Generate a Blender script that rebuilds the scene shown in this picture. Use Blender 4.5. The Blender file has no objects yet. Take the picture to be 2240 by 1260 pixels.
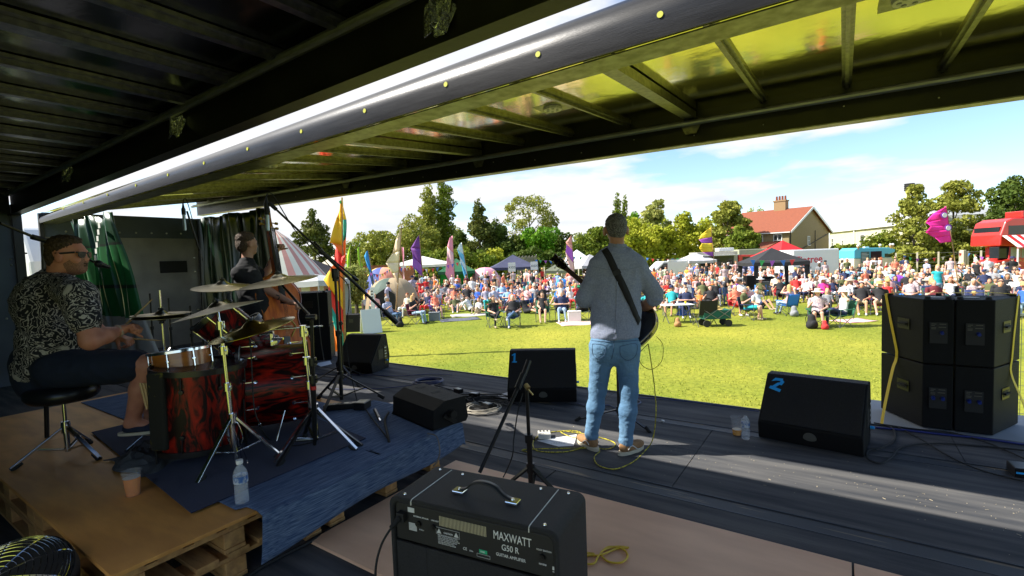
import bpy, math, random
import numpy as np
from mathutils import Vector, Matrix, noise
from mathutils.bvhtree import BVHTree
random.seed(7); RNG = np.random.RandomState(7)
SC = bpy.context.scene
COL = SC.collection
PI = math.pi
R = math.radians

# ---------------- camera ----------------
F = 1075.0; CX, CY = 1120.0, 630.0; CZ = 1.52; GZ = -1.25
_vy = np.array([1845-CX, 540-CY, F]); _vy /= np.linalg.norm(_vy)
_vx = -np.array([-470-CX, 626-CY, F]); _vx -= _vy*(_vx@_vy); _vx /= np.linalg.norm(_vx)
_vz = np.cross(_vx, _vy)
if _vz[1] > 0: _vz = -_vz
CM = np.array([_vx, _vy, _vz])            # camera coords (x right, y down, z forward) -> world
ORG = np.array([0, 0, CZ])
camd = bpy.data.cameras.new('camera'); cam = bpy.data.objects.new('camera', camd); COL.objects.link(cam)
camd.sensor_width = 36; camd.lens = 36*F/2240; camd.clip_start = .05; camd.clip_end = 3000
_c = CM @ np.diag([1, -1, -1])
cam.matrix_world = Matrix(((_c[0][0], _c[0][1], _c[0][2], 0), (_c[1][0], _c[1][1], _c[1][2], 0), (_c[2][0], _c[2][1], _c[2][2], CZ), (0, 0, 0, 1)))
SC.camera = cam

# ---------------- world ----------------
SUNV = Vector((.84, .555, -1)).normalized()         # direction the light travels
S_EL = math.asin(-SUNV.z); S_AZ = math.atan2(-SUNV.x, -SUNV.y)
W_ = bpy.data.worlds.new('World'); SC.world = W_; W_.use_nodes = True
nt = W_.node_tree; nt.nodes.clear()
def wn(t, **k):
    n = nt.nodes.new(t)
    for a, b in k.items(): setattr(n, a, b)
    return n
wo = wn('ShaderNodeOutputWorld'); bg = wn('ShaderNodeBackground'); bg.inputs[1].default_value = .12
sky = wn('ShaderNodeTexSky', sky_type='NISHITA', sun_disc=False); sky.sun_elevation = S_EL; sky.sun_rotation = S_AZ
sky.air_density = 1.0; sky.dust_density = .3; sky.ozone_density = 4.0
tc = wn('ShaderNodeTexCoord'); sep = wn('ShaderNodeSeparateXYZ'); nt.links.new(tc.outputs['Generated'], sep.inputs[0])
# clouds: project the view direction on a plane overhead
zz = wn('ShaderNodeMath', operation='ADD'); zz.inputs[1].default_value = .12; nt.links.new(sep.outputs[2], zz.inputs[0])
comb = wn('ShaderNodeCombineXYZ')
for i in (0, 1):
    d = wn('ShaderNodeMath', operation='DIVIDE'); nt.links.new(sep.outputs[i], d.inputs[0]); nt.links.new(zz.outputs[0], d.inputs[1]); nt.links.new(d.outputs[0], comb.inputs[i])
n1 = wn('ShaderNodeTexNoise'); n1.inputs['Scale'].default_value = .62; n1.inputs['Detail'].default_value = 9; n1.inputs['Roughness'].default_value = .52
nt.links.new(comb.outputs[0], n1.inputs['Vector'])
# more cloud towards the left half (west) of the view
bias = wn('ShaderNodeMath', operation='MULTIPLY_ADD'); bias.inputs[1].default_value = -.11; bias.inputs[2].default_value = .022
nt.links.new(sep.outputs[0], bias.inputs[0])
ad = wn('ShaderNodeMath', operation='ADD'); nt.links.new(n1.outputs[0], ad.inputs[0]); nt.links.new(bias.outputs[0], ad.inputs[1])
cr = wn('ShaderNodeValToRGB'); cr.color_ramp.elements[0].position = .50; cr.color_ramp.elements[1].position = .57
nt.links.new(ad.outputs[0], cr.inputs[0])
n2 = wn('ShaderNodeTexNoise'); n2.inputs['Scale'].default_value = 1.6; n2.inputs['Detail'].default_value = 6; nt.links.new(comb.outputs[0], n2.inputs['Vector'])
cr2 = wn('ShaderNodeValToRGB'); cr2.color_ramp.elements[0].position = .3; cr2.color_ramp.elements[1].position = .62
cr2.color_ramp.elements[0].color = (3.6, 3.8, 4.2, 1); cr2.color_ramp.elements[1].color = (4.6, 4.6, 4.6, 1); nt.links.new(n2.outputs[0], cr2.inputs[0])
mx = wn('ShaderNodeMixRGB'); nt.links.new(cr.outputs[0], mx.inputs[0]); nt.links.new(sky.outputs[0], mx.inputs[1]); nt.links.new(cr2.outputs[0], mx.inputs[2])
nt.links.new(mx.outputs[0], bg.inputs[0]); nt.links.new(bg.outputs[0], wo.inputs[0])
# ---------------- sun ----------------
sd = bpy.data.lights.new('sun', 'SUN'); sd.energy = 4.8; sd.angle = R(.53); sd.color = (1, .95, .86)
so = bpy.data.objects.new('sun', sd); COL.objects.link(so); so.rotation_euler = SUNV.to_track_quat('-Z', 'Y').to_euler(); so.location = (0, 0, 30)
# ---------------- exposure, sampling ----------------
SC.view_settings.view_transform = 'Standard'; SC.view_settings.look = 'None'; SC.view_settings.gamma = 1
SC.view_settings.exposure = 1.03
SC.render.engine = 'CYCLES'; SC.cycles.use_denoising = True
SC.cycles.max_bounces = 8; SC.cycles.diffuse_bounces = 4; SC.cycles.glossy_bounces = 4; SC.cycles.transmission_bounces = 8; SC.cycles.transparent_max_bounces = 12
SC.cycles.sample_clamp_indirect = 6; SC.cycles.caustics_reflective = False; SC.cycles.caustics_refractive = False

# ---------------- geometry of the view (used to measure places) ----------------
def ray(px, py): return CM @ np.array([px-CX, py-CY, F])
def Gz(px, py, z=0.):
    r = ray(px, py); return Vector(ORG+r*((z-CZ)/r[2]))
def Gy(px, py, y):
    r = ray(px, py); return Vector(ORG+r*(y/r[1]))
def Q(px, py, d): return Vector(ORG+ray(px, py)*(d/F))
def yh(px): return 540+.0369*(1845-px)
def W(px, d, z=GZ):
    p = ORG+ray(px, yh(px))*(d/F); return Vector((p[0], p[1], z))
def V(*a): return Vector(a)
CR_ = Vector(CM[:, 0]); CF_ = Vector(CM[:, 2])
def hz(v): v = Vector((v.x, v.y, 0)); return v.normalized()
CRH, CFH = hz(CR_), hz(CF_)
CAMANG = math.atan2(CRH.y, CRH.x)      # turn that makes local +x point to the right of the picture

# ---------------- materials ----------------
MATS = {}
def mat(name, c, rough=.6, metal=0., c2=None, scale=6., detail=4, bump=0., bscale=40., spec=.5, coat=0., objc=False, sheen=0., trans=0., alpha=1., emit=None, stretch=None, ramp=(.35, .65), dist=0., wave=None, coord='Object'):
    if name in MATS: return MATS[name]
    m = bpy.data.materials.new(name); m.use_nodes = True; t = m.node_tree; b = t.nodes['Principled BSDF']; L = t.links.new
    def N(ty, **k):
        n = t.nodes.new(ty)
        for a, v in k.items(): setattr(n, a, v)
        return n
    b.inputs['Roughness'].default_value = rough; b.inputs['Metallic'].default_value = metal
    b.inputs['Specular IOR Level'].default_value = spec; b.inputs['Coat Weight'].default_value = coat
    b.inputs['Transmission Weight'].default_value = trans; b.inputs['Alpha'].default_value = alpha
    if sheen: b.inputs['Sheen Weight'].default_value = sheen
    b.inputs['Base Color'].default_value = (*c, 1)
    src = None
    vec = None
    if c2 is not None or bump:
        tcn = N('ShaderNodeTexCoord'); mp = N('ShaderNodeMapping'); L(tcn.outputs[coord], mp.inputs[0]); vec = mp.outputs[0]
        if stretch: mp.inputs['Scale'].default_value = stretch
    if c2 is not None:
        if wave:
            nz = N('ShaderNodeTexWave'); nz.inputs['Scale'].default_value = scale; nz.inputs['Distortion'].default_value = wave; nz.inputs['Detail'].default_value = detail
        else:
            nz = N('ShaderNodeTexNoise'); nz.inputs['Scale'].default_value = scale; nz.inputs['Detail'].default_value = detail; nz.inputs['Distortion'].default_value = dist
        L(vec, nz.inputs['Vector'])
        rp = N('ShaderNodeValToRGB'); rp.color_ramp.elements[0].position = ramp[0]; rp.color_ramp.elements[1].position = ramp[1]
        rp.color_ramp.elements[0].color = (*c, 1); rp.color_ramp.elements[1].color = (*c2, 1)
        L(nz.outputs['Fac' if not wave else 'Fac'], rp.inputs[0]); src = rp.outputs[0]
    if objc:
        oi = N('ShaderNodeObjectInfo')
        if src is None: src = oi.outputs['Color']
        else:
            mm = N('ShaderNodeMixRGB', blend_type='MULTIPLY'); mm.inputs[0].default_value = 1; L(oi.outputs['Color'], mm.inputs[1]); L(src, mm.inputs[2]); src = mm.outputs[0]
    if src is not None: L(src, b.inputs['Base Color'])
    if bump:
        nb = N('ShaderNodeTexNoise'); nb.inputs['Scale'].default_value = bscale; nb.inputs['Detail'].default_value = 5; L(vec, nb.inputs['Vector'])
        bp = N('ShaderNodeBump'); bp.inputs['Strength'].default_value = bump; bp.inputs['Distance'].default_value = .02; L(nb.outputs['Fac'], bp.inputs['Height']); L(bp.outputs[0], b.inputs['Normal'])
    if emit: b.inputs['Emission Color'].default_value = (*emit[:3], 1); b.inputs['Emission Strength'].default_value = emit[3]
    MATS[name] = m; return m

# ---------------- mesh building ----------------
def tag(o, label=None, cat=None, group=None, kind=None):
    if label: o['label'] = label
    if cat: o['category'] = cat
    if group: o['group'] = group
    if kind: o['kind'] = kind
    return o
def thing(name, label, cat, loc=(0, 0, 0), rz=0., group=None):
    o = bpy.data.objects.new(name, None); COL.objects.link(o); o.empty_display_size = .1
    o.location = loc; o.rotation_euler = (0, 0, rz); return tag(o, label, cat, group)
def mesh(name, v, f, m, parent=None, smooth=False, midx=None, auto=None):
    me = bpy.data.meshes.new(name); me.from_pydata([tuple(p) for p in v], [], [tuple(int(i) for i in q) for q in f])
    for mm in (m if isinstance(m, (list, tuple)) else [m]): me.materials.append(mm)
    if midx is not None: me.polygons.foreach_set('material_index', np.asarray(midx, dtype=np.int32))
    if smooth: me.polygons.foreach_set('use_smooth', [True]*len(me.polygons))
    me.update()
    if auto and smooth:
        try: me.set_sharp_from_angle(angle=R(auto))
        except Exception: pass
    o = bpy.data.objects.new(name, me); COL.objects.link(o)
    if parent is not None: o.parent = parent
    return o
def frame(d):
    d = Vector(d).normalized(); a = Vector((0, 0, 1)) if abs(d.z) < .9 else Vector((1, 0, 0))
    x = a.cross(d).normalized(); y = d.cross(x); return x, y, d
class B:
    def __init__(s): s.v = []; s.f = []; s.mi = []; s.cur = 0
    def _add(s, v, f):
        n = len(s.v); s.v += [Vector(p) for p in v]; s.f += [[i+n for i in q] for q in f]; s.mi += [s.cur]*len(f); return s
    def box(s, a, b, M=None):
        x0, y0, z0 = a; x1, y1, z1 = b
        v = [V(x, y, z) for z in (z0, z1) for x, y in ((x0, y0), (x1, y0), (x1, y1), (x0, y1))]
        if M is not None: v = [M @ p for p in v]
        return s._add(v, [(3, 2, 1, 0), (4, 5, 6, 7), (0, 1, 5, 4), (1, 2, 6, 5), (2, 3, 7, 6), (3, 0, 4, 7)])
    def cbox(s, c, d, M=None): return s.box((c[0]-d[0]/2, c[1]-d[1]/2, c[2]-d[2]/2), (c[0]+d[0]/2, c[1]+d[1]/2, c[2]+d[2]/2), M)
    def bar(s, p, q, w, h=None, up=(0, 0, 1)):          # rectangular bar from p to q
        p, q = Vector(p), Vector(q); h = h or w; d = (q-p).normalized(); u = Vector(up)
        if abs(d.dot(u)) > .98: u = Vector((1, 0, 0))
        x = d.cross(u).normalized()*w/2; y = x.cross(d).normalized()*h/2
        v = [e+a*x+b*y for e in (p, q) for a, b in ((-1, -1), (1, -1), (1, 1), (-1, 1))]
        return s._add(v, [(3, 2, 1, 0), (4, 5, 6, 7), (0, 1, 5, 4), (1, 2, 6, 5), (2, 3, 7, 6), (3, 0, 4, 7)])
    def cyl(s, p, q, r0, r1=None, n=12, cap=True):
        r1 = r0 if r1 is None else r1; p, q = Vector(p), Vector(q); x, y, _ = frame(q-p)
        v = [e+(x*math.cos(2*PI*i/n)+y*math.sin(2*PI*i/n))*r for e, r in ((p, r0), (q, r1)) for i in range(n)]
        f = [(i, (i+1) % n, n+(i+1) % n, n+i) for i in range(n)]
        if cap: f += [tuple(range(n-1, -1, -1)), tuple(range(n, 2*n))]
        return s._add(v, f)
    def lathe(s, prof, n=24, M=None, cap=True):           # prof: (r,z) list about z
        v = []; f = []
        for r, z in prof: v += [V(r*math.cos(2*PI*i/n), r*math.sin(2*PI*i/n), z) for i in range(n)]
        for k in range(len(prof)-1): f += [(k*n+i, k*n+(i+1) % n, (k+1)*n+(i+1) % n, (k+1)*n+i) for i in range(n)]
        if cap: f += [tuple(range(n-1, -1, -1)), tuple((len(prof)-1)*n+i for i in range(n))]
        if M is not None: v = [M @ p for p in v]
        return s._add(v, f)
    def tube(s, pts, r, n=6, closed=False):
        pts = [Vector(p) for p in pts]; N = len(pts); v = []; px = None
        for i, p in enumerate(pts):
            d = (pts[min(i+1, N-1)]-pts[max(i-1, 0)]).normalized()
            if px is None: x, y, _ = frame(d)
            else:
                x = (px-d*px.dot(d))
                x = x.normalized() if x.length > 1e-6 else frame(d)[0]
                y = d.cross(x)
            px = x; rr = r[i] if isinstance(r, (list, tuple)) else r
            v += [p+(x*math.cos(2*PI*k/n)+y*math.sin(2*PI*k/n))*rr for k in range(n)]
        f = [(i*n+k, i*n+(k+1) % n, (i+1)*n+(k+1) % n, (i+1)*n+k) for i in range(N-1) for k in range(n)]
        f += [tuple(range(n-1, -1, -1)), tuple((N-1)*n+k for k in range(n))]
        return s._add(v, f)
    def prism(s, poly, z0, z1, M=None):
        n = len(poly); v = [V(x, y, z) for z in (z0, z1) for x, y in poly]
        if M is not None: v = [M @ p for p in v]
        return s._add(v, [tuple(range(n-1, -1, -1)), tuple(range(n, 2*n))]+[(i, (i+1) % n, n+(i+1) % n, n+i) for i in range(n)])
    def quad(s, *p): return s._add(p, [tuple(range(len(p)))])
    def grid(s, fn, nu, nv):
        v = [fn(i/nu, j/nv) for j in range(nv+1) for i in range(nu+1)]
        return s._add(v, [(j*(nu+1)+i, j*(nu+1)+i+1, (j+1)*(nu+1)+i+1, (j+1)*(nu+1)+i) for j in range(nv) for i in range(nu)])
    def sphere(s, c, r, n=12, sc=(1, 1, 1)):
        c = Vector(c); prof = [(max(1e-4, math.sin(PI*k/n)), -math.cos(PI*k/n)) for k in range(n+1)]
        return s.lathe([(a*r, b*r) for a, b in prof], n*2, Matrix.Translation(c) @ Matrix.Diagonal((*sc, 1)))
    def torus(s, c, r, rr, axis=(0, 0, 1), n=32, m=8, a0=0, a1=2*PI):
        x, y, z = frame(axis); c = Vector(c)
        return s.tube([c+(x*math.cos(a0+(a1-a0)*i/n)+y*math.sin(a0+(a1-a0)*i/n))*r for i in range(n+1)], rr, m)
    def build(s, name, m, parent=None, smooth=False, bev=0, auto=35, sub=0, seg=2, solid=0):
        o = mesh(name, s.v, s.f, m, parent, smooth, s.mi if isinstance(m, (list, tuple)) else None, auto)
        if solid: md = o.modifiers.new('s', 'SOLIDIFY'); md.thickness = solid; md.offset = 0
        if bev: md = o.modifiers.new('b', 'BEVEL'); md.width = bev; md.segments = seg; md.limit_method = 'ANGLE'; md.angle_limit = R(40)
        if sub: md = o.modifiers.new('u', 'SUBSURF'); md.levels = md.render_levels = sub
        return o
def spline(pts, n=8):
    P = [Vector(p) for p in pts]; out = []
    for i in range(len(P)-1):
        a, b, c, d = P[max(i-1, 0)], P[i], P[i+1], P[min(i+2, len(P)-1)]
        for k in range(n):
            t = k/n; out.append(.5*((2*b)+(c-a)*t+(2*a-5*b+4*c-d)*t*t+(3*b-a-3*c+d)*t**3))
    return out+[P[-1]]
def MX(o, x, y, z):    # matrix from origin and axes
    x, y, z = Vector(x), Vector(y), Vector(z)
    return Matrix(((x.x, y.x, z.x, o[0]), (x.y, y.y, z.y, o[1]), (x.z, y.z, z.z, o[2]), (0, 0, 0, 1)))
def RZ(a): return Matrix.Rotation(a, 4, 'Z')
def RX(a): return Matrix.Rotation(a, 4, 'X')
def RY(a): return Matrix.Rotation(a, 4, 'Y')
def T(*a): return Matrix.Translation(Vector(a))
def text(s, size, m, parent, M, name='lettering', align='LEFT', ext=.0008, bold=0., sx=1.):
    cu = bpy.data.curves.new(name, 'FONT'); cu.body = s; cu.size = size; cu.extrude = ext; cu.align_x = align; cu.offset = bold
    o = bpy.data.objects.new(name, cu); COL.objects.link(o); bpy.context.view_layer.update()
    me = bpy.data.meshes.new_from_object(o.evaluated_get(bpy.context.evaluated_depsgraph_get())); COL.objects.unlink(o); bpy.data.objects.remove(o)
    me.materials.clear(); me.materials.append(m)
    me.transform(M @ Matrix.Diagonal((sx, 1, 1, 1)))
    q = bpy.data.objects.new(name, me); COL.objects.link(q)
    if parent is not None: q.parent = parent
    return q
def ctree(o, loc=None, rz=None, label=None, group=None, color=None, scale=None):
    def cp(a, par):
        c = a.copy(); COL.objects.link(c); c.parent = par
        for ch in KIDS.get(a.name, a.children): cp(ch, c)
        return c
    c = cp(o, None)
    if loc is not None: c.location = loc
    if rz is not None: c.rotation_euler = (0, 0, rz)
    if label: c['label'] = label
    if group: c['group'] = group
    if scale: c.scale = (scale,)*3
    if color:
        c.color = (*color, 1)
        for ch in c.children: ch.color = (*color, 1)
    return c
KIDS = {}

# ---------------- smooth solids (signed distance, surface nets) ----------------
def sdf_prim(P, p):
    k = p[0]
    if k == 'c':
        a, b, ra, rb = np.array(p[1]), np.array(p[2]), p[3], p[4]
        ba = b-a; L = max(ba@ba, 1e-9); t = np.clip(((P-a)@ba)/L, 0, 1)
        return np.linalg.norm(P-a-t[..., None]*ba, axis=-1)-(ra+(rb-ra)*t)
    if k == 'f':      # flattened round cone: axis n squashed by s
        a, b, ra, rb, n, s = np.array(p[1]), np.array(p[2]), p[3], p[4], np.array(p[5]), p[6]
        ba = b-a; L = max(ba@ba, 1e-9); q = P-a; t = np.clip((q@ba)/L, 0, 1); q = q-t[..., None]*ba
        q = q+n*((q@n)*(1/s-1))[..., None]
        return (np.linalg.norm(q, axis=-1)-(ra+(rb-ra)*t))*min(1, s*1.25)
    if k == 'e':
        c, r, Rm = np.array(p[1]), np.array(p[2]), (np.eye(3) if p[3] is None else np.array(p[3]))
        q = (P-c)@Rm.T; kk = np.linalg.norm(q/r, axis=-1); k2 = np.linalg.norm(q/(r*r), axis=-1)
        return kk*(kk-1)/np.maximum(k2, 1e-6)
def prim_bb(p):
    if p[0] == 'e': r = max(p[2]); return np.array(p[1])-r, np.array(p[1])+r
    a, b = np.array(p[1]), np.array(p[2]); r = max(p[3], p[4]); return np.minimum(a, b)-r, np.maximum(a, b)+r
def sdf_mesh(name, prims, h, m, k=.02, parent=None, disp=None, cuts=()):
    """prims: (shape tuple, material index, optional own k). One continuous surface."""
    P = [(tuple(np.array(x) if isinstance(x, Vector) else x for x in q[0]), q[1], q[2] if len(q) > 2 else k) for q in prims]
    bb = [prim_bb(q[0]) for q in P]; lo = np.min([b[0] for b in bb], 0)-3*h; hi = np.max([b[1] for b in bb], 0)+3*h
    n = np.ceil((hi-lo)/h).astype(int)+1; D = np.full(n, .15)
    ax = [lo[i]+h*np.arange(n[i]) for i in range(3)]
    for (q, mi, kk), (a, b) in zip(P, bb):
        mg = .03+kk; i0 = np.maximum(((a-mg-lo)/h).astype(int), 0); i1 = np.minimum(((b+mg-lo)/h).astype(int)+2, n)
        X = np.stack(np.meshgrid(*[ax[i][i0[i]:i1[i]] for i in range(3)], indexing='ij'), -1)
        d = sdf_prim(X, q); s = tuple(slice(i0[i], i1[i]) for i in range(3)); o = D[s]
        hh = np.clip(.5+.5*(o-d)/kk, 0, 1); D[s] = o+(d-o)*hh-kk*hh*(1-hh)
    for (c, nn) in cuts:   # cut away the side that nn points to
        X = np.stack(np.meshgrid(*ax, indexing='ij'), -1); D = np.maximum(D, (X-np.array(c))@np.array(nn))
    S = D < 0; nx, ny, nz = n
    c = np.zeros(n-1, int)
    for i in (0, 1):
        for j in (0, 1):
            for l in (0, 1): c += S[i:nx-1+i, j:ny-1+j, l:nz-1+l]
    act = (c > 0) & (c < 8); idx = np.full(n-1, -1); cells = np.argwhere(act); idx[act] = np.arange(len(cells))
    acc = np.zeros((len(cells), 3)); cnt = np.zeros(len(cells))
    cor = [(i, j, l) for i in (0, 1) for j in (0, 1) for l in (0, 1)]
    for a in cor:
        for b in cor:
            if a < b and sum(abs(a[t]-b[t]) for t in range(3)) == 1:
                da = D[tuple((cells+a).T)]; db = D[tuple((cells+b).T)]; cr_ = (da < 0) != (db < 0)
                t = np.where(cr_, da/np.where(cr_, da-db, 1), 0)[:, None]
                acc += np.where(cr_[:, None], np.array(a)+(np.array(b)-np.array(a))*t, 0); cnt += cr_
    Vv = lo+h*(cells+acc/cnt[:, None])
    Fs = []
    for axn in range(3):
        sl0 = [slice(None)]*3; sl1 = [slice(None)]*3; sl0[axn] = slice(0, -1); sl1[axn] = slice(1, None)
        A = S[tuple(sl0)]; Bb = S[tuple(sl1)]; e = np.argwhere(A != Bb)
        u, w = [(1, 2), (2, 0), (0, 1)][axn]
        e = e[(e[:, u] > 0) & (e[:, w] > 0)]
        if not len(e): continue
        def ci(du, dw):
            q = e.copy(); q[:, u] -= du; q[:, w] -= dw; return idx[tuple(q.T)]
        fl = A[tuple(e.T)]; quad = np.stack([ci(1, 1), ci(0, 1), ci(0, 0), ci(1, 0)], 1)
        quad[~fl] = quad[~fl][:, ::-1]; Fs.append(quad)
    Fs = np.concatenate(Fs)
    if disp is not None: # outward displacement
        g = np.zeros_like(Vv); fn = np.cross(Vv[Fs[:, 1]]-Vv[Fs[:, 0]], Vv[Fs[:, 2]]-Vv[Fs[:, 0]])
        for j in range(4): np.add.at(g, Fs[:, j], fn)
        g /= np.maximum(np.linalg.norm(g, axis=1), 1e-12)[:, None]
        Vv = Vv+g*np.array([disp(Vector(p)) for p in Vv])[:, None]
    midx = None
    if isinstance(m, (list, tuple)) and len(m) > 1:
        C = Vv[Fs].mean(1); best = np.full(len(C), 9.); midx = np.zeros(len(C), int)
        for q, mi, kk in P:
            d = sdf_prim(C, q); w = d < best; best[w] = d[w]; midx[w] = mi
    return mesh(name, Vv, Fs, m, parent, True, midx)
WT = {}
_mesh0 = mesh
def mesh(name, v, f, m, parent=None, smooth=False, midx=None, auto=None):
    o = _mesh0(name, v, f, m, parent, smooth, midx, auto)
    if parent is not None and parent.name in WT: o.matrix_parent_inverse = WT[parent.name]
    return o
def wthing(name, label, cat, loc=(0, 0, 0), group=None):   # its parts are given in world coordinates
    t = thing(name, label, cat, loc, 0, group); WT[t.name] = Matrix.Translation(Vector(loc)).inverted(); return t
_text0 = text
def text(s, size, m, parent, M, **k):
    q = _text0(s, size, m, parent, M, **k)
    if parent is not None and parent.name in WT: q.matrix_parent_inverse = WT[parent.name]
    return q
# =====================================================  THE STAGE: two trailers side by side
m_deck = mat('stage_deck_black', (.052, .055, .062), .75, c2=(.12, .117, .115), scale=2.2, stretch=(.5, 5, 1), bump=.25, bscale=55, spec=.1)
m_strip = mat('deck_steel_strip', (.035, .038, .044), .6, .1, c2=(.30, .22, .12), scale=1.5, detail=7, stretch=(1.1, 13, 1), ramp=(.56, .66), bump=.15)
m_edge = mat('worn_steel_edge', (.05, .058, .07), .5, .4)
m_dark = mat('trailer_dark_paint', (.006, .006, .008), .4, .1, c2=(.012, .012, .014), scale=3, bump=.05, bscale=20)
m_rail = mat('galvanised_rail', (.24, .255, .27), .42, .9, c2=(.36, .38, .40), scale=9, stretch=(1, 8, 8), bump=.1, bscale=60)
m_rib = mat('galvanised_rib', (.15, .15, .14), .36, .9, c2=(.26, .26, .24), scale=22, bump=.12, bscale=30)
m_ceil = mat('roof_sheet_grass_tinted', (.92, .87, .40), .10, 1., c2=(.78, .72, .30), scale=1.5, bump=.3, bscale=1.3)  # yellow of the grass reflection is mixed into the metal colour
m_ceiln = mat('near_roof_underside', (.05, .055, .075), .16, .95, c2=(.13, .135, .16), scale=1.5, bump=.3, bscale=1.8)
m_cant = mat('rounded_roof_edge', (.014, .014, .016), .30, .25, c2=(.028, .028, .031), scale=3, stretch=(1, 12, 12), bump=.06, bscale=25)
m_lip = mat('roof_edge_lip', (.13, .13, .09), .35, .75, c2=(.3, .3, .27), scale=12)
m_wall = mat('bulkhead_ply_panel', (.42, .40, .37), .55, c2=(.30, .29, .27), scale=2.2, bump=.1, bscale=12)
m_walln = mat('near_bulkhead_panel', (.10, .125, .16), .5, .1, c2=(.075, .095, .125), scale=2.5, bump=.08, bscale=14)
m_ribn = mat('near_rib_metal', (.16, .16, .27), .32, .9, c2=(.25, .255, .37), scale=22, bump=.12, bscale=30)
m_bolt = mat('zinc_bolt', (.5, .5, .48), .3, .9)
m_black = mat('flat_black', (.008, .008, .009), .6)
m_holey = mat('hole_lit_yellow', (.55, .56, .06), .5)  # yellow of the lit roof seen through holes, put into the disc colour

ft = wthing('stage_trailer', 'open curtain-sided trailer serving as stage, black deck and roof lit yellow-green by the grass', 'trailer', (-4.4, 3.8, 0))
XL, XR = -11.4, 2.6
b = B(); b.box((XL, 2.47, -.16), (XR, 5.1, -.004)); deck = b.build('deck', m_deck, ft)
# deck surface: sheets with a real gap between, strips standing a little proud
b = B()
for x0, x1 in ((XL, -8.1), (-8.095, -5.9), (-5.895, -3.36), (-3.355, -.925), (-.919, 1.5), (1.505, XR)):
    b.box((x0, 3.145, -.003), (x1, 4.325, .003))
for x0, x1 in ((XL, -6.9), (-6.895, -4.5), (-4.495, -2.1), (-2.095, .7), (.705, XR)):
    b.box((x0, 4.47, -.003), (x1, 5.075, .003)); b.box((x0+.4, 2.475, -.003), (min(x1+.395, XR), 2.985, .003))
b.build('deck_board', m_deck, deck)
b = B(); b.box((XL, 3.0, -.003), (XR, 3.13, -.0005)); b.box((XL, 4.34, -.003), (XR, 4.455, -.0005)); b.build('floor_channel', m_strip, deck)
b = B()
for y in (2.988, 3.13, 4.328, 4.455): b.box((XL, y, -.003), (XR, y+.008, .005))
b.box((XL, 5.078, -.1), (XR, 5.1, .012)); b.build('edge_trim', m_edge, deck)
b = B(); b.box((XL, 5.03, -.55), (XR, 5.09, -.165)); b.build('side_rave', m_dark, ft)
b = B()
for x in (-1.0, .45, 1.9):
    for y in (2.9, 4.7): b.cyl((x, y-.12, GZ+.5), (x, y+.14, GZ+.5), .5, n=24)
b.build('wheel', mat('tyre_rubber', (.02, .02, .02), .8), ft, smooth=True)
def zb(x): return 2.60+.0153*x
def zt(x): return 2.925+.0335*x
def zf(x): return 2.565-.012*x
def loft(fn, xs):      # fn(x) -> profile points; a closed skin extruded along x
    b = B(); rows = [fn(x) for x in xs]; n = len(rows[0])
    v = [p for r in rows for p in r]
    f = [(i*n+k, i*n+(k+1) % n, (i+1)*n+(k+1) % n, (i+1)*n+k) for i in range(len(rows)-1) for k in range(n)]
    f += [tuple(range(n)), tuple((len(rows)-1)*n+k for k in range(n))]
    return b._add(v, f)
XS = [XL+(XR-XL)*i/14 for i in range(15)]
def cprof(x):
    a, t = zb(x), zt(x); h = t-a; r = h*.62; P = [(2.505, a)]
    P += [(2.50+r*1.0*(1-math.cos(q)), t-r+r*math.sin(q)) for q in [PI/2*i/9 for i in range(10)]]
    P += [(2.78, t+.005), (2.78, t-.03), (2.54, t-.04-.2*h), (2.54, a+.006)]
    return [V(x, y, z) for y, z in P]
rb = loft(cprof, XS).build('rounded_roof_edge', m_cant, ft, smooth=True, auto=50)
loft(lambda x: [V(x, 2.545, zb(x)-.004), V(x, 2.74, zb(x)-.004), V(x, 2.74, zb(x)+.05), V(x, 2.73, zb(x)+.05), V(x, 2.73, zb(x)+.004), V(x, 2.545, zb(x)+.004)], XS).build('roof_edge_lip', m_lip, ft)
for x in (-10, -9.1, -8.15, -7.2, -6.3, -5.45, -4.6, -3.75, -2.95, -2.15, -1.45, -.75, -.05, .6):
    b = B(); b.cyl((x, 2.496, zb(x)+.105), (x, 2.503, zb(x)+.105), .016, n=14); b.build('round_hole', m_holey, rb)
# front beam: inner face, rail and outer lip
def fb(x): return [V(x, 5.02, zf(x)), V(x, 5.09, zf(x)), V(x, 5.09, zf(x)+.37), V(x, 5.02, zf(x)+.37)]
loft(fb, XS).build('front_beam', m_dark, ft)
loft(lambda x: [V(x, 5.01, zf(x)-.012), V(x, 5.14, zf(x)-.012), V(x, 5.14, zf(x)-.002), V(x, 5.01, zf(x)-.002)], XS).build('front_lip', m_lip, ft)
def zrail(x): return zf(x)+.175
b = B(); b.tube([(x, 4.93, zrail(x)) for x in XS], .028, 10); b.build('curtain_rail', m_rail, ft, smooth=True)
def zceil(x, y):
    s = (y-2.6)/2.45; return (zb(x)+.15)*(1-s)+(zf(x)+.30)*s
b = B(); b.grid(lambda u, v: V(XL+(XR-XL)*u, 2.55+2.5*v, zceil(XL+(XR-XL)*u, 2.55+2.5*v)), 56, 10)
b.grid(lambda u, v: V(XL+(XR-XL)*u, 2.6+2.49*v, zceil(XL+(XR-XL)*u, 2.55+2.5*v)+.06), 56, 10); b.build('roof_panel', m_ceil, ft, smooth=True)
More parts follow.
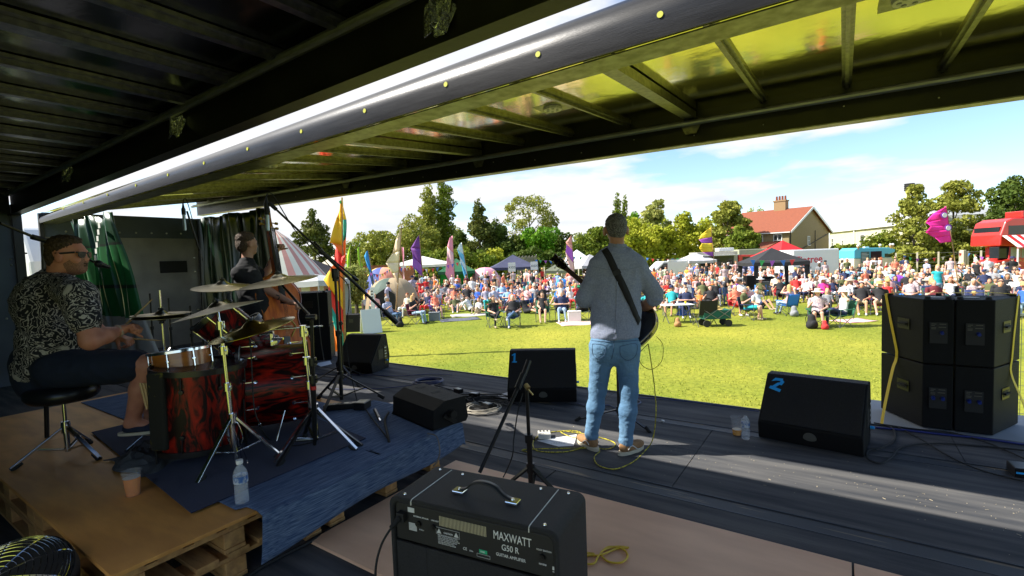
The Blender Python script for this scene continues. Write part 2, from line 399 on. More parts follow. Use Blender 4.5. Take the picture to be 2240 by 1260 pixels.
def rib(x, w=.05, h=.045, m=m_rib, xx=0):
    b = B()
    for dx, hh, ww in ((0, h, w*.5), (-w*.45, h*.45, w*.4), (w*.45, h*.45, w*.4)):
        z = lambda y: zceil(x, y)
        b.cbox((0, 0, 0), (0, 0, 0)) if 0 else b.bar((x+dx, 2.6, z(2.6)-hh/2), (x+dx+xx, 5.0, z(5.0)-hh/2), ww, hh)
    b.build('roof_rib', m, ft)
for i, x in enumerate((1.95, 1.22, .62, .02, -.6, -1.85, -2.5, -3.15, -4.45, -5.1, -5.75, -7.05, -7.7, -8.35, -9.65, -10.3, -10.9)): rib(x)
for x in (-1.22, -3.8, -6.4, -9.0, 1.6):   # wider cross members on brackets
    b = B(); b.bar((x, 2.6, zceil(x, 2.6)-.045), (x, 4.99, zceil(x, 5)-.045), .10, .07); b.build('cross_member', m_rib, ft)
    b = B(); b.prism([(-.09, .03), (.09, .03), (.05, -.05), (-.05, -.05)], 0, .012, MX((x, 4.985, zf(x)+.13), (1, 0, 0), (0, 0, 1), (0, -1, 0))); b.cyl((x-.025, 4.97, zf(x)+.11), (x-.025, 4.96, zf(x)+.11), .008); b.cyl((x+.025, 4.97, zf(x)+.11), (x+.025, 4.96, zf(x)+.11), .008)
    b.build('beam_bracket', m_rib, ft)
m_lampw = mat('lamp_lens_white', (.7, .7, .68), .3, c2=(.5, .5, .5), scale=60)
for x, y in ((-2.05, 3.75), (.28, 3.3), (-5.6, 3.3)):
    z = zceil(x, y); b = B(); b.cyl((x, y, z-.03), (x, y, z-.002), .075, .085, n=20); o = b.build('roof_lamp', m_lampw, ft, smooth=True, auto=30)
    b = B(); b.cbox((x, y, z-.006), (.26, .24, .008)); b.build('lamp_plate', m_rib, o)
    b = B()
    for i in range(6): b.cyl((x+.045*math.cos(i*PI/3), y+.045*math.sin(i*PI/3), z-.034), (x+.045*math.cos(i*PI/3), y+.045*math.sin(i*PI/3), z-.029), .012)
    b.build('lamp_diode', m_rail, o)
# tiny rivets in the front beam
b = B()
for i in range(22):
    x = -10.8+.6*i; b.sphere((x, 5.016, zf(x)+.07+.05*(i % 3 == 0)), .007, 4)
b.build('rivet', m_bolt, ft)
# bulkhead
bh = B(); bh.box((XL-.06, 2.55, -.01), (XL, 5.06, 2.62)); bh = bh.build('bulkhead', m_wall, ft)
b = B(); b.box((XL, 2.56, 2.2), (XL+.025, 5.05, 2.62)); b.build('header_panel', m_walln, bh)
b = B()
for i in range(9): b.sphere((XL+.028, 2.85+.26*i, 2.3), .018, 5)
for z in (.3, .7, 1.1, 1.5, 1.8): b.sphere((XL+.004, 4.9, z), .02, 5)
b.build('bolt', m_bolt, bh)
for y in (3.05, 4.25):
    b = B(); b.box((XL, y, 1.5), (XL+.012, y+.5, 1.74)); b.build('slot', m_black, bh, bev=.005)
b = B(); b.box((XL, 4.98, -.01), (XL+.07, 5.08, 2.62)); b.build('corner_post', m_dark, ft); b = B(); b.box((XL, 2.5, 0), (XL+.07, 2.56, 2.6)); b.build('corner_post', m_dark, ft)
# curtains
def stripes(name, cols):    # bands up the cloth by object z, real bands of printed colour
    m = mat(name, cols[0][1], .32, spec=.6, bump=.12, bscale=7); t = m.node_tree; L = t.links.new
    tcn = t.nodes.new('ShaderNodeTexCoord'); sp = t.nodes.new('ShaderNodeSeparateXYZ'); L(tcn.outputs['Object'], sp.inputs[0])
    mp = t.nodes.new('ShaderNodeMapRange'); mp.inputs['From Min'].default_value = 0; mp.inputs['From Max'].default_value = 3; L(sp.outputs[2], mp.inputs[0])
    rp = t.nodes.new('ShaderNodeValToRGB'); rp.color_ramp.interpolation = 'CONSTANT'; L(mp.outputs[0], rp.inputs[0])
    e = rp.color_ramp.elements; e[0].position = 0; e[0].color = (*cols[0][1], 1); e[1].position = cols[1][0]/3; e[1].color = (*cols[1][1], 1)
    for z, c in cols[2:]: q = e.new(z/3); q.color = (*c, 1)
    L(rp.outputs[0], t.nodes['Principled BSDF'].inputs['Base Color']); return m
GR = (.012, .115, .03); DG = (.006, .05, .018)
m_cur = stripes('green_curtain_cloth', [(0, (.30, .31, .30)), (.93, GR), (1.32, (.01, .02, .012)), (1.36, GR), (1.9, (.01, .02, .012)), (1.94, DG)])
def curtain(x0t, x1t, x0b, x1b, y, z0, z1, folds, amp, name='gathered_curtain', m=m_cur, lean=0):
    b = B(); rnd = [random.uniform(.6, 1.4) for _ in range(folds+2)]
    def fn(u, v):
        k = u*folds; a = amp*(.35+.65*v)*rnd[int(k)]; z = z1+(z0-z1)*v
        x = (x0t+(x1t-x0t)*u)*(1-v)+(x0b+(x1b-x0b)*u)*v
        return V(x+.05*math.sin(k*4+v*3), y+a*math.sin(2*PI*k+v*1.3)+lean*v+.02*math.sin(v*9+u*11), z+.02*math.sin(u*17))
    b.grid(fn, folds*12, 14); return b.build(name, m, ft, smooth=True, solid=.004)
c1 = curtain(-9.95, -8.15, -9.5, -7.3, 2.56, .35, 2.36, 9, .10)
curtain(-11.3, -8.55, -11.3, -8.3, 5.02, .02, 2.62, 12, .07, m=stripes('dark_green_curtain', [(0, (.003, .022, .008)), (2.9, (.003, .022, .008))]))
m_wht = mat('white_print', (.75, .77, .72), .4)
b = B()
for i in range(6):       # chequered print on the flap
    b.box((-8.62+.05*i, 2.435, 1.72+.085*i), (-8.545+.05*i, 2.439, 1.79+.085*i))
b.build('printed_squares', m_wht, c1)

# ---- near trailer (the camera stands in it)
nt_ = wthing('stage_trailer', 'nearer dark trailer with ribbed roof and riveted grey end wall at upper left', 'trailer', (-4, 1, 0))
XN = -9.75
b = B(); b.box((XN, -.45, -.16), (XR, 2.465, -.002)); b.build('deck', m_deck, nt_)
def zA(x): return 2.604+.020*x
b = B(); XS2 = [XN+(XR-XN)*i/12 for i in range(13)]
loft(lambda x: [V(x, 1.87, zA(x)), V(x, 1.93, zA(x)), V(x, 1.93, zA(x)+.26), V(x, 1.90, zA(x)+.345), V(x, 1.87, zA(x)+.345)], XS2).build('side_beam', m_dark, nt_)
loft(lambda x: [V(x, 1.83, zA(x)-.012), V(x, 1.945, zA(x)-.012), V(x, 1.945, zA(x)-.002), V(x, 1.83, zA(x)-.002)], XS2).build('beam_lip', m_dark, nt_)
b = B(); b.tube([(x, 1.80, zA(x)+.25) for x in XS2], .032, 10); b.build('curtain_rail', m_rail, nt_, smooth=True)
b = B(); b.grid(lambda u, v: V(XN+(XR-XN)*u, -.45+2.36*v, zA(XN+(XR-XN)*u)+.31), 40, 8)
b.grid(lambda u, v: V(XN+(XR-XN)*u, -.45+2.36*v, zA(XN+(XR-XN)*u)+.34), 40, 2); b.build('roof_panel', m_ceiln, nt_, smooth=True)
for i in range(20):
    x = XN+.25+.6*i; w = .11 if i % 4 == 2 else .055; z = zA(x)+.305; b = B()
    b.bar((x, -.4, z-.03), (x, 1.83, z-.03), w, .055); b.bar((x-w*.8, -.4, z-.01), (x-w*.8, 1.83, z-.01), w*.5, .02); b.bar((x+w*.8, -.4, z-.01), (x+w*.8, 1.83, z-.01), w*.5, .02)
    b.build('roof_rib' if w < .1 else 'cross_member', m_ribn, nt_)
m_clear = mat('clear_plastic', (.75, .8, .88), .12, .9, bump=.8, bscale=30)
for px, py in ((962, 38), (390, 276), (150, 380)):
    p = Gy(px, py, 1.85); b = B(); s = .075
    for k in range(9):
        a = k*.7; b.bar(p+V(-s+s*.25*k, -.02*math.sin(a), .09-.02*(k % 3)), p+V(-s*.5+s*.14*k, -.03-.02*math.cos(a), -.09+.02*(k % 4)), .05, .004, up=(math.sin(a), math.cos(a), .3))
    b.prism([(-.09, .07), (.09, .07), (.05, -.07), (-.03, -.09)], 0, .01, MX(p, (1, 0, 0), (0, 0, 1), (0, -1, 0)))
    b.build('beam_bracket', m_clear, nt_)
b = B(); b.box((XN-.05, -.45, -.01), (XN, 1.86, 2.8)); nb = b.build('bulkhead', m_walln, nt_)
b = B()
for y, z in ((1.62, 1.72), (1.82, 1.78), (1.82, 1.70), (1.72, .95), (1.74, 2.28), (1.72, 2.33), (1.5, 2.3), (1.2, 1.7), (.9, 1.0)): b.sphere((XN+.003, y, z), .016, 5)
b.build('rivet', m_bolt, nb)
b = B(); b.box((XN-.03, 1.862, 0), (XN+.06, 1.96, 2.55)); b.build('corner_post', m_dark, nt_)
b = B(); b.box((XN-.03, -.5, -.1), (-3.0, -.45, 3.2)); b.box((-2.99, -.5, 2.15), (XR, -.45, 3.2)); b.box((1.7, -.5, -.1), (XR, -.45, 2.145)); b.build('rear_curtain', mat('rear_curtain_dark', (.02, .05, .03), .5), nt_)  # unseen; the gap behind the camera is added and sized to let light in
b = B(); b.box((XR, -.5, -.1), (XR+.05, 1.93, 3.2)); b.build('end_wall', m_dark, nt_)
# cable clipped along a rib
b = B(); xx = XN+.25+.6*13; b.tube([(xx-.09, -.4+2.3*i/20, zA(xx)+.265+.006*math.sin(i*2.1)) for i in range(21)], .008, 6); b.build('ceiling_cable', m_black, nt_)

# ---- lorry cab beyond the gap on the left
lc = wthing('lorry_cab', 'white and green lorry cab glimpsed through the gap behind the drummer', 'lorry', (-13.2, 3.4, GZ))
m_cabw = mat('cab_white', (.72, .74, .74), .3, coat=.4); m_cabg = mat('cab_green', (.05, .2, .1), .3)
b = B(); b.prism([(0, 0), (2.0, 0), (2.0, 2.0), (1.9, 2.75), (.6, 2.95), (.15, 2.3), (0, 1.3)], 0, 2.4, MX((-12.0, 4.9, -.5), (-1, 0, 0), (0, 0, 1), (0, -1, 0))); b.build('cab_body', m_cabw, lc, bev=.06)
b = B(); b.box((-13.6, 2.47, .9), (-12.6, 2.495, 1.75)); b.build('side_window', mat('dark_glass', (.02, .025, .03), .06), lc)
b = B(); b.box((-13.9, 2.46, -.4), (-12.1, 2.49, .75)); b.build('door_panel', m_cabg, lc)
b = B(); b.cbox((-12.2, 2.2, 1.75), (.12, .28, .42)); b.bar((-12.2, 2.5, 1.95), (-12.2, 2.2, 1.95), .03); b.build('wing_mirror', m_black, lc, bev=.02)
b = B()
for y in (2.6, 4.7): b.cyl((-13.3, y-.15, GZ+.5), (-13.3, y+.15, GZ+.5), .5, n=20)
b.build('wheel', MATS['tyre_rubber'], lc, smooth=True)

# ---- riser: pallets with plywood, carpet and rug
m_pal = mat('pallet_wood', (.60, .33, .11), .75, c2=(.40, .20, .07), scale=3, stretch=(1, 9, 9), bump=.3, bscale=25)
m_ply = mat('riser_plywood', (.78, .37, .09), .5, c2=(.56, .25, .06), scale=2.2, stretch=(1, 4, 1), bump=.06, bscale=40)
m_plye = mat('plywood_edge', (.5, .31, .14), .7, c2=(.3, .17, .08), scale=60, stretch=(.1, .1, 3))
PX0, PX1, PY0, PY1 = -6.1, -2.47, .68, 2.68
k = 0
for lev in (0, 1):
    for ix in range(3):
        for iy in range(2):
            x0 = PX0+.01+ix*1.21; y0 = PY0+iy*1.0; x1, y1 = x0+1.2, y0+.98; z = .002+lev*.144
            p = wthing('pallet', ('upper' if lev else 'lower')+' wooden pallet of the drum riser, '+(['under the far left', 'under the middle', 'nearest the amplifier'][ix])+(' on its rear side' if iy else ' on its camera side'), 'pallet', ((x0+x1)/2, (y0+y1)/2, z), 'pallets stacked under the drum riser')
            b = B()
            for j in range(3): b.box((x0, y0+j*.42, z), (x1, y0+j*.42+.1, z+.02))
            b.build('bottom_board', m_pal, p, bev=.002)
            for i in range(3):
                for j in range(3): b = B(); b.box((x0+.001+i*.525, y0+.001+j*.42, z+.021), (x0+.145+i*.525, y0+.1+j*.42, z+.098)); b.build('block', m_pal, p, bev=.003)
            b = B()
            for i in range(3): b.box((x0+.002+i*.525, y0, z+.099), (x0+.14+i*.525, y1, z+.119))
            b.build('stringer', m_pal, p)
            b = B()
            for j in range(7): b.box((x0, y0+j*.146, z+.1195), (x1, y0+j*.146+.1, z+.141))
            b.build('top_board', m_pal, p, bev=.002)
            k += 1
# stamp marks on the blocks of the visible side
ZR = .310
def ply(x0, x1, y0, y1, z, t, label, m=m_ply, name='plywood_sheet', grp=None):
    b = B(); b.box((x0, y0, z), (x1, y1, z+t)); o = b.build(name, m, None, bev=.0015); return tag(o, label, 'plywood', grp)
ply(-4.85, -2.44, .655, 1.86, .290, .018, 'brown plywood sheet topping the drum riser, beer cup and stool standing on it')
ply(-4.85, -2.44, 1.864, 2.70, .290, .018, 'plywood sheet of the riser under the blue rug and bass drum')
ply(-6.1, -4.854, .655, 2.70, .290, .018, 'plywood sheet at the far left of the riser behind the stool')
m_navy = mat('navy_carpet', (.006, .011, .045), .95, c2=(.009, .017, .06), scale=90, bump=.5, bscale=260, sheen=.1)
m_rug = mat('blue_woven_rug', (.035, .075, .17), .95, c2=(.20, .27, .38), scale=22, stretch=(11, .35, 11), bump=.5, bscale=120, detail=6, ramp=(.38, .72))
rug = B()
def rugf(u, v):      # u along y (near -> far), v across x (inside -> over the edge)
    y = 1.19+u*1.66; s = v*(1.31-.08*u); x = -3.45+s+.0; edge = -2.415+.03*math.sin(u*5)
    z = ZR+.006
    if x > edge:
        d = x-edge; r = .05; drop = d-.04
        if drop > 0: x = edge+.045+.06*math.sin(u*9+1)*min(drop*2.5, 1)*(.6)+.03*drop; z = ZR+.006-drop*1.0*(.35+.65*min(1, drop*6))
        else: z = ZR+.006-.012*(d/.04)
    if u > .985 and v > .8: z -= .02
    return V(x, y+(.05*math.sin(v*6) if v > .7 else 0)*(1 if u > .5 else -1), z)
rug.grid(rugf, 60, 60); ro = rug.build('rug', m_rug, None, smooth=True, solid=.006); tag(ro, 'faded blue woven rug draped over the front edge of the drum riser', 'rug')
b = B(); b.grid(lambda u, v: V(-6.0+u*2.6, 1.5+v*1.1, ZR+.004), 2, 2); o = b.build('rug', m_rug, None, solid=.003); tag(o, 'lighter blue rug lying behind the drummer under the navy carpet', 'rug')
b = B()
pts = [Gz(418, 1121, ZR+.016), Gz(800, 958, ZR+.016), Gz(560, 860, ZR+.016), Gz(200, 945, ZR+.016)]
b._add(pts+[p+V(0, 0, -.005) for p in pts], [(0, 1, 2, 3), (7, 6, 5, 4), (0, 4, 5, 1), (1, 5, 6, 2), (2, 6, 7, 3), (3, 7, 4, 0)])
tag(b.build('carpet', m_navy, None), 'navy blue carpet square under the drum kit', 'carpet')
# stage floor plywood
m_ply2 = mat('pink_plywood', (.90, .56, .34), .6, c2=(.72, .42, .25), scale=1.3, stretch=(1, 3.5, 1), bump=.05, bscale=50, detail=8)
ply(-2.43, .035, 1.52, 2.75, .0, .018, 'pale pinkish plywood sheet on the floor beneath the guitar amplifier', m_ply2)
ply(.045, 2.5, 1.52, 2.75, .0, .018, 'second pale plywood sheet at the bottom right, butted to the first', m_ply2)
# scattered dust and chips on the deck
b = B()
for i in range(240):
    if i < 130: x, y = random.uniform(-1.2, 1.2), random.gauss(3.72, .15)
    else: x, y = random.uniform(-5, 1.2), random.uniform(3.15, 4.9)
    if y > 5: continue
    a = random.uniform(0, PI); l = random.choice((.0012, .0015, .002, .002, .003, .009)); w = .0013
    c, s = math.cos(a), math.sin(a)
    b._add([V(x-l*c-w*s, y-l*s+w*c, .0036), V(x+l*c-w*s, y+l*s+w*c, .0036), V(x+l*c+w*s, y+l*s-w*c, .0045), V(x-l*c+w*s, y-l*s-w*c, .0045)], [(0, 1, 2, 3)])
tag(b.build('grit', mat('straw_chips', (.5, .42, .28), .8), None, solid=.001), 'scattered pale grit and chaff on the stage floor', 'grit', kind='stuff')
# =====================================================  PEOPLE
m_skin = mat('skin', (.50, .27, .18), .5, c2=(.42, .21, .14), scale=14, spec=.4)
m_skinr = mat('ruddy_skin', (.62, .27, .17), .5, c2=(.52, .20, .13), scale=12, spec=.4)
m_greyh = mat('grey_hair', (.24, .24, .24), .7, c2=(.07, .068, .066), scale=120, bump=.7, bscale=220, ramp=(.4, .6))
m_brownh = mat('brown_hair', (.05, .03, .018), .7, c2=(.09, .055, .03), scale=60, bump=.8, bscale=140)
m_stub = mat('stubbled_skin', (.42, .20, .13), .7, c2=(.2, .095, .065), scale=200)
m_shirtg = mat('grey_chambray', (.22, .25, .355), .9, c2=(.30, .335, .44), scale=90, detail=3, bump=.15, bscale=9)
m_seam = mat('shirt_seam', (.2, .225, .3), .9)
m_denim = mat('washed_denim', (.075, .17, .30), .9, c2=(.155, .29, .44), scale=2.4, detail=3, ramp=(.34, .66), bump=.4, bscale=34)
m_denimd = mat('denim_seam', (.07, .13, .22), .9)
m_shoe = mat('tan_suede', (.36, .2, .09), .9, c2=(.3, .165, .07), scale=30)
m_sole = mat('off_white_rubber', (.62, .56, .42), .7)
m_lacew = mat('white_leather', (.75, .73, .68), .6)

def frameax(a, b): a = Vector(a); b = Vector(b); return (b-a).normalized()
def head_prims(C, fwd, up, s=1., hair=1, skin=0, hairlen=0, ears=True, lips=None, stub=None, hs=1.):
    """C centre of the head (eye height), fwd where the face looks"""
    f = Vector(fwd).normalized(); u = Vector(up); u = (u-f*u.dot(f)).normalized(); r = f.cross(u)
    Rm = [list(r), list(f), list(u)]
    P = lambda x, y, z: C+r*x*s+f*y*s+u*z*s
    e = lambda x, y, z, a, b, c, m, k=.015: (('e', P(x, y, z), (a*s, b*s, c*s), Rm), m, k)
    st = skin if stub is None else stub
    L = [e(0, -.005, .025, .074, .092, .088, skin), e(0, .03, -.035, .056, .060, .075, st, .03), e(0, .062, -.078, .026, .022, .02, st, .02),
         e(0, .088, -.018, .013, .018, .016, skin, .012), e(0, .081, .008, .009, .012, .03, skin, .012), e(0, .078, .03, .045, .012, .01, skin, .015),
         e(-.04, .058, -.02, .02, .02, .02, skin, .02), e(.04, .058, -.02, .02, .02, .02, skin, .02)]
    if ears: L += [e(sx*.078, -.008, -.005, .010, .020, .033, skin, .006) for sx in (-1, 1)]
    if lips is not None: L += [e(0, .082, -.047, .024, .010, .006, lips, .004), e(0, .080, -.058, .020, .010, .006, lips, .004)]
    if hair is not None:
        L += [e(0, -.02, .052, .082*hs, .094*hs, .082*hs, hair, .008), e(0, -.055, .0, .072*hs, .058*hs, .075*hs, hair, .01)]
        if hairlen: L += [(('c', P(0, -.06, 0), P(0, -.07, -hairlen), .07*s, .05*s), hair, .02), (('c', P(-.06, -.02, 0), P(-.07, -.02, -hairlen*.8), .03*s, .03*s), hair, .02), (('c', P(.06, -.02, 0), P(.07, -.02, -hairlen*.8), .03*s, .03*s), hair, .02)]
    return L
def hand_prims(wr, d, palm_n, side, m=0, curl=.6, s=1., spread=.0):
    """wrist point, direction of the hand, palm normal (towards what it holds), side=+1/-1 where the thumb is"""
    d = Vector(d).normalized(); n = Vector(palm_n); n = (n-d*n.dot(d)).normalized(); t = d.cross(n)*side
    wr = Vector(wr); kn = wr+d*.085*s
    L = [(('c', wr, wr+d*.03*s, .026*s, .028*s), m, .015)]
    L += [(('c', wr+d*.03*s+t*x*.5*s, kn+t*x*s, .017*s, .0135*s), m, .01) for x in (-.03, -.01, .01, .03)]
    for i, (x, l) in enumerate(((.032, .072), (.011, .08), (-.011, .075), (-.031, .058))):
        p = kn+t*x*s; a = 0
        for j, fr in enumerate((.45, .32, .26)):
            a += curl*(.9, 1.2, .9)[j]*(1+.12*i); dd = d*math.cos(a)+n*math.sin(a)+t*spread*x*8
            q = p+dd.normalized()*l*fr*s; L.append((('c', p, q, (.0095-.001*j)*s, (.0085-.001*j)*s), m, .003)); p = q
    p = wr+d*.025*s+t*.028*s; a = .5+curl*.3
    for l, rr in ((.04, .013), (.032, .0105), (.025, .009)):
        dd = (d*.62+t*.75*math.cos(curl)+n*math.sin(a)*.9).normalized(); q = p+dd*l*s; L.append((('c', p, q, rr*s, rr*.9*s), m, .005)); p = q; a += .35
    return L
def hairdo(C, f, s, m, par, amp, fr):
    f = (f-UP*f.z).normalized(); Rm = [list(f.cross(UP)), list(f), [0, 0, 1]]; e = lambda y, z, a, b, c: (('e', C+f*y*s+UP*z*s, (a*s, b*s, c*s), Rm), 0, .012)
    return sdf_mesh('hair', [e(-.022, .06, .078, .088, .072), e(-.055, .0, .073, .055, .078), e(.02, .095, .05, .05, .03)], .006, m, .012, par, disp=lambda p: amp*noise.noise(p*fr)+amp*.6*noise.noise(p*fr*2.3))
def wr_noise(sc, amp, st=(1, 1, 1), off=0.):
    def f(p):
        q = Vector((p.x*sc*st[0]+off, p.y*sc*st[1], p.z*sc*st[2]))
        return amp*(noise.noise(q)+.5*(1-2*abs(noise.noise(q*1.9)))+.35*noise.noise(q*3.7)-.2)
    return f

# ---------------------------------------- the guitarist, seen from behind
gm = thing('person', 'man with grey hair, grey shirt and blue jeans playing guitar, seen from behind', 'person', (-1.45, 3.52, 0)); WT[gm.name] = Matrix.Translation((-1.45, 3.52, 0)).inverted()
D0 = 3.74
q = lambda x, y, d=0: Q(x, y, D0+d)
UP = Vector((0, 0, 1)); GF = (CFH-.0*CRH).normalized()
hd = q(1347, 503, -.01); nk = q(1350, 545, 0)
shL, shR = q(1309, 581, 0), q(1393, 583, -.01)
elL, wrL_ = q(1277, 655, .02), q(1300, 612, .28)
elR, wrR_ = q(1432, 655, .04), q(1392, 684, .27)
pel = q(1343, 745, 0); chest = q(1350, 615, 0); waist = q(1347, 690, 0)
hpL, hpR = q(1318, 760, 0), q(1371, 760, 0)
knL, knR = q(1308, 850, .08), q(1376, 855, .0)
anL, anR = Gz(1292, 962, .10), Gz(1369, 975, .10)
anL, anR = q(1294, 948, .14), q(1369, 960, .02)
rt = CRH; Rt = [list(rt), list(rt.cross(UP)*-1), [0, 0, 1]]
L = head_prims(hd, (GF+CRH*.10-UP*.06), UP, 1.0, None)
L += [(('e', hd+rt*sx*.088-CFH*.005-UP*.008, (.011, .024, .036), Rt), 0, .006) for sx in (-1, 1)]
L += [(('c', nk-UP*.02, hd-UP*.05-GF*.02, .058, .052), 0, .02), (('e', hd-UP*.045-GF*.045, (.052, .035, .055), Rt), 0, .02)]
L += [(('c', elR, wrR_, .044, .029), 0, .02), (('c', elR+UP*.06, elR, .045, .045), 0, .02), (('c', (elR*.7+wrR_*.3), (elR*.5+wrR_*.5), .046, .036), 0, .02)]
L += [(('c', elL, wrL_, .042, .028), 0, .02)]
L += hand_prims(wrR_, (wrR_-elR)*.4+CFH*.2-CRH*.15, -CFH*1.0-CRH*.1, 1, 0, .55)
L += hand_prims(wrL_, UP*.6+CFH*.5-CRH*.3, -CRH*.3-CFH*.8, -1, 0, .8)
L += [(('c', chest, pel, .10, .10), 0), (('c', shL, shR, .05, .05), 0, .03), (('c', shL, elL, .045, .04), 0), (('c', shR, elR, .045, .04), 0)]
for hp, kn, an in ((hpL, knL, anL), (hpR, knR, anR)): L += [(('c', hp, kn, .07, .05), 0), (('c', kn, an, .05, .035), 0), (('c', an, an-UP*.06, .035, .035), 0)]
body = sdf_mesh('body', L, .0075, m_skin, .02, gm)
hairp = [(('e', hd-CFH*.014+UP*.044, (.081, .096, .082), Rt), 0), (('e', hd-CFH*.046-UP*.0, (.073, .060, .066), Rt), 0, .015), (('e', hd-CFH*.05-UP*.03, (.052, .046, .040), Rt), 0, .02)]
sdf_mesh('hair', hairp, .006, m_greyh, .012, gm, disp=lambda p: .0035*noise.noise(p*90))
S = [(('f', chest+UP*.07, waist, .20, .175, CFH, .62), 0), (('f', waist, q(1346, 728, -.005), .172, .188, CFH, .66), 0, .05),
     (('c', shL-UP*.005, nk-UP*.01, .070, .062), 0, .03), (('c', shR-UP*.005, nk-UP*.01, .070, .062), 0, .03),
     (('c', shL+CRH*.01, elL, .074, .060), 0, .03), (('c', elL, elL*.35+wrL_*.65, .062, .052), 0, .02),
     (('c', shR-CRH*.01, elR+UP*.05, .074, .062), 0, .03), (('c', elR+UP*.045, elR+UP*.01, .064, .062), 0, .01)]
S += [(('c', nk+UP*.012, nk+UP*.028-CFH*.01, .062, .058), 0, .012)]
wn1 = wr_noise(4.0, .009, (1.4, 1.4, 1.5)); wn2 = wr_noise(11, .002, (1, 1, 1.6), 5)
hem_z = q(1345, 738).z
shirt = sdf_mesh('shirt', S, .0085, m_shirtg, .03, gm, disp=lambda p: wn1(p)+wn2(p), cuts=[((0, 0, hem_z), (0, 0, -1))])
JN = [(('f', pel+UP*.06, pel-UP*.02, .165, .172, CFH, .66), 0), (('e', hpL-CFH*.045-UP*.0, (.085, .075, .095), Rt), 0, .04), (('e', hpR-CFH*.045-UP*.0, (.085, .075, .095), Rt), 0, .04)]
for hp, kn, an, s in ((hpL, knL, anL, 1), (hpR, knR, anR, -1)):
    JN += [(('c', hp, kn, .100, .066), 0, .03), (('c', kn, kn*.6+an*.4-CFH*.008, .066, .064), 0, .03), (('c', kn*.6+an*.4-CFH*.008, an, .064, .05), 0, .03), (('c', an, an-UP*.015, .052, .054), 0, .01)]
jn1 = wr_noise(7, .0035, (1, 1, 1.4)); jn2 = wr_noise(20, .0014, (1, 1, 2.2), 3)
jeans = sdf_mesh('jeans', JN, .008, m_denim, .025, gm, disp=lambda p: jn1(p)+jn2(p)*(2.2 if p.z < .35 else 1))
def onto(o, px, py, off=.004):        # a point on an object's surface under a place in the photograph
    if o.name not in BVH: BVH[o.name] = BVHTree.FromPolygons([v.co for v in o.data.vertices], [p.vertices for p in o.data.polygons])
    r = Vector(ray(px, py)).normalized(); h = BVH[o.name].ray_cast(Vector(ORG), r)
    if h[0] is None: return None, None
    n = h[1] if h[1].dot(r) < 0 else -h[1]
    return h[0]+n*off, n
BVH = {}
def strip_on(o, path, w, m, name, parent, n=24, off=.005, th=.0025, seg=4):
    c = spline([(x, y, 0) for x, y in path], seg); P = []
    for p in c:
        h, nn = onto(o, p.x, p.y, off)
        if h is not None: P.append((h, nn))
    if len(P) < 3: return None
    b = B(); v = []
    for i, (h, nn) in enumerate(P):
        d = (P[min(i+1, len(P)-1)][0]-P[max(i-1, 0)][0]).normalized(); s = d.cross(nn).normalized()*w/2
        v += [h-s, h+s]
    b._add(v, [(2*i, 2*i+1, 2*i+3, 2*i+2) for i in range(len(P)-1)])
    return b.build(name, m, parent, smooth=True, solid=th)
m_web = mat('black_webbing', (.006, .006, .007), .75, bump=.3, bscale=200)
# pockets and seams on the jeans
for pk in ([(1296, 752), (1297, 775), (1309, 784), (1322, 776), (1323, 756), (1296, 752)], [(1356, 758), (1358, 777), (1374, 788), (1391, 776), (1391, 752), (1356, 758)]):
    strip_on(jeans, pk, .0045, m_denimd, 'pocket', jeans, off=.002, th=.001, seg=6)
strip_on(jeans, [(1343, 742), (1342, 765), (1338, 785)], .005, m_denimd, 'seam', jeans, off=.002, th=.001)
strip_on(jeans, [(1294, 745), (1345, 748), (1396, 744)], .006, m_denimd, 'waistband_seam', jeans, off=.002, th=.001, seg=8)
strip_on(shirt, [(1297, 583), (1320, 588), (1350, 590), (1380, 588), (1402, 583)], .004, m_seam, 'yoke_seam', shirt, off=.001, th=.001, seg=8)
strip_on(shirt, [(1350, 592), (1349, 660), (1346, 730)], .012, m_shirtg, 'back_pleat', shirt, off=.003, th=.003, seg=8)
b = B(); b.torus(nk+UP*.022-CFH*.005, .060, .014, (0, 0, 1), 24, 8); b.build('collar', m_shirtg, shirt, smooth=True)
b = B(); b.torus(elR+UP*.012, .060, .010, (elR-wrR_)*.4+UP*.3, 20, 8); b.build('rolled_cuff', m_shirtg, shirt, smooth=True)
for an, f, nm in ((anL, (CFH*.75-CRH*.35).normalized(), 'shoe'), (anR, (CFH*.55+CRH*.78).normalized(), 'shoe')):
    r = Vector((f.y, -f.x, 0)); h = Vector((an.x, an.y, 0)); Rm = [list(r), list(f), [0, 0, 1]]
    P = [(('e', h+f*.0+UP*.055, (.040, .062, .050), Rm), 0, .03), (('e', h+f*.10+UP*.045, (.046, .095, .036), Rm), 0, .03), (('c', h-UP*-.06-f*.0, h+UP*.095, .042, .046), 0, .02)]
    sh = sdf_mesh('shoe', P, .006, m_shoe, .03, gm, cuts=[((0, 0, .028), (0, 0, -1)), ((0, 0, .105), (0, 0, 1))])
    b = B(); pl = [( .047*math.cos(a)*(1 if True else 1), .14*math.sin(a)+.055) for a in [2*PI*i/28 for i in range(28)]]
    b.prism([(x*(1.0+.12*(y > .08)), y*.98) for x, y in pl], .0035, .030, MX(h, r, f, UP)); b.build('sole', m_sole, sh, bev=.003)
    for sd in (-1, 1):
        b = B(); b.tube([h+r*sd*(.0475)+f*(-.03+.13*t)+UP*(.05+.022*math.sin(t*5)) for t in [i/8 for i in range(9)]], .004, 4); b.build('side_stripe', m_lacew, sh)
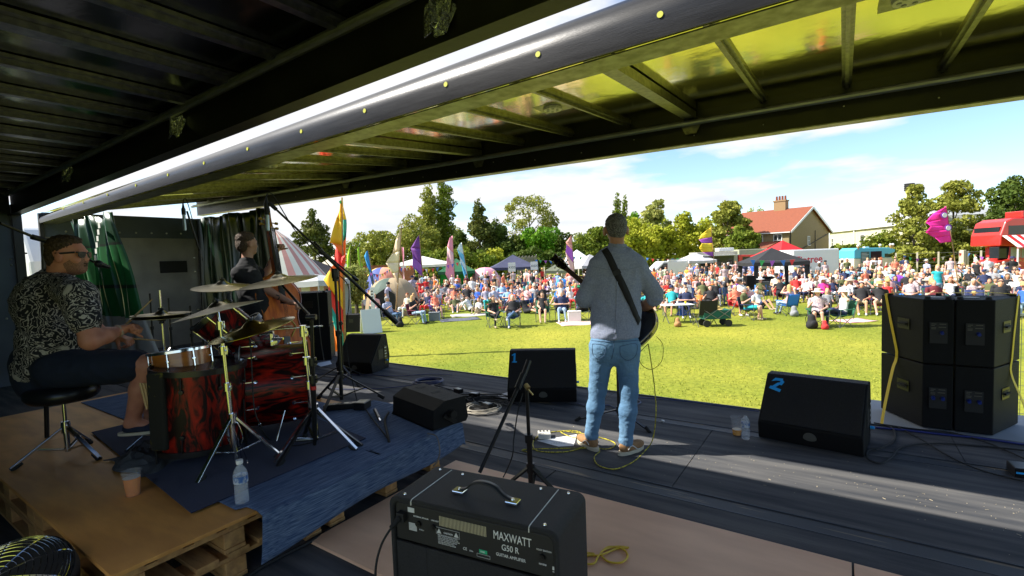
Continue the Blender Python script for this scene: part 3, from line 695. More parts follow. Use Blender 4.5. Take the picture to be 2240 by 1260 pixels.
# ---------------------------------------- guitar
m_gblk = mat('black_lacquer', (.006, .006, .007), .16, coat=.7)
m_cream = mat('cream_binding', (.62, .5, .28), .4); m_chrome = mat('chrome', (.75, .76, .78), .14, 1.)
m_fret = mat('rosewood', (.05, .025, .015), .5)
gt = wthing('electric_guitar', 'black hollow-body guitar with cream binding held by the man in the grey shirt', 'guitar', q(1400, 700, .15))
lb = q(1379, 706, .20); gu = (CRH*-.56+UP*.56+CFH*.61).normalized(); gn = (CFH-gu*CFH.dot(gu)).normalized(); gr = gu.cross(gn)   # gn: front of the guitar, away from the player
gpoly = []
for i in range(48):
    a = 2*PI*i/48; rr = .205+.0*math.cos(a); x, y = rr*math.sin(a), -rr*math.cos(a)*.93
    if y > .0: # towards the neck: waist and upper bout
        t = i/48
    gpoly.append((x, y))
def gout(n=56):
    pts = []
    prof = [(-.19, 0), (-.188, .05), (-.175, .105), (-.14, .155), (-.08, .193), (-.01, .205), (.06, .188), (.12, .158), (.17, .138), (.22, .136), (.28, .146), (.33, .143), (.37, .115), (.39, .07), (.40, .0)]
    right = spline([(w, t, 0) for t, w in prof], 3)
    return [(p.x, p.y) for p in right]+[(-p.x, p.y) for p in right[::-1][1:-1]]
go = gout(); GM = MX(lb, gr, gu, gn)
b = B(); b.prism(go, -.035, .040, GM); gb = b.build('guitar_body', m_gblk, gt, bev=.008)
b = B()
pp = [GM @ V(x, y, 0) for x, y in go]+[GM @ V(*go[0], 0)]
for z in (-.037, .042): b.tube([GM @ V(x*1.004, y*1.004, z) for x, y in go+[go[0]]], .0035, 5)
b.build('binding', m_cream, gb, smooth=True)
b = B(); b.box((-.022, .36, .035), (.022, .83, .058), GM); nk_ = b.build('guitar_neck', m_fret, gt, bev=.006)
b = B()
hp_ = [(-.025, .82), (.025, .82), (.045, .90), (.034, .97), (.042, 1.02), (.0, 1.01), (-.042, 1.02), (-.034, .97), (-.045, .90)]
b.prism(hp_, .03, .048, GM); hs_ = b.build('headstock', m_gblk, gt, bev=.003)
b = B()
for sx in (-1, 1):
    for y in (.87, .915, .96): b.cyl(GM @ V(sx*.042, y, .04), GM @ V(sx*.062, y, .04), .004); b.cyl(GM @ V(sx*.060, y, .04), GM @ V(sx*.070, y, .04), .009, n=10); b.cyl(GM @ V(sx*.028, y, .02), GM @ V(sx*.028, y, .03), .008, n=8)
b.build('tuning_peg', m_chrome, hs_, smooth=True, auto=40)
b = B(); b.cyl(GM @ V(.0, -.185, 0), GM @ V(.0, -.20, 0), .008); b.build('strap_button', m_chrome, gb)
b = B()
for x in (-.0125, -.0075, -.0025, .0025, .0075, .0125): b.cyl(GM @ V(x, -.05, .062), GM @ V(x*.8, .84, .062), .0006, n=4)
b.build('string', m_chrome, gt)
so_ = strip_on(shirt, [(1322, 546), (1332, 562), (1345, 590), (1360, 620), (1376, 655), (1390, 688), (1398, 705)], .052, m_web, 'guitar_strap', gt, off=.004, th=.003, seg=6)
h, nn = onto(shirt, 1349, 596, .009)
b = B(); b.cbox((0, 0, 0), (.06, .035, .004), MX(h, (CRH*.9+UP*.45).normalized(), (UP*.9-CRH*.45).normalized(), nn)); b.build('strap_slider', m_black, gt)
# yellow cable from the guitar
m_ycab = mat('yellow_braided_cable', (.62, .52, .03), .6, c2=(.22, .2, .02), scale=60, ramp=(.45, .55))
P = [q(1418, 752, .16), q(1424, 790, .12), q(1432, 850, .05), q(1435, 905, -.02), Gz(1428, 960, .10), Gz(1412, 985, .01), Gz(1385, 1010, .008), Gz(1345, 1026, .008), Gz(1310, 1018, .008), Gz(1300, 1000, .008), Gz(1312, 985, .008), Gz(1290, 975, .008), Gz(1240, 988, .008), Gz(1180, 987, .008), Gz(1166, 975, .008), Gz(1172, 958, .008), Gz(1195, 947, .008), Gz(1250, 942, .008), Gz(1272, 948, .008), Gz(1262, 958, .008), Gz(1235, 950, .012), Gz(1230, 943, .012), Gz(1282, 950, .012), Gz(1330, 962, .01), Gz(1346, 972, .008), Gz(1330, 982, .01), Gz(1290, 980, .012), Gz(1150, 983, .008), Gz(1160, 990, .008)]
b = B(); b.tube(spline(P, 8), .0042, 6); o = b.build('guitar_cable', m_ycab, None, smooth=True); tag(o, 'yellow braided cable running from the guitar down round the player\'s feet', 'cable')
b = B(); b.tube(spline([q(1418, 752, .16), q(1398, 775, .14), q(1404, 798, .14), q(1425, 808, .14), q(1447, 790, .14), q(1450, 755, .14), q(1436, 736, .14)], 8), .003, 6)
tag(b.build('cable_loop', m_ycab, None, smooth=True), 'thin loop of yellow cable hanging below the black guitar', 'cable')

# ---------------------------------------- the drummer
dm = wthing('person', 'man in dark sunglasses and black and cream leaf-print shirt seated at the drums, holding sticks', 'person', (-4.33, .99, ZR))
DD = 3.28
q = lambda x, y, d=0: Q(x, y, DD+d)
dF = (CRH*.97+CFH*.25).normalized(); dR = Vector((dF.y, -dF.x, 0))
hd = q(150, 562, 0); hf = (CRH*.95+CFH*.20+UP*.02).normalized()
nk = q(118, 607, .02)
shR, shL = q(170, 645, -.17), q(130, 640, .24)
elR, wrR_ = q(198, 745, -.20), q(262, 723, -.02)
elL, wrL_ = q(225, 735, .30), q(255, 738, .17)
pel = q(105, 800, .03); belly = q(120, 755, .03); chest = q(112, 680, .03)
hpR, hpL = q(125, 808, -.09), q(125, 800, .12)
knR, knL = q(322, 800, -.02), q(330, 795, .34)
anR, anL = q(288, 925, .0), q(330, 918, .40)
L = head_prims(hd, hf, UP, 1.12, None, 0, lips=1, stub=2, hs=1.0)
L += [(('c', nk-UP*.03, hd-UP*.06-hf*.03, .072, .064), 0, .03), (('e', hd-UP*.035-hf*.06, (.065, .06, .07), None), 0, .03)]
L += [(('c', shR, elR, .06, .056), 0), (('c', elR, (elR+wrR_)/2, .058, .052), 0), (('c', (elR+wrR_)/2, wrR_, .05, .031), 0), (('c', shL, elL, .056, .05), 0), (('c', elL, wrL_, .052, .03), 0)]
L += hand_prims(wrR_, CRH*.8+UP*.25+CFH*.3, -CFH*.2-UP*.9, 1, 0, 1.05, 1.05) + hand_prims(wrL_, CRH*.8-UP*.2, -UP, -1, 0, 1.05, 1.05)
L += [(('c', chest, pel, .14, .14), 0), (('c', hpR, knR, .085, .072), 0), (('c', hpL, knL, .085, .072), 0)]
for kn, an in ((knR, anR), (knL, anL)): L += [(('c', kn, (kn*.6+an*.4), .066, .062), 0, .03), (('c', kn*.6+an*.4, an, .062, .04), 0, .03), (('c', an, an+dF*.08-UP*.03, .04, .034), 0, .03)]
sdf_mesh('body', L, .0075, [m_skinr, m_brownh, m_stub], .02, dm)
m_floral = mat('leaf_print_cotton', (.008, .008, .011), .85); t = m_floral.node_tree; Lk = t.links.new; bs = t.nodes['Principled BSDF']
def NN(ty, **k):
    n = t.nodes.new(ty)
    for a, v in k.items(): setattr(n, a, v)
    return n
tcn = NN('ShaderNodeTexCoord'); mpn = NN('ShaderNodeMapping'); Lk(tcn.outputs['Object'], mpn.inputs[0])
nd = NN('ShaderNodeTexNoise'); nd.inputs['Scale'].default_value = 9; Lk(mpn.outputs[0], nd.inputs['Vector'])
vadd = NN('ShaderNodeVectorMath', operation='MULTIPLY_ADD'); Lk(nd.outputs['Color'], vadd.inputs[0]); vadd.inputs[1].default_value = (.16, .16, .16); Lk(mpn.outputs[0], vadd.inputs[2])
vo = NN('ShaderNodeTexVoronoi'); vo.inputs['Scale'].default_value = 14; Lk(vadd.outputs[0], vo.inputs['Vector'])
# leaves: fine rays round each cell centre
sb = NN('ShaderNodeVectorMath', operation='SUBTRACT'); Lk(vadd.outputs[0], sb.inputs[0]); Lk(vo.outputs['Position'], sb.inputs[1])
wv = NN('ShaderNodeTexWave'); wv.inputs['Scale'].default_value = 17; wv.inputs['Distortion'].default_value = 14; wv.inputs['Detail'].default_value = 2; wv.inputs['Detail Scale'].default_value = 1.4; Lk(vadd.outputs[0], wv.inputs['Vector'])
r1 = NN('ShaderNodeValToRGB'); r1.color_ramp.elements[0].position = .62; r1.color_ramp.elements[1].position = .95; Lk(wv.outputs['Fac'], r1.inputs[0])
r2 = NN('ShaderNodeValToRGB'); r2.color_ramp.elements[0].position = .22; r2.color_ramp.elements[1].position = .27; r2.color_ramp.elements[0].color = (1, 1, 1, 1); r2.color_ramp.elements[1].color = (0, 0, 0, 1); Lk(vo.outputs['Distance'], r2.inputs[0])
v3 = NN('ShaderNodeTexVoronoi'); v3.inputs['Scale'].default_value = 4.5; Lk(vadd.outputs[0], v3.inputs['Vector'])
r3 = NN('ShaderNodeValToRGB'); r3.color_ramp.elements[0].position = .13; r3.color_ramp.elements[1].position = .17; r3.color_ramp.elements[0].color = (1, 1, 1, 1); r3.color_ramp.elements[1].color = (0, 0, 0, 1); Lk(v3.outputs['Distance'], r3.inputs[0])
mA = NN('ShaderNodeMath', operation='MAXIMUM'); Lk(r1.outputs[0], mA.inputs[0]); Lk(r3.outputs[0], mA.inputs[1])
mB = NN('ShaderNodeMixRGB'); Lk(mA.outputs[0], mB.inputs[0]); mB.inputs[1].default_value = (.008, .008, .012, 1); mB.inputs[2].default_value = (.48, .44, .38, 1); Lk(mB.outputs[0], bs.inputs['Base Color'])
yd = Vector((dF.x, dF.y, 0))
S = [(('f', chest+UP*.05, belly, .218, .212, dF, .70), 0, .05), (('f', belly, pel+UP*.0, .215, .21, dF, .82), 0, .06), (('e', belly+dF*.06, (.155, .155, .14), None), 0, .06),
     (('c', shR-UP*.01, nk-UP*.03, .095, .085), 0, .04), (('c', shL-UP*.01, nk-UP*.03, .095, .085), 0, .04),
     (('c', shR, shR*.42+elR*.58, .095, .088), 0, .03), (('c', shL, shL*.42+elL*.58, .09, .085), 0, .03), (('e', chest-dF*.06+UP*.05, (.15, .15, .16), None), 0, .06)]
dn = wr_noise(5, .011, (1, 1, 1.8), 9); dn2 = wr_noise(14, .004, (1, 1, 1), 2)
dsh = sdf_mesh('shirt', S, .009, m_floral, .04, dm, disp=lambda p: dn(p)+dn2(p))
b = B(); b.torus(nk-UP*.005+dF*.02, .088, .016, UP*.8+dF*.5, 24, 8); b.build('collar', m_floral, dsh, smooth=True)
m_shorts = mat('navy_shorts', (.010, .016, .034), .9, bump=.3, bscale=14)
S = [(('f', pel+UP*.02, pel-UP*.06, .20, .20, dF, .9), 0), (('c', hpR, hpR*.18+knR*.82, .125, .105), 0, .04), (('c', hpL, hpL*.18+knL*.82, .12, .105), 0, .04)]
sdf_mesh('shorts', S, .010, m_shorts, .04, dm, disp=wr_noise(8, .008, (1, 1, 1), 4))
m_navysh = mat('navy_canvas', (.012, .018, .045), .8)
for an in (anR, anL):
    f = dF; r = dR; h = Vector((an.x, an.y, an.z-.035)); Rm = [list(r), list(f), [0, 0, 1]]
    sh = sdf_mesh('shoe', [(('e', h+f*.01, (.042, .065, .046), Rm), 0, .03), (('e', h+f*.11-UP*.010, (.048, .10, .034), Rm), 0, .03)], .007, m_navysh, .03, dm, cuts=[((0, 0, h.z-.022), (0, 0, -1))])
    b = B(); b.prism([(.047*math.cos(a), .145*math.sin(a)+.06) for a in [2*PI*i/24 for i in range(24)]], -.042, -.022, MX(h, r, f, UP)); b.build('sole', m_sole, sh, bev=.003)
hairdo(hd, hf, 1.12, m_brownh, dm, .007, 70)
# sunglasses
r = hf.cross(UP).normalized(); u = UP; P = lambda x, y, z: hd+r*x*1.12+hf*y*1.12+u*z*1.12
m_lens = mat('dark_lens', (.01, .012, .015), .12, spec=.3)
sg = B()
for s in (-1, 1):
    sg.bar(P(s*.074, .075, .022), P(s*.080, -.02, .018), .006, .012); sg.bar(P(s*.010, .096, .02), P(s*.068, .080, .022), .006, .010)
sg.bar(P(-.012, .097, .015), P(.012, .097, .015), .005); sgo = sg.build('sunglasses', m_black, dm, bev=.001)
for s in (-1, 1):
    b = B(); b.prism([(-.03, .014), (.026, .016), (.028, -.008), (.012, -.024), (-.016, -.024), (-.03, -.006)], 0, .003, MX(P(s*.038, .089, .010), (r-hf*s*.22).normalized(), u, (r*s*.22+hf).normalized())); b.build('lens', m_lens, sgo)
b = B(); b.torus(wrR_-(wrR_-elR).normalized()*.01, .034, .009, wrR_-elR, 16, 6); b.build('wristband', mat('pale_wristband', (.45, .33, .25), .8), dm, smooth=True)
m_stick = mat('hickory', (.55, .36, .16), .5)
for nm, a_, b_, lab in (('a', q(270, 715, .08), q(333, 655, .12), 'wooden drumstick raised in the drummer\'s near hand'), ('b', q(262, 739, .17), q(352, 745, .25), 'wooden drumstick lying level over the snare in the far hand')):
    d = (b_-a_); st = a_-d.normalized()*.07; bb = B(); bb.tube([st, st+d*.5, b_-d.normalized()*.03, b_-d.normalized()*.012, b_], [.0075, .0075, .005, .0035, .0045], 8)
    tag(bb.build('drumstick', m_stick, None, smooth=True), lab, 'drumstick', 'drumsticks in use')

# ---------------------------------------- the bass player
bp = wthing('person', 'tattooed man in a black t-shirt playing the double bass, his back to the drums', 'person', (-5.35, 3.0, 0))
q = lambda x, y, d=0: Q(x, y, 5.5+d)
bF = (CRH*.75+CFH*.65).normalized()
hd = q(541, 535, 0); nk = q(540, 572, 0); shL, shR = q(556, 596, .18), q(524, 600, -.14)
elL, wrL_ = q(580, 605, .22), q(603, 552, .22)
elR, wrR_ = q(587, 636, -.02), q(632, 660, -.02)
chest = q(545, 625, 0); belly = q(560, 670, 0); pel = q(560, 705, 0)
hpR, hpL = q(553, 712, -.08), q(568, 712, .1); knR, knL = q(556, 785, -.1), q(575, 785, .15); anR, anL = q(556, 852, -.1), q(580, 848, .18)
m_bskin = mat('fair_skin', (.48, .27, .19), .55, c2=(.42, .22, .15), scale=10)
L = head_prims(hd, CRH*.55+CFH*.8, UP, 1.08, None, 0)
L += [(('c', nk-UP*.03, hd-UP*.05, .06, .055), 0), (('c', shL, elL, .05, .045), 0), (('c', elL, wrL_, .045, .03), 0), (('c', shR, elR, .052, .048), 0), (('c', elR, wrR_, .048, .03), 0)]
L += hand_prims(wrL_, UP*.75+CRH*.4, CRH*.8, 1, 0, 1.0, 1.1) + hand_prims(wrR_, CRH*.9-UP*.3, -CRH*.2-UP, 1, 0, .7, 1.1)
L += [(('c', chest, pel, .12, .12), 0)]
for hp, kn, an in ((hpR, knR, anR), (hpL, knL, anL)): L += [(('c', hp, kn, .08, .06), 0), (('c', kn, an, .06, .04), 0), (('c', an, an+bF*.14-UP*.04, .045, .04), 0)]
bbod = sdf_mesh('body', L, .009, [m_bskin, m_brownh], .02, bp)
hairdo(hd, (CRH*.55+CFH*.8).normalized(), 1.1, m_brownh, bp, .006, 60)
m_tee = mat('black_cotton', (.010, .011, .014), .9, bump=.3, bscale=10)
S = [(('f', chest+UP*.03, belly, .215, .20, bF, .64), 0, .05), (('f', belly, q(563, 712), .20, .21, bF, .72), 0, .05), (('c', shR, nk-UP*.02, .08, .07), 0, .04), (('c', shL, nk-UP*.02, .08, .07), 0, .04),
     (('c', shR, shR*.35+elR*.65, .08, .075), 0, .03), (('c', shL, shL*.45+elL*.55, .075, .07), 0, .03)]
tee = sdf_mesh('t_shirt', S, .010, m_tee, .03, bp, disp=wr_noise(6, .009, (1, 1, 1.6), 7))
m_pr = mat('faded_white_print', (.32, .32, .32), .9, c2=(.05, .05, .055), scale=9, ramp=(.42, .55))
def patch_on(o, pts, m, name, parent, off=.003):
    P = [onto(o, x, y, off)[0] for x, y in pts]
    if any(p is None for p in P): return
    b = B(); b._add(P, [tuple(range(len(P)))]); return b.build(name, m, parent, solid=.001)
for k, row in enumerate([[(499, 584), (530, 590), (527, 604), (498, 606)], [(498, 607), (526, 606), (518, 640), (500, 650)], [(504, 652), (528, 644), (540, 650), (510, 662)]]):
    patch_on(tee, row, m_pr, 'back_print', tee, .006)
m_tat = mat('tattoo_ink', (.035, .045, .05), .6)
for path in ([(572, 578), (580, 570), (586, 578), (580, 584), (576, 578)], [(590, 566), (596, 560), (598, 568)], [(598, 650), (606, 656), (612, 650)], [(608, 660), (614, 657), (618, 662)], [(604, 645), (612, 648)]):
    strip_on(bbod, path, .012, m_tat, 'tattoo', bbod, off=.002, th=.001, seg=5)
S = [(('f', pel+UP*.02, pel-UP*.05, .19, .19, bF, .7), 0), (('c', hpR, hpR*.1+knR*.9, .10, .09), 0, .04), (('c', hpL, hpL*.1+knL*.9, .10, .09), 0, .04)]
sdf_mesh('shorts', S, .012, mat('khaki_cotton', (.22, .22, .14), .9), .03, bp)
# ---------------------------------------- double bass
m_bass = mat('amber_varnish', (.75, .20, .02), .5, c2=(.5, .10, .015), scale=3, stretch=(8, 8, .6), spec=.3)
m_bassd = mat('dark_varnish_rib', (.3, .08, .02), .25, coat=.5); m_ebony = mat('ebony', (.012, .010, .010), .35)
db = wthing('double_bass', 'amber-brown double bass leaning against the man in the black t-shirt', 'double bass', Q(636, 850, 5.5))
b0 = Q(622, 812, 5.45); b1 = Q(583, 468, 5.75); bu = (b1-b0).normalized(); BL = (b1-b0).length
bn = (CRH*.80-CFH*.55-UP*.05); bn = Vector(bn); bn = (bn-bu*bn.dot(bu)).normalized(); br = bu.cross(bn)
BM = MX(b0, br, bu, bn); s = BL/1.8
prof = [(.0, .0), (.005, .12), (.03, .22), (.09, .29), (.18, .325), (.28, .325), (.38, .285), (.46, .225), (.52, .20), (.60, .195), (.67, .215), (.75, .25), (.84, .255), (.92, .225), (1.0, .15), (1.06, .07), (1.08, .035)]
rgt = spline([(w, y, 0) for y, w in prof], 3); bo = [(p.x*s, p.y*s) for p in rgt]+[(-p.x*s, p.y*s) for p in rgt[::-1][:-1]]
b = B(); b.prism(bo, -.10*s, .06*s, BM); bb_ = b.build('sound_box', m_bass, db, bev=.02)
b = B()
for z in (-.102, .062): b.tube([BM @ V(x*1.01, y*1.005, z*s) for x, y in bo+[bo[0]]], .007, 5)
b.build('purfling', m_bassd, bb_, smooth=True)
b = B(); b.bar(BM @ V(0, 1.0*s, .05*s), BM @ V(0, 1.62*s, .02*s), .05*s, .06*s, up=bn); b.build('neck', m_bassd, db, bev=.01)
b = B(); b.bar(BM @ V(0, .72*s, .135*s), BM @ V(0, 1.60*s, .07*s), .065*s, .02*s, up=bn); b.build('fingerboard', m_ebony, db)
b = B(); b.bar(BM @ V(0, 1.6*s, .03*s), BM @ V(0, 1.74*s, .0*s), .05*s, .07*s, up=bn)
sp_ = [BM @ V(0, (1.76+.05*math.cos(a)*(1-a/9))*s, (.0+.05*math.sin(a)*(1-a/9))*s) for a in [i*.5 for i in range(15)]]; b.tube(sp_, .022*s, 8); sc_ = b.build('scroll', m_bassd, db, smooth=True, auto=40)
b = B()
for y, sd in ((1.63, 1), (1.66, -1), (1.69, 1), (1.72, -1)): b.cyl(BM @ V(0, y*s, .02), BM @ V(sd*.09, y*s, .02), .007); b.cyl(BM @ V(sd*.08, y*s, .02), BM @ V(sd*.11, y*s, .02), .016, n=8)
b.build('tuning_peg', mat('brass', (.3, .2, .07), .4, 1.), sc_)
b = B(); b.prism([(-.09*s, 0), (.09*s, 0), (.05*s, .11*s), (-.05*s, .11*s)], -.008, .008, MX(BM @ V(0, .46*s, .06*s), br, bn, bu)); b.build('bridge', mat('maple', (.5, .36, .2), .5), db)
b = B(); b.bar(BM @ V(0, .05*s, .08*s), BM @ V(0, .36*s, .12*s), .07*s, .02*s, up=bn); b.build('tailpiece', m_ebony, db)
for sx in (-1, 1):
    b = B(); b.tube([BM @ V((sx*.125+sx*.028*math.sin(t*PI*2-PI/2))*s, (.36+.22*t)*s, .0635*s) for t in [i/12 for i in range(13)]], [.006]+[.008]*11+[.006], 5); b.build('f_hole', mat('f_hole_gilt_edge', (.45, .33, .03), .4), bb_, smooth=True)
b = B()
for x in (-.018, -.006, .006, .018): b.cyl(BM @ V(x*s, .36*s, .135*s), BM @ V(x*s, .46*s, .175*s), .002, n=4); b.cyl(BM @ V(x*s, .46*s, .175*s), BM @ V(x*.7*s, 1.62*s, .085*s), .0018, n=4)
b.build('string', m_chrome, db)
b = B(); b.cyl(BM @ V(0, 0, 0), BM @ V(0, -.20*s, 0), .008); b.build('end_pin', m_chrome, db)
# =====================================================  EQUIPMENT ON THE STAGE
m_tolex = mat('black_tolex', (.008, .008, .009), .6, bump=.5, bscale=420, c2=(.022, .022, .023), scale=200)
m_cab = mat('textured_black_cabinet', (.006, .006, .0065), .6, bump=.4, bscale=300, spec=.2)
m_grille = mat('perforated_grille', (.006, .007, .010), .5, .3, c2=(.016, .018, .024), scale=260, detail=0, ramp=(.45, .55))
m_white = mat('white_paint', (.75, .75, .72), .5); m_ink = mat('white_ink', (.6, .6, .58), .6)
m_blkm = mat('black_powdercoat', (.01, .01, .011), .35, .2); m_rubb = mat('black_rubber', (.012, .012, .012), .8)
m_blue = mat('blue_tape', (.02, .42, .95), .6); m_blk = m_black
m_ybr = mat('yellow_strap', (.85, .6, .02), .6, bump=.2, bscale=120)
m_copper = mat('bronze_cymbal', (.36, .32, .20), .32, 1., c2=(.26, .22, .13), scale=3, stretch=(1, 1, 30), bump=.04, bscale=60)
# ---- guitar amplifier
az = R(8); A0 = Vector((-1.436, 1.232, .02)); AX = Vector((math.cos(az), math.sin(az), 0)); AY = Vector((-math.sin(az), math.cos(az), 0)); AM = MX(A0, AX, AY, UP)
am = wthing('guitar_amplifier', 'black open-backed guitar amplifier with a strap handle and white piping on its top', 'amplifier', A0)
AW, AD, AH = .688, .295, .62
b = B(); t_ = .02
b.box((0, 0, 0), (t_, AD, AH), AM); b.box((AW-t_, 0, 0), (AW, AD, AH), AM); b.box((t_+.0005, 0, AH-t_), (AW-t_-.0005, AD, AH), AM); b.box((t_+.0005, 0, 0), (AW-t_-.0005, AD, t_), AM)
b2 = B(); rr = .03; n = 6
def rrect(w, h, r, n=6):
    P = []
    for cx_, cy_, a0 in ((w-r, r, -PI/2), (w-r, h-r, 0), (r, h-r, PI/2), (r, r, PI)): P += [(cx_+r*math.cos(a0+PI/2*i/n), cy_+r*math.sin(a0+PI/2*i/n)) for i in range(n+1)]
    return P
oo = rrect(AW, AH, .032); ii = [(x, z) for x, z in [(t_+(AW-2*t_)*x/AW, t_+(AH-2*t_)*z/AH) for x, z in oo]]
b = B(); N_ = len(oo); v = [AM @ V(x, y, z) for y in (0, AD) for x, z in oo]+[AM @ V(x, y, z) for y in (0, AD) for x, z in ii]
f = []
for i in range(N_):
    j = (i+1) % N_; f += [(i, j, N_+j, N_+i), (2*N_+j, 2*N_+i, 3*N_+i, 3*N_+j), (i, 2*N_+i, 2*N_+j, j), (N_+i, N_+j, 3*N_+j, 3*N_+i)]
b._add(v, f); ash = b.build('cabinet', m_tolex, am, smooth=True, bev=.008, auto=40)
b = B(); b.box((.022, .012, .452), (AW-.022, .02, .595), AM); pan = b.build('rear_panel', m_black, am, bev=.002)
b = B(); b.box((.022, .006, .02), (.16, .018, .446), AM); b.box((.16, .006, .25), (AW-.022, .018, .446), AM); b.box((AW-.15, .006, .02), (AW-.022, .018, .249), AM); b.build('back_board', m_tolex, am, bev=.003)
b = B(); b.box((.03, .27, .03), (AW-.03, .285, .6), AM); b.build('baffle', m_black, am)
b = B(); c = AM @ V(.40, .12, .19); b.lathe([(.12, .13), (.06, .05), (.055, .01), (.05, 0)], 28, MX(c, AX, UP, AY)); spk = b.build('loudspeaker', m_blkm, am, smooth=True)
b = B(); b.lathe([(.085, .0), (.082, .04), (.03, .042)], 28, MX(AM @ V(.40, .075, .19), AX, UP, AY)); b.build('magnet', mat('speaker_magnet', (.02, .005, .005), .4), spk, smooth=True, auto=40)
b = B(); b.torus(AM @ V(.40, .074, .19), .084, .005, AY, 32, 8); b.build('magnet_ring', m_chrome, spk, smooth=True)
m_red = mat('red_ink', (.5, .02, .015), .5)
TM = lambda x, y, z: MX(AM @ V(x, y, z), AX, UP, -AY)
text('CUSTOM', .022, m_red, spk, TM(.355, .0735, .20)); text('SPEAKER', .016, m_red, spk, TM(.36, .0735, .18))
# writing on the rear panel
text('MAXWATT', .042, m_white, pan, TM(.443, .0115, .543), sx=.68); text('G50 R', .030, m_white, pan, TM(.474, .0115, .509), sx=.84); text('GUITAR AMPLIFIER', .0155, m_white, pan, TM(.452, .0115, .485), sx=.86)
text('EXTERNAL SPEAKER', .0075, m_white, pan, TM(.105, .0115, .552)); text('LINE OUT', .0075, m_white, pan, TM(.185, .0115, .552)); text('8 Ohm', .007, m_white, pan, TM(.13, .0115, .505))
text('FOOT SWITCH', .0078, m_white, pan, TM(.605, .0115, .540)); text('REVERB', .008, m_white, pan, TM(.612, .0115, .492)); text('CE', .014, m_white, pan, TM(.318, .0115, .474)); text('S/No.', .007, m_white, pan, TM(.345, .0115, .474))
text('CAUTION', .0085, m_white, pan, TM(.238, .0115, .515))
for i in range(6): text(['RISK OF ELECTRIC SHOCK DO NOT', 'OPEN. TO REDUCE THE RISK OF FIRE', 'OR ELECTRIC SHOCK DO NOT EXPOSE', 'THIS UNIT TO RAIN OR MOISTURE', 'NO USER SERVICEABLE PARTS', 'REFER SERVICING TO QUALIFIED'][i], .0052, m_white, pan, TM(.212, .0115, .503-.006*i))
b = B()
for k, x in enumerate((.208, .282)): b.prism([(0, 0), (.020, 0), (.010, .018)], 0, .001, TM(x, .0115, .512))
for (x, z, w, h) in ((.205, .508, .1, .0008), (.205, .533, .1, .0008), (.205, .508, .0008, .026), (.305, .508, .0008, .026), (.08, .566, .03, .018), (.375, .463, .052, .0008), (.375, .474, .052, .0008), (.375, .463, .0008, .012), (.427, .463, .0008, .012), (.66, .478, .012, .002)): b.box((0, 0, 0), (w, h, .001), TM(x, .0115, z))
b.box((0, 0, 0), (.012, .012, .001), TM(.66, .0113, .485))
for i in range(6): b.box((0, 0, 0), (.036, .0035, .001), TM(.082, .0115, .522-.005*i))
b.box((0, 0, 0), (.008, .09, .001), TM(.676, .0112, .468)); b.build('printing', m_ink, pan)
b = B(); b.box((0, 0, 0), (.032, .013, .001), TM(.385, .0115, .478)); b.build('green_sticker', mat('green_sticker', (.02, .42, .2), .5), pan); text('PASS', .008, m_white, pan, TM(.391, .0100, .482))
b = B()
for i in range(34): b.box((0, 0, 0), (.0026, .036, .001), TM(.222+.0058*i, .0112, .542))
b.build('vent_slot', mat('vent_tan_metal', (.55, .48, .3), .5), pan)  # vent slots drawn as thin tan strips
b = B()
for x, z in ((.128, .53), (.195, .53), (.625, .52)): b.cyl(AM @ V(x, .012, z), AM @ V(x, .003, z), .011, n=14); b.cyl(AM @ V(x, .003, z), AM @ V(x, .001, z), .006, n=10)
b.build('jack_socket', m_blkm, pan, smooth=True, auto=40)
b = B(); b.box((.040, -.012, .53), (.075, .012, .565), AM); b.cyl(AM @ V(.057, -.01, .548), AM @ V(.045, -.05, .525), .012, .008, n=12); b.build('mains_plug', m_rubb, am, bev=.003)
b = B(); b.tube(spline([AM @ V(.045, -.045, .525), AM @ V(.02, -.075, .47), AM @ V(.0, -.09, .38), AM @ V(-.01, -.08, .25), AM @ V(.02, -.07, .12), AM @ V(.05, -.08, .012)], 8), .0045, 8); o = b.build('mains_cable', m_rubb, am, smooth=True)
b = B()
for x in (.105, .585):
    b.tube([AM @ V(x, y, AH+.0005) for y in (.02, .1, .2, AD-.02)]+[AM @ V(x, AD-.004, AH-.006)], .0022, 6); b.tube([AM @ V(x, .02, AH+.0005), AM @ V(x, .009, AH-.0002), AM @ V(x, .003, AH-.002), AM @ V(x, .0003, AH-.008), AM @ V(x, -.0005, AH-.019)], .0022, 6)
b.build('white_piping', mat('cream_piping', (.72, .70, .62), .5), ash, smooth=True)
hx0, hx1, hy = .235, .475, .12
b = B(); pth = spline([AM @ V(hx0+.01, hy, AH+.012), AM @ V(hx0+.04, hy, AH+.022), AM @ V(.31, hy, AH+.05), AM @ V(.355, hy, AH+.058), AM @ V(.40, hy, AH+.048), AM @ V(hx1-.04, hy, AH+.022), AM @ V(hx1-.01, hy, AH+.012)], 6)
b.v = []
vs = []
for p in pth: vs += [p-AY*.013, p+AY*.013]
b._add(vs, [(2*i, 2*i+1, 2*i+3, 2*i+2) for i in range(len(pth)-1)]); hd_ = b.build('handle', mat('handle_strap', (.012, .014, .018), .3), am, smooth=True, solid=.006)
for x in (hx0-.015, hx1-.03):
    b = B(); b.box((x, hy-.02, AH+.0005), (x+.048, hy+.02, AH+.013), AM); o = b.build('handle_cap', m_chrome, hd_, bev=.003)
    b = B(); b.box((x+.004, hy-.016, AH+.0131), (x+.044, hy+.016, AH+.0142), AM); b.build('brass_inlay', mat('brass_inlay', (.32, .27, .06), .4, .6), hd_)
    b = B(); b.lathe([(.0075, .0143), (.0065, .0175), (.001, .0178)], 14, T(*(AM @ V(x+.024, hy, AH)))); b.build('screw', m_chrome, hd_, smooth=True)
b = B()
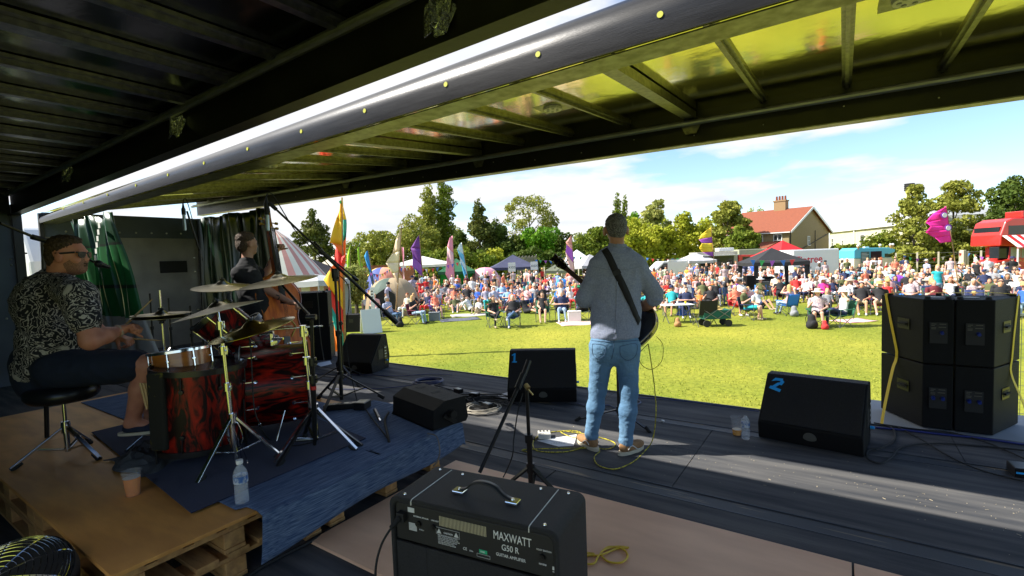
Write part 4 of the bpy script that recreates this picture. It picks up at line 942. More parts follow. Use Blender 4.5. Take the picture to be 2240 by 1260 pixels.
for x, y in ((.055, .03), (.63, .03), (.055, .265), (.63, .265), (.17, .26), (.52, .26)): b.lathe([(.006, 0), (.005, .003), (.001, .0035)], 12, T(*(AM @ V(x, y, AH+.0004))))
b.build('top_screw', m_chrome, ash, smooth=True)

# ---- stage monitors
def wedge(A, Bp, label, H=.50, D=.47, num=None, grp='stage monitor wedges'):
    A, Bp = Vector(A), Vector(Bp); x = (Bp-A); w = x.length; x.normalize(); y = Vector((-x.y, x.x, 0)); M = MX(A+V(0, 0, .004), x, y, UP)
    t = wthing('stage_monitor', label, 'monitor speaker', A, grp)
    prof = [(0.0, 0), (-.02, .135), (D*.60, H), (D*.86, H), (D, .18), (D*.92, 0)]
    P = MX(A+V(0, 0, .004), y, UP, x)
    b = B(); b.prism(prof, 0, w, P); b.build('cabinet', m_cab, t, bev=.008)
    sl = Vector((0, D*.60+.02, H-.135)); L_ = sl.length; sl.normalize(); nrm = Vector((0, -sl.z, sl.y)); G = M @ MX((0, -.02, .135), (1, 0, 0), sl, nrm)
    b = B(); b.box((.018, .02, .0), (w-.018, L_-.012, .006), G); g = b.build('grille', m_grille, t, bev=.002)
    b = B(); b.prism([(.045*math.cos(a), .045*math.sin(a)*(1 if math.sin(a) > 0 else .45)) for a in [2*PI*i/20 for i in range(20)]], 0, .003, M @ MX((w*.52, -.0115, .07), (1, 0, 0), (0, -.12, 1), (0, -1, -.12))); b.build('pole_cup', mat('worn_cup_steel', (.16, .16, .14), .45, .6), t)
    b = B(); b.box((w+.0005, D*.35, .16), (w+.004, D*.62, .30), M); h = b.build('side_handle', m_black, t)
    b = B(); b.box((w+.0005, D*.68, .07), (w+.004, D*.84, .33), M); c = b.build('connector_plate', m_blkm, t)
    b = B()
    for i, z in enumerate((.30, .25, .21, .17)): b.box((w+.004, D*.70, z), (w+.0055, D*(.80-.02*(i % 2)), z+.012), M)
    b.build('connector_print', m_ink, c)
    b = B(); b.cyl(M @ V(w+.004, D*.76, .12), M @ V(w+.03, D*.76, .12), .012, n=12); b.build('blue_connector', m_blue, c)
    if num == '1':
        b = B(); Z = .0068
        for q in ([(.050, L_-.14), (.072, L_-.14), (.072, L_-.040), (.050, L_-.040)], [(.035, L_-.155), (.09, L_-.155), (.09, L_-.14), (.035, L_-.14)], [(.030, L_-.075), (.055, L_-.060), (.055, L_-.045), (.030, L_-.058)]): b.prism(q, Z, Z+.0012, G)
        b.build('taped_number', m_blue, g)
    if num == '2':
        b = B(); Z = .0068
        for k, q in enumerate(([(.045, L_-.075), (.070, L_-.040), (.13, L_-.040), (.12, L_-.064), (.078, L_-.064)], [(.112, L_-.040), (.142, L_-.070), (.125, L_-.105), (.098, L_-.095), (.112, L_-.068)], [(.13, L_-.080), (.075, L_-.135), (.038, L_-.138), (.095, L_-.082)], [(.036, L_-.142), (.120, L_-.168), (.128, L_-.142), (.045, L_-.116)])): b.prism(q, Z+.0003*k, Z+.0012+.0003*k, G)
        b.build('taped_number', m_blue, g)
    return t
w1 = wedge(Gz(1111, 880), Gz(1262, 880), 'black stage monitor with a blue taped 1 on its grille', num='1')
w2 = wedge(Gz(1659, 957), Gz(1890, 1002), 'black stage monitor with a blue taped 2, beside the stacked speakers', num='2', H=.47)
w3 = wedge(Gz(737, 815), Gz(815, 818), 'unnumbered black stage monitor at the far end beside the double bass', H=.50)
# small powered box on the riser
p0, p1 = Gz(857, 908, ZR), Gz(942, 945, ZR); x = (p1-p0).normalized(); y = Vector((-x.y, x.x, 0)); M = MX(p0+V(0, 0, .012), x, y, UP)
hs = wthing('personal_monitor', 'small black powered monitor box with side knobs on the corner of the blue rug', 'monitor speaker', p0)
b = B(); ww = (p1-p0).length+.02; b.prism([(0, 0), (ww*.02, .0), (.02, .14), (.12, .19), (.30, .19), (.32, .03), (.3, 0)], 0, ww, MX(M.translation, y, UP, x)); b.build('cabinet', m_cab, hs, bev=.008)
b = B()
for sx in (-1, 1): xx = ww+.001 if sx > 0 else -.001; b.cyl(M @ V(xx, .16, .09), M @ V(xx+sx*.05, .16, .09), .028, n=16); b.bar(M @ V(xx+sx*.012, .1, .09), M @ V(xx+sx*.012, .2, .02), .008, .03)
b.build('bracket_knob', m_blkm, hs, smooth=True, auto=40)
b = B()
for i in range(5): b.box((.08+.012*i, .18, .1905), (.086+.012*i, .25, .192), M); b.box((.3+.012*i, .18, .1905), (.306+.012*i, .25, .192), M)
b.build('top_vent', m_black, hs)
# ---- main speaker stack (right)
pf = wthing('speaker_platform', 'low grey platform with red front edge carrying the right speaker stack', 'platform', (.8, 5.5, GZ))
b = B(); b.box((-.1, 5.13, -.06), (1.75, 5.95, -.004)); b.build('top_board', mat('grey_platform_board', (.3, .32, .34), .7), pf)
b = B(); b.box((-.1, 5.118, -.05), (1.75, 5.129, -.0)); b.build('front_edge', mat('red_edge_paint', (.35, .03, .02), .5), pf)
for xx in (0.0, 1.65):
    for yy in (5.2, 5.88): b = B(); b.cyl((xx, yy, GZ), (xx, yy, -.06), .03); b.build('leg', m_rail, pf)
cabs = []
for nm, near, far, side in (('left', (.545, .735), (.292, .745), -1), ('right', (.745, .972), (.755, 1.205), 1)):
    for lev in (0, 1):
        z0 = .004+lev*.537; z1 = z0+.527
        t = wthing('loudspeaker', f'{"upper" if lev else "lower"} black trapezoid cabinet in the {"inner" if side < 0 else "outer"} column of the strapped speaker stack', 'loudspeaker', ((near[0]+near[1])/2, 5.2, z0), 'strapped main speakers')
        b = B(); b.prism([(near[0], 5.2), (near[1], 5.2), (far[1], 5.64), (far[0], 5.64)], z0, z1); b.build('cabinet', m_cab, t, bev=.006)
        xm = (near[0]+near[1])/2
        b = B(); b.box((xm-.055, 5.190, z0+.17), (xm+.055, 5.199, z0+.34)); cp = b.build('connector_plate', m_black, t)
        b = B()
        for k, (xx, zz, wd) in enumerate(((-.045, .325, .03), (.005, .325, .04), (-.045, .312, .02), (.0, .30, .045), (-.045, .295, .03), (-.045, .285, .028))): b.box((xm+xx, 5.187, z0+zz), (xm+xx+wd, 5.1898, z0+zz+.005))
        b.build('plate_print', mat('dim_print', (.12, .11, .08), .6), cp)
        b = B()
        for dx in ((-.03, .03) if (lev+side) % 2 else (.02,)): b.cyl((xm+dx, 5.19, z0+.26), (xm+dx, 5.16, z0+.255), .014, .012, n=12)
        b.build('blue_connector', mat('blue_connector', (.01, .03, .22), .4), cp, smooth=True, auto=40)
        A = Vector((near[0], 5.2, 0)) if side < 0 else Vector((near[1], 5.2, 0)); Bq = Vector((far[0], 5.64, 0)) if side < 0 else Vector((far[1], 5.64, 0))
        d = (Bq-A).normalized(); nn = Vector((d.y, -d.x, 0))*(1 if side > 0 else -1)
        hx = MX(A+d*.22+nn*.001+V(0, 0, z0+.30), d, UP, nn); b = B(); b.box((-.07, -.045, 0), (.07, .045, .004), hx); h = b.build('handle_plate', m_blkm, t)
        b = B(); b.box((-.05, -.025, .004), (.05, .025, .006), hx); b.build('recess', m_black, h); b = B(); b.bar(hx @ V(-.05, 0, .015), hx @ V(.05, 0, .015), .014); b.build('grip', m_rubb, h, bev=.003)
        if lev:
            for fx, fy in ((near[0]+.03, 5.24), (near[1]-.03, 5.24), (far[0]+.06, 5.58), (far[1]-.06, 5.58)): b = B(); b.cyl((fx, fy, z1), (fx, fy, z1+.02), .022, .018, n=12); b.build('top_foot', m_rubb, t, smooth=True, auto=40)
            b = B(); b.cyl((xm, 5.40, z1+.0005), (xm, 5.40, z1+.004), .06, n=20); b.build('pole_socket', m_blkm, t, smooth=True, auto=40)
def ribbon(pts, w, m, name, label, cat, grp=None, th=.002, wd=(0, 1, 0)):
    b = B(); P = spline(pts, 4); v = []; W0 = Vector(wd)
    for i, p in enumerate(P):
        d = (P[min(i+1, len(P)-1)]-P[max(i-1, 0)]).normalized(); s = W0-d*W0.dot(d); s = s.normalized()*w/2 if s.length > .05 else Vector((1, 0, 0))*w/2; v += [p-s, p+s]
    b._add(v, [(2*i, 2*i+1, 2*i+3, 2*i+2) for i in range(len(P)-1)]); o = b.build(name, m, None, smooth=False, solid=th); return tag(o, label, cat, grp)
ZT = 1.07
lf = lambda z, t: Vector((.545-.253*t-.006, 5.2+.44*t-.004, z)); rf = lambda z, t: Vector((.972+.233*t+.007, 5.2+.44*t-.004, z))
ribbon([lf(ZT+.012, .86), lf(ZT-.02, .85), lf(.85, .74), lf(.62, .60), lf(.56, .58), lf(.50, .60), V(.36, 5.40, .42), V(.30, 5.22, .16), V(.27, 5.11, .0)], .032, m_ybr, 'ratchet_strap', 'yellow ratchet strap slanting down the inner side of the speaker stack', 'strap', 'yellow straps round the speaker stack', wd=(-.5, .86, 0))
ribbon([rf(ZT+.012, .86), rf(ZT-.02, .84), rf(.8, .72), rf(.58, .64), rf(.45, .62), V(1.17, 5.36, .25), V(1.21, 5.15, .0)], .032, m_ybr, 'ratchet_strap', 'yellow ratchet strap down the outer side of the speaker stack', 'strap', 'yellow straps round the speaker stack', wd=(.47, .88, 0))
ribbon([lf(ZT+.012, .86), V(.45, 5.58, ZT+.026), V(.74, 5.585, ZT+.022), V(1.02, 5.58, ZT+.026), rf(ZT+.012, .86)], .032, m_ybr, 'ratchet_strap', 'yellow strap lying flat over the top of both upper speakers', 'strap', 'yellow straps round the speaker stack')
# ---- left main speakers and others by the stage end
def boxspk(name, label, c, w, d, h, rz, strap=False, grp=None):
    t = wthing(name, label, 'loudspeaker', c, grp); M = T(*c) @ RZ(rz)
    b = B(); b.box((-w/2, -d/2, 0), (w/2, d/2, h), M); b.build('cabinet', m_cab, t, bev=.01)
    b = B()
    for x in (-w/2+.06, w/2-.06):
        for y in (-d/2+.06, d/2-.06): b.cyl(M @ V(x, y, h), M @ V(x, y, h+.02), .022, n=10)
    b.build('corner_foot', m_rubb, t)
    b = B(); b.box((-.09, -d/2-.004, h*.55), (.09, -d/2-.001, h*.75), M); b.build('handle_plate', m_blkm, t)
    return t
c = W(672, 8.1, .0); la = CAMANG+.25
pl_ = wthing('speaker_platform', 'dark platform beyond the stage end under the left speaker stack', 'platform', (c.x, c.y, GZ)); b = B(); b.box((-.6, -.5, -.1), (.6, .5, -.003), T(c.x, c.y, 0) @ RZ(la)); b.build('top_board', m_dark, pl_); b = B(); b.box((-.55, -.45, GZ), (.55, .45, -.1), T(c.x, c.y, 0) @ RZ(la)); b.build('skirt', m_black, pl_)
boxspk('loudspeaker', 'lower black cabinet of the speaker stack beside the double bass', (c.x, c.y, .0), .66, .6, .55, la, grp='speakers left of the stage'); boxspk('loudspeaker', 'upper black cabinet of the speaker stack beside the double bass', (c.x, c.y, .553), .64, .58, .55, la, grp='speakers left of the stage')
cc = Vector((c.x, c.y, 0)); d_ = CRH*.26-CFH*.30
ribbon([cc+d_+V(0, 0, 1.11), cc+d_*1.04+V(0, 0, .8), cc+d_*1.0+V(0, 0, .6), cc+d_*1.08+V(0, 0, .3), cc+d_*1.3+V(0, 0, 0.02)], .02, mat('grey_webbing', (.2, .19, .16), .8), 'ratchet_strap', 'grey strap hanging down the speaker stack beside the double bass', 'strap', wd=(1, 0, 0))
c = W(766, 20.5); boxspk('loudspeaker', 'black speaker box standing on the grass by the tall patchwork flag', c, .72, .6, .72, CAMANG)
c = W(742, 20.8); t = wthing('speaker_on_stand', 'slim black loudspeaker on a thin stand beside the patchwork flag pole', 'loudspeaker', c); b = B(); b.box((-.14, -.14, 1.3), (.14, .14, 1.9), T(*c) @ RZ(CAMANG)); b.build('cabinet', m_cab, t, bev=.02); b = B(); b.cyl(c, c+V(0, 0, 1.3), .03); b.build('pole', m_blkm, t)
# a-frame chalk board
c = W(808, 19.6); t = wthing('a_board', 'white and silver a-frame board standing on the grass near the stage end', 'sign', c); M = T(*c) @ RZ(CAMANG+.5)
b = B(); b.prism([(-.38, 0), (.38, 0), (.38, 1.0), (-.38, 1.0)], -.012, .012, M @ RX(R(72))); b.build('front_board', mat('board_face', (.55, .6, .62), .3), t)
b = B(); b.prism([(-.38, 0), (.38, 0), (.38, 1.0), (-.38, 1.0)], -.012, .012, M @ T(0, .62, 0) @ RX(R(108))); b.build('back_board', m_white, t)
# ---------------------------------------- stands
def tri(b, c, z0, hub, spread, a0, r=.011, n=3, feet=True, brace=True):
    c = Vector(c)
    for i in range(n):
        a = a0+2*PI*i/n; f = Vector((c.x+spread*math.cos(a), c.y+spread*math.sin(a), z0+.012)); h = Vector((c.x+.02*math.cos(a), c.y+.02*math.sin(a), z0+hub))
        b.bar(h, f, r*1.7, r*.9)
        if brace: b.bar(h*.45+f*.55, Vector((c.x+.012*math.cos(a), c.y+.012*math.sin(a), z0+hub*.28)), r*1.4, r*.7)
def feet(b, c, z0, spread, a0, n=3, r=.016):
    for i in range(n):
        a = a0+2*PI*i/n; f = Vector((c[0]+spread*math.cos(a), c[1]+spread*math.sin(a), z0+.001)); b.cyl(f, f+V(-.05*math.cos(a), -.05*math.sin(a), .03), r, r*.8, n=10)
def pole_stand(name, label, cat, base, top, hub, spread, a0, m, r=.011, n=3, grp=None, brace=True, clamps=(), hubpt=None):
    t = wthing(name, label, cat, base, grp); base, top = Vector(base), Vector(top); b = B(); b.cyl(base+V(0, 0, .04), base+(top-base)*.55, r*1.25, n=12); b.cyl(base+(top-base)*.55, top, r*.85, n=12); b.build('pole', m, t, smooth=True, auto=40)
    for i in range(n):
        b = B(); a = a0+2*PI*i/n; f = Vector((base.x+spread*math.cos(a), base.y+spread*math.sin(a), base.z+.012)); h = Vector((base.x+.02*math.cos(a), base.y+.02*math.sin(a), base.z+hub)); b.bar(h, f, r*1.9, r*1.0)
        if brace: b.bar(h*.45+f*.55, Vector((base.x+.012*math.cos(a), base.y+.012*math.sin(a), base.z+hub*.28)), r*1.5, r*.8)
        lg = b.build('leg', m, t, bev=.001)
        b = B(); b.cyl(f-V(0, 0, .011), f+V(-.05*math.cos(a), -.05*math.sin(a), .024), .017, .014, n=10); b.build('rubber_foot', m_rubb, lg, smooth=True, auto=40)
    b = B(); b.cyl(base+V(0, 0, hub-.03), base+V(0, 0, hub+.03), r*2.0, n=12)
    for fr in (.55,)+tuple(clamps):
        p = base+(top-base)*fr; b.cyl(p-V(0, 0, .025), p+V(0, 0, .025), r*1.9, n=12); b.cyl(p, p+CRH*.035-CFH*.02, .005, n=6); b.bar(p+CRH*.035-CFH*.02-V(0, 0, .012), p+CRH*.035-CFH*.02+V(0, 0, .012), .005)
    b.build('clamp', m, t, smooth=True, auto=40); return t
def cymbal(label, c, dia, nrm, bow=.10, grp='cymbals of the drum kit', m=None):
    c = Vector(c); r = dia/2; t = wthing('cymbal', label, 'cymbal', c, grp); x, y, n = frame(nrm); b = B()
    pr = [(.004, .032), (r*.10, .028), (r*.19, .014), (r*.23, .004), (r*.5, -.006*r/.25), (r*.8, -.017*r/.25), (r, -.028*r/.25)]
    b.lathe(pr+[(a, z-.0018) for a, z in pr[::-1]], 48, MX(c, x, y, n), cap=False); b.build('plate', m or m_copper, t, smooth=True, auto=60)
    b = B(); b.cyl(c+n*.03, c+n*.055, .006, n=10); b.cyl(c+n*.032, c+n*.045, .018, n=12); b.build('wing_nut', m_blkm, t); return t
# throne
sb_ = Gz(150, 1000, ZR); t = pole_stand('drum_stool', 'low black drum stool with chrome double-braced legs under the drummer', 'stool', sb_+V(0, 0, .0), sb_+V(0, 0, .40), .20, .27, R(20), m_chrome, .013)
b = B(); b.lathe([(.05, .0), (.17, .0), (.195, .03), (.195, .07), (.17, .095), (.02, .10)], 28, T(sb_.x, sb_.y, ZR+.395) @ Matrix.Diagonal((1.1, 1, 1, 1))); b.build('seat', mat('black_vinyl', (.01, .01, .012), .35), t, smooth=True, auto=60)
# floor tom
m_redw = mat('red_swirl_wrap', (.008, .002, .002), .38, c2=(.50, .016, .004), scale=6, detail=3, dist=2.2, ramp=(.44, .78), coat=.0, spec=.25, stretch=(2.2, 2.2, .7))
m_redk = mat('red_swirl_wrap_bass', (.008, .002, .002), .3, c2=(.50, .016, .004), scale=6, detail=3, dist=2.2, ramp=(.42, .76), coat=.0, spec=.25, stretch=(.7, .7, 3.0))
m_headb = mat('dark_drum_head', (.025, .028, .034), .25); m_headw = mat('coated_drum_head', (.55, .54, .50), .55, c2=(.45, .44, .40), scale=8)
m_hoopb = mat('black_hoop', (.012, .012, .013), .3)
def drum(name, label, c0, c1, r, wrap, head, hoop, lugs=8, grp='drums of the kit', lugm=None, hoopw=.03, a0=0.):
    c0, c1 = Vector(c0), Vector(c1); x, y, n = frame(c1-c0); Ld = (c1-c0).length; M = MX(c0, x, y, n); t = wthing(name, label, 'drum', c0, grp); lugm = lugm or m_chrome
    b = B(); b.lathe([(r, .0), (r, Ld)], 56, M); sh = b.build('shell', wrap, t, smooth=True, auto=40)
    for z, zz in ((-.004, 1), (Ld+.004, -1)):
        b = B(); b.lathe([(r*.985, z), (.002, z)], 56, M, cap=False); b.build('drum_head', head, t, smooth=True)
        b = B(); b.lathe([(r+.002, z+zz*hoopw*.8), (r+.014, z+zz*hoopw*.8), (r+.014, z-zz*hoopw*.35), (r-.002, z-zz*hoopw*.35), (r-.002, z-.001*zz), (r+.002, z)], 56, M, cap=False); b.build('hoop', hoop, t, smooth=True, auto=40)
    for i in range(lugs):
        a = a0+2*PI*i/lugs; u = V(math.cos(a), math.sin(a), 0); b = B()
        if Ld > .25:
            for z, s in ((.11 if Ld > .3 else .07, 1), (Ld-(.11 if Ld > .3 else .07), -1)):
                b.lathe([(.002, .012), (.013, .011), (.016, 0)], 12, M @ MX(u*(r+.001)+V(0, 0, z), V(-u.y, u.x, 0), V(0, 0, 1), u)); b.bar(M @ (u*(r+.010)+V(0, 0, z)), M @ (u*(r+.010)+V(0, 0, Ld/2-s*Ld/2-s*-.01)), .006)
        else: b.bar(M @ (u*(r+.011)+V(0, 0, -.005)), M @ (u*(r+.011)+V(0, 0, Ld+.005)), .006); b.lathe([(.002, .012), (.010, .011), (.012, 0)], 10, M @ MX(u*(r+.001)+V(0, 0, Ld/2), V(-u.y, u.x, 0), V(0, 0, 1), u))
        b.build('lug', lugm, sh, smooth=True, auto=40)
    return t
fc = W(413, 3.18, .40); t = drum('floor_tom', 'large floor tom in dark red swirl wrap nearest the drummer', fc, fc+V(.0, .0, .50)+dF*.02, .262, m_redw, m_headb, m_hoopb, 8, lugm=m_blkm)
for i in range(3):
    a = R(40)+2*PI*i/3; b = B(); p = fc+V(.28*math.cos(a), .28*math.sin(a), 0); b.cyl((p.x, p.y, ZR+.01), (p.x, p.y, .66), .006, n=8); b.build('leg', m_blkm, t)
ax = (CRH*.90+CFH*.44).normalized(); kc = W(583, 3.62, ZR+.345)
k0, k1 = kc-ax*.22, kc+ax*.23
kt = drum('bass_drum', 'big red swirl bass drum lying on its side with pale-edged black hoops', k0, k1, .29, m_redk, m_headb, m_hoopb, 10, a0=R(18))
b = B()
x_, y_, n_ = frame(k1-k0)
for c in (k0-n_*.0+n_*.012, k1-n_*.012): b.torus(c, .307, .0035, ax, 56, 6)
b.build('hoop_edge', mat('pale_hoop_edge', (.5, .48, .45), .35), kt, smooth=True)
b = B(); sp = k1-ax*.05-CFH*.24-UP*.12; b.lathe([(.03, 0), (.028, .012), (.012, .02)], 14, MX(sp+V(0, 0, 0), CRH, UP, -CFH)); b.cyl(sp-CFH*.02, Vector((sp.x+.06, sp.y-.13, ZR+.02)), .007); b.build('spur', m_chrome, kt, smooth=True, auto=40)
b = B(); tp = kc+UP*.29; b.cyl(tp, tp+UP*.09, .012); b.cyl(tp-CRH*.05+UP*.05, tp+CRH*.09+UP*.05, .010); b.cbox(tp+V(0, 0, .02), (.07, .05, .03)); b.cyl(tp+UP*.08-CRH*.08, tp+UP*.10+CRH*.02, .012); b.build('tom_mount', m_chrome, kt, smooth=True, auto=40)
# snare
sc0 = W(383, 3.28, ZR+.56); sc0.z = 1.52-(806-yh(383))*3.28/F; sn = drum('snare_drum', 'orange maple snare drum with chrome hoops by the drummer\'s knee', sc0, sc0+V(0, 0, .115)-dF*.012+CFH*.01, .178, mat('orange_maple', (.55, .19, .03), .25, c2=(.42, .13, .02), scale=4, stretch=(1, 1, 8), coat=.5), m_headw, m_chrome, 8, hoopw=.014)
b = B(); b.cyl((sc0.x, sc0.y, ZR+.05), (sc0.x, sc0.y, sc0.z-.03), .012); tri(b, sc0, ZR, .2, .26, .4)
for i in range(3): a = 2*PI*i/3; b.bar((sc0.x, sc0.y, sc0.z-.04), (sc0.x+.17*math.cos(a), sc0.y+.17*math.sin(a), sc0.z-.008), .01)
b.build('stand', m_chrome, sn)
# rack toms
p = Q(492, 712, 3.62); d = (UP*.70-CRH*.62-CFH*.25).normalized(); drum('rack_tom', 'small rack tom with white-edged head tilted towards the drummer', p-d*.11, p+d*.11, .155, m_redw, mat('clear_head_white_ring', (.06, .07, .09), .2), m_hoopb, 6)
b = B(); b.torus(p+d*.117, .140, .012, d, 40, 6); x = b.build('head_ring', m_white, None, smooth=True); x.parent = bpy.data.objects['rack_tom']; x.matrix_parent_inverse = WT['rack_tom']
p2 = Q(545, 742, 3.75); d2 = (UP*.80-CRH*.42-CFH*.3).normalized(); drum('rack_tom', 'second rack tom in dark red wrap above the bass drum, under the low cymbal', p2-d2*.12, p2+d2*.11, .16, m_redk, m_headb, m_hoopb, 6)
# hi-hat
hh = Q(353, 688, 3.42); hb = Vector((hh.x, hh.y, ZR)); pole_stand('hi_hat_stand', 'hi-hat stand with a thin chrome rod sticking up, behind the snare', 'cymbal stand', hb, hh+V(0, 0, .17), .2, .26, .2, m_chrome, .008)
cymbal('lower hi-hat cymbal facing up under its twin', hh-V(0, 0, .018), .355, (.0, .0, -1), m=m_copper); cymbal('upper hi-hat cymbal, flat and level beside the raised drumstick', hh+V(0, 0, .002), .355, (.02, .02, 1), m=m_copper)
# near chrome stand and its cymbal
b3 = Gz(517, 1018, ZR); tp = Q(481, 702, 2.98); cs = pole_stand('cymbal_stand', 'tall chrome double-braced cymbal stand nearest the camera, in front of the floor tom', 'cymbal stand', b3, tp, .30, .27, R(-72), m_chrome, .0125, clamps=(.8, .97))
pc = Q(476, 671, 2.98); cymbal('big crash cymbal tilted almost edge-on above the chrome stand', pc, .50, (UP*.965-CRH*.20-CFH*.045))
b = B(); b.cyl(tp-V(0, 0, .02), pc-V(0, 0, .02), .006); o = b.build('tilter', m_chrome, cs)
pa = Q(487, 622, 3.75); cymbal('crash cymbal at shoulder height between the two overhead microphones', pa, .42, (UP+CRH*.05-CFH*.10))
pole_stand('cymbal_stand', 'black cymbal stand half hidden behind the rack tom', 'cymbal stand', Vector((pa.x+.02, pa.y+.03, ZR)), pa-V(0, 0, .02), .28, .27, R(30), m_blkm, .012)
pb = Q(610, 608, 3.50); cymbal('ride cymbal in front of the double bass on a black boom arm', pb, .52, (UP+CRH*-.10-CFH*.11))
bb3 = Gz(690, 985, ZR); tb = Q(681, 694, 3.05); t = pole_stand('cymbal_stand', 'black boom stand wrapped with a ring of red tape beside the bass drum', 'cymbal stand', bb3, tb, .26, .30, R(-80), m_blkm, .0125, clamps=(.68,))
b = B(); b.cyl(tb+(tb-pb).normalized()*.03, pb-V(0, 0, .03), .009); b.cyl(pb-V(0, 0, .035), pb, .008); b.cyl(tb-CRH*.03, tb+CRH*.03, .018); b.build('boom_arm', m_blkm, t, smooth=True, auto=40)
p = bb3+(tb-bb3)*.485; b = B(); b.cyl(p-V(0, 0, .012), p+V(0, 0, .012), .0175, n=14); b.build('red_tape', mat('red_tape', (.5, .01, .01), .5), t, smooth=True, auto=40)
pcc = Q(550, 712, 3.06); cymbal('brassy crash cymbal low over the bass drum on a horizontal rod', pcc, .50, (UP-CRH*.20-CFH*.13), m=mat('brassy_cymbal', (.52, .44, .12), .22, 1., c2=(.42, .34, .08), scale=3, stretch=(1, 1, 30)))
b4 = Gz(684, 1000, ZR)+CFH*.12+CRH*-.02; t4 = Q(663, 722, 3.16); t = pole_stand('cymbal_stand', 'chrome cymbal stand with a long horizontal rod beside the red-taped stand', 'cymbal stand', b4, t4, .28, .28, R(25), m_chrome, .0125, clamps=(.75, .98))
b = B(); a1, a2 = Q(583, 722, 3.12), Q(706, 713, 3.2); b.cyl(a1, a2, .0055, n=10); b.cyl(a1, pcc-V(0, 0, .01), .006); b.cyl(t4-V(0, 0, .01), t4+V(0, 0, .03), .02, n=12); b.build('boom_arm', m_chrome, t, smooth=True, auto=40)
# clip microphone over the low cymbal and cables
def cable(pts, r, m, name, label, seg=8): b = B(); b.tube(spline(pts, seg), r, 6); return tag(b.build(name, m, None, smooth=True), label, 'cable')
def mic_pencil(label, top, d, ln=.16, r=.011, slv=True):
    t = wthing('microphone', label, 'microphone', top, 'microphones'); top = Vector(top); d = Vector(d).normalized(); b = B(); b.cyl(top, top+d*.06, r*1.35, n=12); b.cyl(top-d*.05, top, .006, r, n=10); b.build('plug', m_blkm, t, smooth=True, auto=40)
    b = B(); b.cyl(top+d*.06, top+d*(.06+ln), r, n=14); b.cyl(top+d*(.06+ln), top+d*(.065+ln), r*.9, r*.7, n=14); b.build('body', m_chrome if 0 else mat('satin_silver', (.34, .42, .48), .35, .8), t, smooth=True, auto=40); return t
def mic_dyn(label, tip, tail, m=None):
    tip, tail = Vector(tip), Vector(tail); d = (tail-tip).normalized(); t = wthing('microphone', label, 'microphone', tip, 'microphones'); b = B(); b.sphere(tip+d*.025, .025, 7); b.build('grille', m_grille, t, smooth=True); b = B(); b.cyl(tip+d*.04, tail, .019, .011, n=14); b.build('body', m_blkm, t, smooth=True, auto=40); return t
mic_dyn('black drum microphone with a white band pointing at the bass drum shell', Q(478, 757, 3.2), Q(512, 722, 3.12)); b = B(); b.cyl(Q(508, 727, 3.125), Q(510.5, 724, 3.12), .0165, n=14); o = b.build('white_band', m_white, bpy.data.objects['microphone']); o.matrix_parent_inverse = WT['microphone']
mic_dyn('black stick microphone over the rack tom', Q(500, 668, 3.6), Q(501, 640, 3.6))
mic_dyn('short black microphone aimed at the snare from behind', Q(418, 724, 3.5), Q(448, 698, 3.5))
cable([Q(512, 722, 3.12), Q(522, 714, 3.1), Q(540, 722, 3.05), Q(548, 760, 3.0), Q(552, 830, 2.98), Q(556, 890, 2.98), Q(567, 925, 2.98), Gz(590, 962, ZR+.02), Gz(640, 975, ZR+.02), Gz(690, 965, ZR+.02)], .004, m_rubb, 'cable', 'thin black cable dropping across the bass drum from its clip microphone')
cable([Gz(530, 1015, ZR+.01), Q(526, 990, 2.95), Q(520, 960, 2.92), Q(510, 930, 2.9), Q(519, 925, 2.9), Q(531, 955, 2.92), Q(529, 975, 2.93), Gz(541, 1010, ZR+.02), Gz(545, 1050, ZR+.01), Gz(538, 1066, ZR+.01)], .0025, m_chrome, 'chain', 'thin silver wire hanging from the near chrome stand')
# overhead mics
ov = Gz(748, 884, ZR); tp = Q(733, 600, 4.25); t = pole_stand('microphone_stand', 'tall black microphone stand with a long boom over the drums, tripod on the rug', 'microphone stand', ov, tp, .26, .36, R(-62), m_blkm, .013, clamps=(.97,))
e0, e1 = Q(604, 458, 3.95), Q(868, 706, 4.5); b = B(); b.cyl(e0, e0+(e1-e0)*.36, .009, n=10); b.cyl(e0+(e1-e0)*.34, e1, .013, n=10); b.cyl(e0+(e1-e0)*.88, e1, .024, n=14); b.cyl(tp-V(0, 0, .03), tp+V(0, 0, .05), .03, n=14); b.cyl(e0+(e1-e0)*.33, e0+(e1-e0)*.36, .02, n=12); b.build('boom_arm', m_blkm, t, smooth=True, auto=40)
b = B(); b.cyl(e0, Q(590, 445, 3.95), .016, n=12); b.cyl(Q(584, 452, 3.95), Q(584, 470, 3.95), .017, n=12); b.build('clip', m_rubb, t)
mic_pencil('large silver pencil microphone hanging vertical in front of the bass scroll', Q(583, 444, 3.95), -UP+CRH*-.02, .16, .015)
cable([Q(583, 430, 3.95), Q(585, 424, 3.96), Q(593, 423, 3.97), Q(604, 437, 4.), Q(625, 472, 4.1), Q(652, 512, 4.2), Q(700, 560, 4.3), Q(733, 594, 4.35), Q(760, 622, 4.4), Q(763, 660, 4.4), Q(757, 740, 4.4), Q(764, 800, 4.4), Gz(780, 872, ZR+.02), Gz(790, 895, ZR+.02)], .0045, m_rubb, 'cable', 'black cable following the long boom and falling beside its stand')
b5 = Vector((*Q(444, 800, 4.9)[:2], .0)); tp5 = Q(438, 545, 4.9); t = pole_stand('microphone_stand', 'black microphone stand holding the farther overhead microphone behind the drums', 'microphone stand', b5, tp5, .26, .3, R(10), m_blkm, .012)
b = B(); b.cyl(Q(409, 462, 4.75), Q(443, 570, 4.95), .009, n=10); b.build('boom_arm', m_blkm, t)
